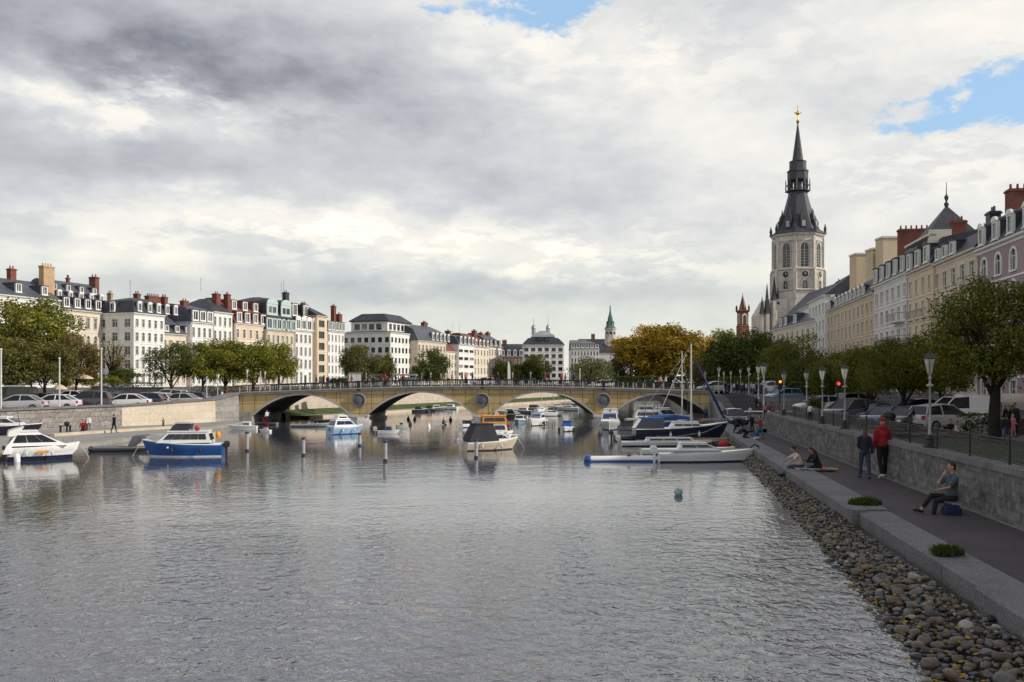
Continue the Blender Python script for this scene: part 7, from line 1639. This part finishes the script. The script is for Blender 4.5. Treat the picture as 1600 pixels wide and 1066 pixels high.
POSES = {'stand': dict(hipR=3, hipL=-2), 'stand_f': dict(hipR=-2, hipL=4, hair='long', fem=1, elL=60, inL=20), 'walk': dict(hipR=15, kneeR=5, hipL=-11, kneeL=12, toeL=-20, shR=-12, shL=14, elL=25, elR=20, lean=3), 'walk_f': dict(hipL=14, kneeL=5, hipR=-10, kneeR=12, toeR=-20, shL=-16, shR=18, elR=25, hair='long', fem=1, lean=2),
    'sit': dict(pelvis=.16, hipL=84, hipR=80, kneeL=30, kneeR=10, lean=14, shL=40, shR=35, elL=40, elR=40), 'crouch': dict(hipL=105, kneeL=128, hipR=95, kneeR=125, lean=38, shL=50, shR=45, elL=40, elR=35, abL=18, abR=18), 'bend': dict(hipL=8, kneeL=12, hipR=2, kneeR=4, lean=75, shL=70, shR=60, elL=10, elR=15), 'kneel': dict(hipL=40, kneeL=130, hipR=45, kneeR=130, lean=55, shL=55, shR=50, elL=15, elR=15)}
def gs(px, row):
    "distance at which the right bank ground is seen at a pixel"
    best = None
    for i in range(500, 1200):
        Y = i / 10; x = xat(px, Y); e = abs(zat(row, Y) - zright(x, Y))
        if best is None or e < best[0] - 1e-6: best = (e, Y)
    return best[1]
# -- the near figures
Y = 29.4; person('woman with long brown hair in a dark jacket and jeans walking away', 'near_woman', (xat(1351, Y), Y, ZP), 172, 1.50, C(c_navy, c_jean, shoe_d, hair_b), dict(hipL=12, kneeL=4, hipR=-10, kneeR=12, toeR=-14, shL=8, elL=62, inL=28, shR=-4, elR=14, armR=12, hair='long', fem=1, bulk=1.06, hem=-.2), True, 'couple walking along the promenade')
Y = 29.6; r = person('man in red hooded jacket and black trousers walking away', 'near_man', (xat(1379, Y), Y, ZP), 176, 1.80, dict(top=c_red, trousers=c_black, shoe=shoe_w, hair=c_red), dict(hipR=16, kneeR=4, hipL=-14, kneeL=16, toeL=-16, shL=-6, elL=18, shR=6, elR=16, armL=11, armR=11, hair='cap', hood=1, bulk=1.16, hem=-.1), True, 'couple walking along the promenade')
Y = 21.6; xs_ = xat(1486, Y)
person('seated man in grey shirt on a folding chair, hand at his mouth', 'near_seated', (xs_, Y, ZP), -88, 1.62, C(c_slate, c_black, shoe_d, hair_d), dict(pelvis=.42, hipL=83, kneeL=72, hipR=97, kneeR=60, lean=-4, nod=10, shR=60, elR=138, inR=32, armR=4, shL=42, elL=38, armL=10, sleeve=.5, cuff=.22, bulk=1.02, hem=.0), True)
ch = root('folding_chair', 'low folding camp chair under the seated man', 'chair', (xs_ + .02, Y, ZP), rad(-88))
mb = MB(); mb.loft([[(-.24, -.26, .28), (.24, -.26, .28), (.24, .2, .25), (-.24, .2, .25)], [(-.24, -.26, .30), (.24, -.26, .30), (.24, .2, .27), (-.24, .2, .27)]]); fix_normals(mb.build('seat', c_grey, ch))
mb = MB(); mb.loft([[(-.24, .13, .30), (.24, .13, .30), (.24, .24, .64), (-.24, .24, .64)], [(-.24, .15, .30), (.24, .15, .30), (.24, .26, .64), (-.24, .26, .64)]]); fix_normals(mb.build('backrest', c_grey, ch))
for s in (-1, 1):
    mb = MB(); mb.tube([(s * .26, -.22, 0), (s * .26, .13, .28), (s * .26, .26, .66)], .012, 6); mb.build('frame', mat('dull_tube', (.16, .16, .17), .45, .1, 3), ch)
    mb = MB(); mb.tube([(s * .25, .3, 0), (s * .25, -.2, .29)], .013, 6); mb.build('leg', steel, ch)
mb = MB(); mb.loft([[(-.17, -.12, 0), (.17, -.12, 0), (.17, .12, 0), (-.17, .12, 0)], [(-.18, -.13, .12), (.18, -.13, .12), (.18, .13, .12), (-.18, .13, .12)], [(-.13, -.09, .22), (.13, -.09, .22), (.13, .09, .22), (-.13, .09, .22)]])
bgo = mb.build('bag', c_blue if 0 else mat('blue_bag_fabric', (.012, .022, .065), .8, .2, 5), None, 40, loc=(xs_ - .08, Y - .2, ZP)); tag(bgo, 'dark blue cool bag on the ground under the camp chair', 'bag')
Y = 32.3
person('woman in pale beige top sitting with legs stretched on the kerb', 'near_sit_a', (xat(1252, Y), Y + .1, ZK), -80, 1.45, C(c_beige, c_white if 0 else c_jean, shoe_d, hair_d), dict(pelvis=.13, hipL=80, kneeL=26, hipR=84, kneeR=38, lean=26, shL=52, elL=8, shR=58, elR=6, hair='bun', fem=1, sleeve=.5, nod=12, hem=.0), True, 'pair sitting on the kerb')
person('woman in black top sitting cross-handed on the bright blanket', 'near_sit_b', (xat(1277, Y), Y - .1, ZK), -78, 1.45, C(c_black, c_black, shoe_d, hair_b), dict(pelvis=.13, hipL=82, kneeL=20, hipR=78, kneeR=14, lean=24, shL=38, elL=50, shR=34, elR=56, inL=20, inR=20, hair='long', fem=1, nod=26), True, 'pair sitting on the kerb')
bl, nt, b = new_mat('patterned_blanket'); geo = nt.node('ShaderNodeNewGeometry').outputs['Position']; v = nt.node('ShaderNodeTexVoronoi'); nt.L.new(geo, v.inputs['Vector']); v.inputs['Scale'].default_value = 5
sx = nt.node('ShaderNodeSeparateColor'); nt.L.new(v.outputs['Color'], sx.inputs[0]); nt.L.new(nt.ramp(sx.outputs[0], [(0, (.45, .08, .05)), (.25, (.10, .35, .30)), (.5, (.55, .40, .08)), (.75, (.35, .10, .22)), (.9, (.55, .35, .3))], 'CONSTANT'), b.inputs['Base Color']); b.inputs['Roughness'].default_value = .9
mb = MB(); g = random.Random(4); N = 9
for i in range(N + 1):
    for j in range(5): mb.V.append((xat(1238, Y) + (xat(1302, Y) - xat(1238, Y)) * i / N + g.uniform(-.02, .02), Y - .62 + .3 * j * .55, ZK + .02 + g.uniform(0, .035)))
for i in range(N):
    for j in range(4): a = i * 5 + j; mb.F.append((a, a + 5, a + 6, a + 1)); mb.M.append(0)
bo = mb.build('blanket', bl, None, 60); md = bo.modifiers.new('thickness', 'SOLIDIFY'); md.thickness = .012; tag(bo, 'bright patchwork blanket under the two seated women', 'blanket')
# -- figures farther along the right bank
for lab, key, px, row, rot, hpx, cols in (
    ('crouching person all in black on the quay by the navy car', 'crouch', 1151, 676, 10, 26 / .62, C(c_black)), ('standing woman in black dress in front of navy car', 'stand_f', 1175, 676, 20, 28, C(c_black, c_black)),
    ('person in dark red top and teal jeans leaning over the kerb group', 'walk', 1188, 689, -70, 35, C(c_red, c_teal)), ('person in black bending down at the kerb edge', 'kneel', 1167, 695, -70, 34, C(c_black, c_black)), ('person in blue top with pale trousers sitting on the kerb', 'sit', 1184, 697, -60, 36, C(c_blue, c_white)),
    ('woman in pink top and black leggings walking away on the ramp', 'walk_f', 1196, 656, 180, 26, C(c_pink, c_black)), ('man in dark red jacket and white shoes walking away on the ramp', 'walk', 1207, 658, 180, 28, C(c_red, c_black, shoe_w)), ('person in pale grey clothes beside the couple on the ramp', 'walk', 1172, 655, 0, 19, C(c_white, c_grey)),
    ('man in black jacket walking up the ramp', 'walk', 1182, 640, 180, 19, C(c_black, c_black)), ('woman in dark coat with fair hair walking up the ramp', 'walk_f', 1187, 639, 180, 18, C(c_grey, c_black, None, hair_l))):
    Yg = gs(px, row); x = xat(px, Yg); Yg = min(Yg, 98); person(lab, key, (x, Yg, zright(x, Yg)), rot, hpx * Yg / F, cols, group='people on the right bank')
g = random.Random(11); cr = [c_navy, c_black, c_blue, c_white, c_grey, c_red, c_jean, c_beige, c_teal]
CROWD = ['dark blue coat', 'black coat', 'bright blue jacket with red bag', 'white shirt', 'grey coat', 'dark red top', 'denim jacket', 'beige coat', 'teal jumper']
CR_ = [(1134, 616, 1), (1139, 617, 1), (1147, 614, 3), (1152, 615, 0), (1157, 622, 2), (1162, 617, 0), (1166, 616, 3), (1170, 617, 1), (1174, 616, 7), (1178, 620, 3), (1182, 619, 0), (1186, 618, 4), (1190, 617, 6), (1160, 613, 3), (1173, 613, 5), (1181, 613, 8), (1197, 617, 3)]
for i, (px, row, ci) in enumerate(CR_):
    Yg = 88 + (622 - row) * 1.6 + g.uniform(-1, 1); x = xat(px, Yg); key = ('walk', 'stand', 'walk_f', 'stand_f')[i % 4]
    nb = ('leftmost in the crowd', 'at the left of the crowd', 'left part of the crowd', 'behind the left part of the crowd', 'out in front of the crowd', 'crowd middle before the white lamp', 'crowd middle', 'crowd middle right', 'between the tall lamps', 'before the twin lamps', 'left of the twin lamps', 'under the twin lamps', 'right of the twin lamps', 'far back in the crowd', 'far back by the lamp', 'far back at the right', 'rightmost of the crowd')[i]
    person(f'pedestrian in {CROWD[ci]} {nb}', key, (x, Yg, zright(x, Yg)), 180 * (i % 2) + g.uniform(-40, 40), g.uniform(16.5, 19) * Yg / F, C(cr[ci], g.choice([c_black, c_jean, c_navy]), None, g.choice([hair_d, hair_b, hair_l])), group='crowd of pedestrians at the bridge end')
def wallY(px): return 8.0 / ((px - CX) / F - .129)
Yw = wallY(1268); person('person in pale shirt and black trousers standing at the wall fence', 'stand', (xat(1268, Yw) - .06, Yw, ZW), 170, 27 * Yw / F, C(c_white, c_black), group='people in the park strip')
for lab, key, px, Y, z, rot, h, cols in (('person in white sitting behind the fence by the lamp', 'sit', 1280, 45, ZG + .5, 200, 1.2, C(c_white, c_grey)), ('person in blue and red sitting in the lawn', 'sit', 1311, 44, ZG + .35, 200, 1.3, C(c_blue, c_red)), ('person in pink sitting by the lawn edge', 'sit', 1300, 46, ZG + .3, 160, 1.2, C(c_pink, c_jean)),
    ('dark dressed person sitting beside the silver off-roader', 'sit', 1484, 49, ZG + .25, 0, 1.45, C(c_black, c_red, None, hair_b)), ('woman in beige sitting next to the silver off-roader door', 'sit', 1494, 48.6, ZG + .2, 20, 1.3, C(c_beige, c_black)), ('person in black top and jeans standing under the biggest tree', 'stand', 1573, 42, ZG, 170, 1.25, C(c_black, c_jean)),
    ('child in pale pink standing beside the person in jeans', 'stand_f', 1583, 42.5, ZG + .25, 20, 1.0, C(c_pink, c_pink, None, hair_l)), ('fair haired woman in dark coat at the awning', 'stand_f', 1574, 47.5, ZG, 190, 1.6, C(c_black, c_black, None, hair_l)), ('person in dark coat under the awning', 'stand', 1587, 48, ZG, 20, 1.6, C(c_navy, c_black)), ('person in teal top near the orange light hedge', 'stand', 1273, 68, ZG, 30, 1.2, C(c_beige, c_jean))):
    person(lab, key, (xat(px, Y), Y, z if key != 'sit' else ZG), rot, h, cols, group='people in the park strip')
# -- left quay
for lab, key, px, row, rot, hpx, cols in (('person in black clothes walking on the left quay', 'walk', 178, 677, 150, 28, C(c_black, c_black)), ('person in white top standing by the dark quay wall', 'stand', 139, 674, 30, 24, C(c_white, c_grey, None, hair_l)), ('person in red sitting against the dark quay wall', 'sit', 130, 674, 20, 34, C(c_red, c_black)), ('person in pink beside the white top one', 'stand_f', 135, 673, -20, 20, C(c_pink, c_black)), ('person in grey by the pale quay wall above the blue cruiser', 'stand', 255, 669, 60, 16, C(c_grey, c_black))):
    p = gnd(px, row, ZQ); person(lab, key, p, rot, hpx * p.y / F, cols, group='people on the left quay')
for lab, key, px, Y, z, rot, h, cols in (('person in white on the raft under the left arch', 'stand', 417, 78, .2, 40, 1.0, C(c_white, c_navy)), ('person in red lifejacket on the raft under the left arch', 'sit', 413, 78.2, .12, 40, 1.3, C(c_red, c_red)), ('person in dark blue at the right on the raft', 'stand', 421, 78.1, .2, -40, .85, C(c_navy, c_black)), ('person in red shirt on the orange roofed boat bow', 'sit', 793, 58, .50, 30, 1.1, C(c_red, c_navy)),
    ('dark figure sitting on the white paddle board', 'sit', 692, wl(664), .05, 60, .9, C(c_black, c_black)), ('man in bright blue jacket on the plank landing', 'stand', 1103, 78, .36, 160, 1.15, C(c_blue, c_black)), ('person with pink top by the ramp railing', 'stand_f', 316, 92, 1.0, 20, .9, C(c_pink, c_grey)), ('person in red by the ramp rail before the bridge', 'stand', 354, 86.5, 2.1, 30, .7, C(c_red, c_white)), ('person in white by the ramp rail before the bridge', 'stand', 347, 87, 2.0, 30, .7, C(c_white, c_navy))):
    person(lab, key, (xat(px, Y), Y, z), rot, h, cols, group='people about the bridge')
BP = [(494, 'navy coat'), (506, 'black coat'), (512, 'dark denim'), (549, 'orange red top'), (596, 'red top'), (602, 'orange red top'), (618, 'black jacket'), (623, 'white shirt'), (630, 'dark red top'), (706, 'grey jacket'), (722, 'red top beside the white car'), (728, 'pink top beside the white car'), (738, 'navy coat'), (767, 'red top before the middle'), (778, 'black coat'), (851, 'red jacket by the office block'), (858, 'dark coat'), (877, 'bright red coat'), (883, 'red and black clothes'), (896, 'navy jacket'), (1032, 'pink top below the golden tree'), (1040, 'white shirt'), (965, 'black coat below the willow'), (700, 'beige coat')]
for i, (px, d) in enumerate(BP):
    m_ = c_red if 'red' in d else c_pink if 'pink' in d else c_white if 'white shirt' in d else c_grey if 'grey' in d else c_beige if 'beige' in d else c_navy if 'navy' in d or 'denim' in d else c_black
    x = bx(px); nb = ('near the arched white house', 'left of the billboard', 'close to the billboard', 'under the billboard', 'left of the shelter', 'left of the bus shelter', 'in the bus shelter', 'beside the shelter', 'right of the shelter', 'before the pale lamps', 'at mid bridge', 'at mid bridge', 'right of the car', 'of the arch', 'beside the banner', 'at the railing', 'at the railing', 'before the willow', 'before the willow', 'near the willow', 'on the bridge', 'below golden tree', 'on the bridge', 'left of mid bridge')[i]
    Yp = YB + 1.4 + (i % 3) * .35; person(f'pedestrian in {d} {nb} on the bridge', ('walk', 'walk_f', 'stand')[i % 3], (xat(px, Yp), Yp, deckz(xat(px, Yp)) + .14), (90, -90, 20)[i % 3], 1.02, C(m_, g.choice([c_black, c_navy, c_jean]), None, g.choice([hair_d, hair_b])), group='pedestrians on the bridge')
# litter bin by the parked cars
r = root('litter_bin', 'black litter bin by the trees in front of parked cars', 'litter bin', (xat(1388, 47), 47, ZG)); mb = MB(); mb.lathe([(.28, 0), (.32, .05), (.32, .95), (.36, .98), (.36, 1.04)], 12); mb.build('body', iron, r); mb = MB(); mb.lathe([(.36, 1.04), (.3, 1.2), (.12, 1.3), (.02, 1.32)], 12); mb.build('lid', iron, r)
# ---------------------------------------------------------------- pebble bank, plants on the kerb
def bankw(Y): return pl([(1.60, 9), (1.45, 12), (1.22, 17), (.95, 24), (.72, 30), (.5, 40), (.30, 50), (.2, 54)], Y)
gravel_m = ground_mat('wet_gravel', (.022, .022, .020), (.045, .042, .036), 3, .5, 30, .8)
mb = MB(); n = 5; YS = [4 + 50 * i / 60 for i in range(61)]
for Y in YS:
    for j in range(n + 1): t = j / n; mb.V.append((xk(Y) + .2 - (bankw(Y) + .9) * t, Y, .20 - .5 * t ** 1.1 + .03 * math.sin(Y * 5 + j * 2)))
for i in range(60):
    for j in range(n): a = i * (n + 1) + j; mb.F.append((a, a + 1, a + n + 2, a + n + 1)); mb.M.append(0)
tag(mb.build('shore', gravel_m, smooth=60), kind='structure')
def stone_mat(name, c1, c2, rough=.55):
    m, nt, b = new_mat(name); geo = nt.node('ShaderNodeNewGeometry'); oi = nt.node('ShaderNodeObjectInfo').outputs['Random']
    k = nt.m('FRACT', nt.m('ADD', oi, geo.outputs['Random Per Island']))
    c = nt.mix(k, c1, c2); c = nt.mix(nt.m('MULTIPLY', nt.smooth(nt.noise(geo.outputs['Position'], 9, 5, .65), .45, .75), .6), c, tuple(x * 1.9 for x in c2)); c = nt.mix(nt.m('MULTIPLY', nt.smooth(nt.noise(geo.outputs['Position'], 30, 3, .6), .55, .75), .5), c, tuple(x * .4 for x in c1))
    sx = nt.node('ShaderNodeSeparateXYZ'); nt.L.new(geo.outputs['Position'], sx.inputs[0]); wet = nt.smooth(nt.m('ADD', sx.outputs[2], nt.m('MULTIPLY', nt.m('SUBTRACT', nt.noise(geo.outputs['Position'], 6, 3), .5), .12)), .14, .03)
    nt.L.new(nt.mix(nt.m('MULTIPLY', wet, .55), c, tuple(x * .5 for x in c1)), b.inputs['Base Color']); nt.L.new(nt.m('SUBTRACT', rough, nt.m('MULTIPLY', wet, .3)), b.inputs['Roughness'])
    bn = nt.node('ShaderNodeBump'); bn.inputs['Strength'].default_value = .35; bn.inputs['Distance'].default_value = .01; nt.L.new(nt.noise(geo.outputs['Position'], 24, 4, .6), bn.inputs['Height']); nt.L.new(bn.outputs['Normal'], b.inputs['Normal']); return m
SM = [(stone_mat('grey_stone', (.060, .058, .062), (.115, .11, .108)), 'rounded grey stone on the bank below the kerb'), (stone_mat('brown_stone', (.082, .060, .044), (.15, .11, .078)), 'rounded brown stone on the bank below the kerb'),
      (stone_mat('dark_stone', (.022, .021, .024), (.045, .043, .044)), 'rounded dark stone on the bank below the kerb'), (stone_mat('mossy_stone', (.12, .10, .02), (.22, .17, .025)), 'yellow mossy stone on the bank below the kerb'), (stone_mat('pale_stone', (.20, .185, .17), (.30, .27, .24)), 'pale stone on the bank below the kerb')]
def stone_verts(g, sub=2):
    bm = bmesh.new(); bmesh.ops.create_icosphere(bm, subdivisions=sub, radius=1); off = Vector((g.uniform(-50, 50), g.uniform(-50, 50), g.uniform(-50, 50)))
    cuts = [(Vector((g.gauss(0, 1), g.gauss(0, 1), g.gauss(0, 1))).normalized(), g.uniform(.5, .88)) for _ in range(8)]
    for v in bm.verts:
        p = v.co.copy(); d = 1 + .22 * mnoise.noise(p * 1.1 + off)
        for n_, h_ in cuts:
            k = p.dot(n_)
            if k > h_: p -= n_ * (k - h_) * .88
        v.co = p * d
    V = [tuple(v.co) for v in bm.verts]; Fc = [tuple(v.index for v in f.verts) for f in bm.faces]; bm.free(); return V, Fc
g = random.Random(21); SV = [stone_verts(g) for _ in range(14)]; SVL = [stone_verts(g, 1) for _ in range(8)]
SME = {}
def stone_me(i, mi):
    if (i, mi) not in SME:
        me = bpy.data.meshes.new('stone'); me.from_pydata(SV[i][0], [], SV[i][1]); me.materials.append(SM[mi][0]); me.shade_smooth(); me.update(); SME[(i, mi)] = me
    return SME[(i, mi)]
cand = []
Y = 8.8
pts = []
for _ in range(60000):
    Y = 8.8 + 44 * g.random() ** 1.25; t = g.random() ** .85; bw_ = bankw(Y) + .12
    if g.random() < .06: t = 1 + g.random() ** 2 * .7
    x = xk(Y) + .0 - bw_ * t - .05; r = (.038 + .085 * g.random() ** 1.7) * (1.15 if Y < 18 else 1) * (.75 if t > 1 else 1) * (.8 if t < .2 else 1)
    pts.append((x, Y, t, r))
grid = {}
def free(x, y, r):
    for i in range(int(x * 3) - 1, int(x * 3) + 2):
        for j in range(int(y * 3) - 1, int(y * 3) + 2):
            for (a, b_, c_) in grid.get((i, j), ()):
                if (a - x) ** 2 + (b_ - y) ** 2 < (.78 * (r + c_)) ** 2: return False
    return True
for (x, Y, t, r) in pts:
    if free(x, Y, r): grid.setdefault((int(x * 3), int(Y * 3)), []).append((x, Y, r)); cand.append((x, Y, t, r))
cand.sort(key=lambda c: -(c[3] / c[1]))
sm_ = MB(); stuff = {k: MB() for k in range(5)}; n_ind = 0; G = 'stones on the bank below the kerb'
SALT = [('rounded grey stone on the bank below the kerb'), ]
for (x, Y, t, r) in cand:
    wgt = [.33, .36, .2, .035, .07] if t < .72 else [.22, .22, .28, .26, .02]
    mi = g.choices(range(5), wgt)[0]; mi = 1 if mi == 3 and r > .075 else mi; z = .24 - .36 * min(t, 1.1) ** 1.1 - (0 if t < 1 else .07 * (t - 1) * 4) + g.uniform(-.01, .05)
    M_ = Matrix.Translation((x, Y, z)) @ Matrix.Rotation(g.uniform(0, 6.28), 4, 'Z') @ Matrix.Rotation(g.gauss(0, .35), 4, 'X') @ Matrix.Diagonal((r * g.uniform(1, 1.45), r * g.uniform(.8, 1.05), r * g.uniform(.55, .8), 1))
    if n_ind < 300 and t < 1.5:
        o = link('stone', stone_me(g.randrange(14), mi)); o.matrix_world = M_; tag(o, SM[mi][1], 'stone', SM[mi][1].split(' on ')[0] + 's along the water'); n_ind += 1
    else:
        V, Fc = SVL[g.randrange(8)]; stuff[mi].add([M_ @ Vector(v) for v in V], Fc)
al = MB()
for k in range(5): al.add(stuff[k].V, stuff[k].F, k)
tag(al.build('pebbles', [s_[0] for s_ in SM], None, 0), kind='stuff'); bpy.data.objects['pebbles'].data.shade_smooth()
# fallen yellow leaves between the stones
lf = MB(); lfm = leaf_mat('fallen_yellow_leaf', [(.30, .20, .015), (.45, .32, .02), (.22, .12, .02)], None, .1)
for _ in range(900):
    Y = 9 + 40 * g.random() ** 1.3; t = g.uniform(.35, 1.0); x = xk(Y) - bankw(Y) * t; z = .24 - .36 * t + .07 + g.uniform(0, .05); s = g.uniform(.025, .05); a = g.uniform(0, 6.28)
    u = Vector((math.cos(a), math.sin(a), g.uniform(-.4, .4))) * s; v = Vector((-math.sin(a), math.cos(a), g.uniform(-.4, .4))) * s * .7; p = Vector((x, Y, z)); lf.quad(p - u, p - v, p + u, p + v)
tag(lf.build('fallen_leaves', lfm), kind='stuff')
# weeds at the foot of the kerb and clumps on it
def blades(name, pts, m, hh, kind=None, label=None, cat=None, lean=.6):
    V, Fc = [], []
    for x, y, z, h in pts:
        a = g.uniform(0, 6.28); d = Vector((math.cos(a), math.sin(a), 0)); w = Vector((-d.y, d.x, 0)) * h * .12; p = Vector((x, y, z)); l = d * h * g.uniform(.1, lean)
        o = len(V); V += [tuple(p - w), tuple(p + w), tuple(p + w * .8 + l * .5 + Vector((0, 0, h * .6))), tuple(p + l + Vector((0, 0, h))), tuple(p - w * .8 + l * .5 + Vector((0, 0, h * .6)))]; Fc.append((o, o + 1, o + 2, o + 3, o + 4))
    me = bpy.data.meshes.new(name); me.from_pydata(V, [], Fc); me.materials.append(m); me.update(); o = link(name, me); return tag(o, label, cat, None, kind)
lm_weed = leaf_mat('weed_leaves', [(.035, .06, .012), (.06, .095, .018), (.09, .12, .025)], (.10, .13, .03))
pts = []
for _ in range(2600):
    Y = 9 + 43 * g.random(); 
    if mnoise.noise(Vector((Y * .9, 3, 0))) < .05: continue
    pts.append((xk(Y) - .02 - abs(g.gauss(0, .05)), Y, .2 + g.uniform(-.04, .06), g.uniform(.04, .11)))
blades('weeds', pts, lm_weed, .1, 'stuff')
for px, row, hw, hp, lab in ((1352, 788, 29, 13, 'low green plant clump at the kerb step'), (1478, 864, 30, 15, 'low green plant clump between the two nearest kerb blocks')):
    p = gnd(px, row, ZK); s = p.y / F; pts = []
    for _ in range(900):
        a = g.uniform(0, 6.28); q = g.random() ** .6 * (.75 + .45 * mnoise.noise(Vector((math.cos(a) * 1.6 + px, math.sin(a) * 1.6, 0)))); pts.append((p.x + math.cos(a) * q * hw * s, p.y + math.sin(a) * q * hw * s * .9, ZK - .02, hp * s * g.uniform(.5, 1.1) * (1.15 - q * .6)))
    blades('plant_clump', pts, lm_weed, .1, None, lab, 'plant', 1.1)
pts = []
for _ in range(9000):
    Y = 14 + 32 * g.random(); d = .5 + 8.8 * g.random(); pts.append((xwall(Y) + d, Y, ZG, g.uniform(.04, .10)))
blades('grass', pts, lm_weed, .08, 'stuff')
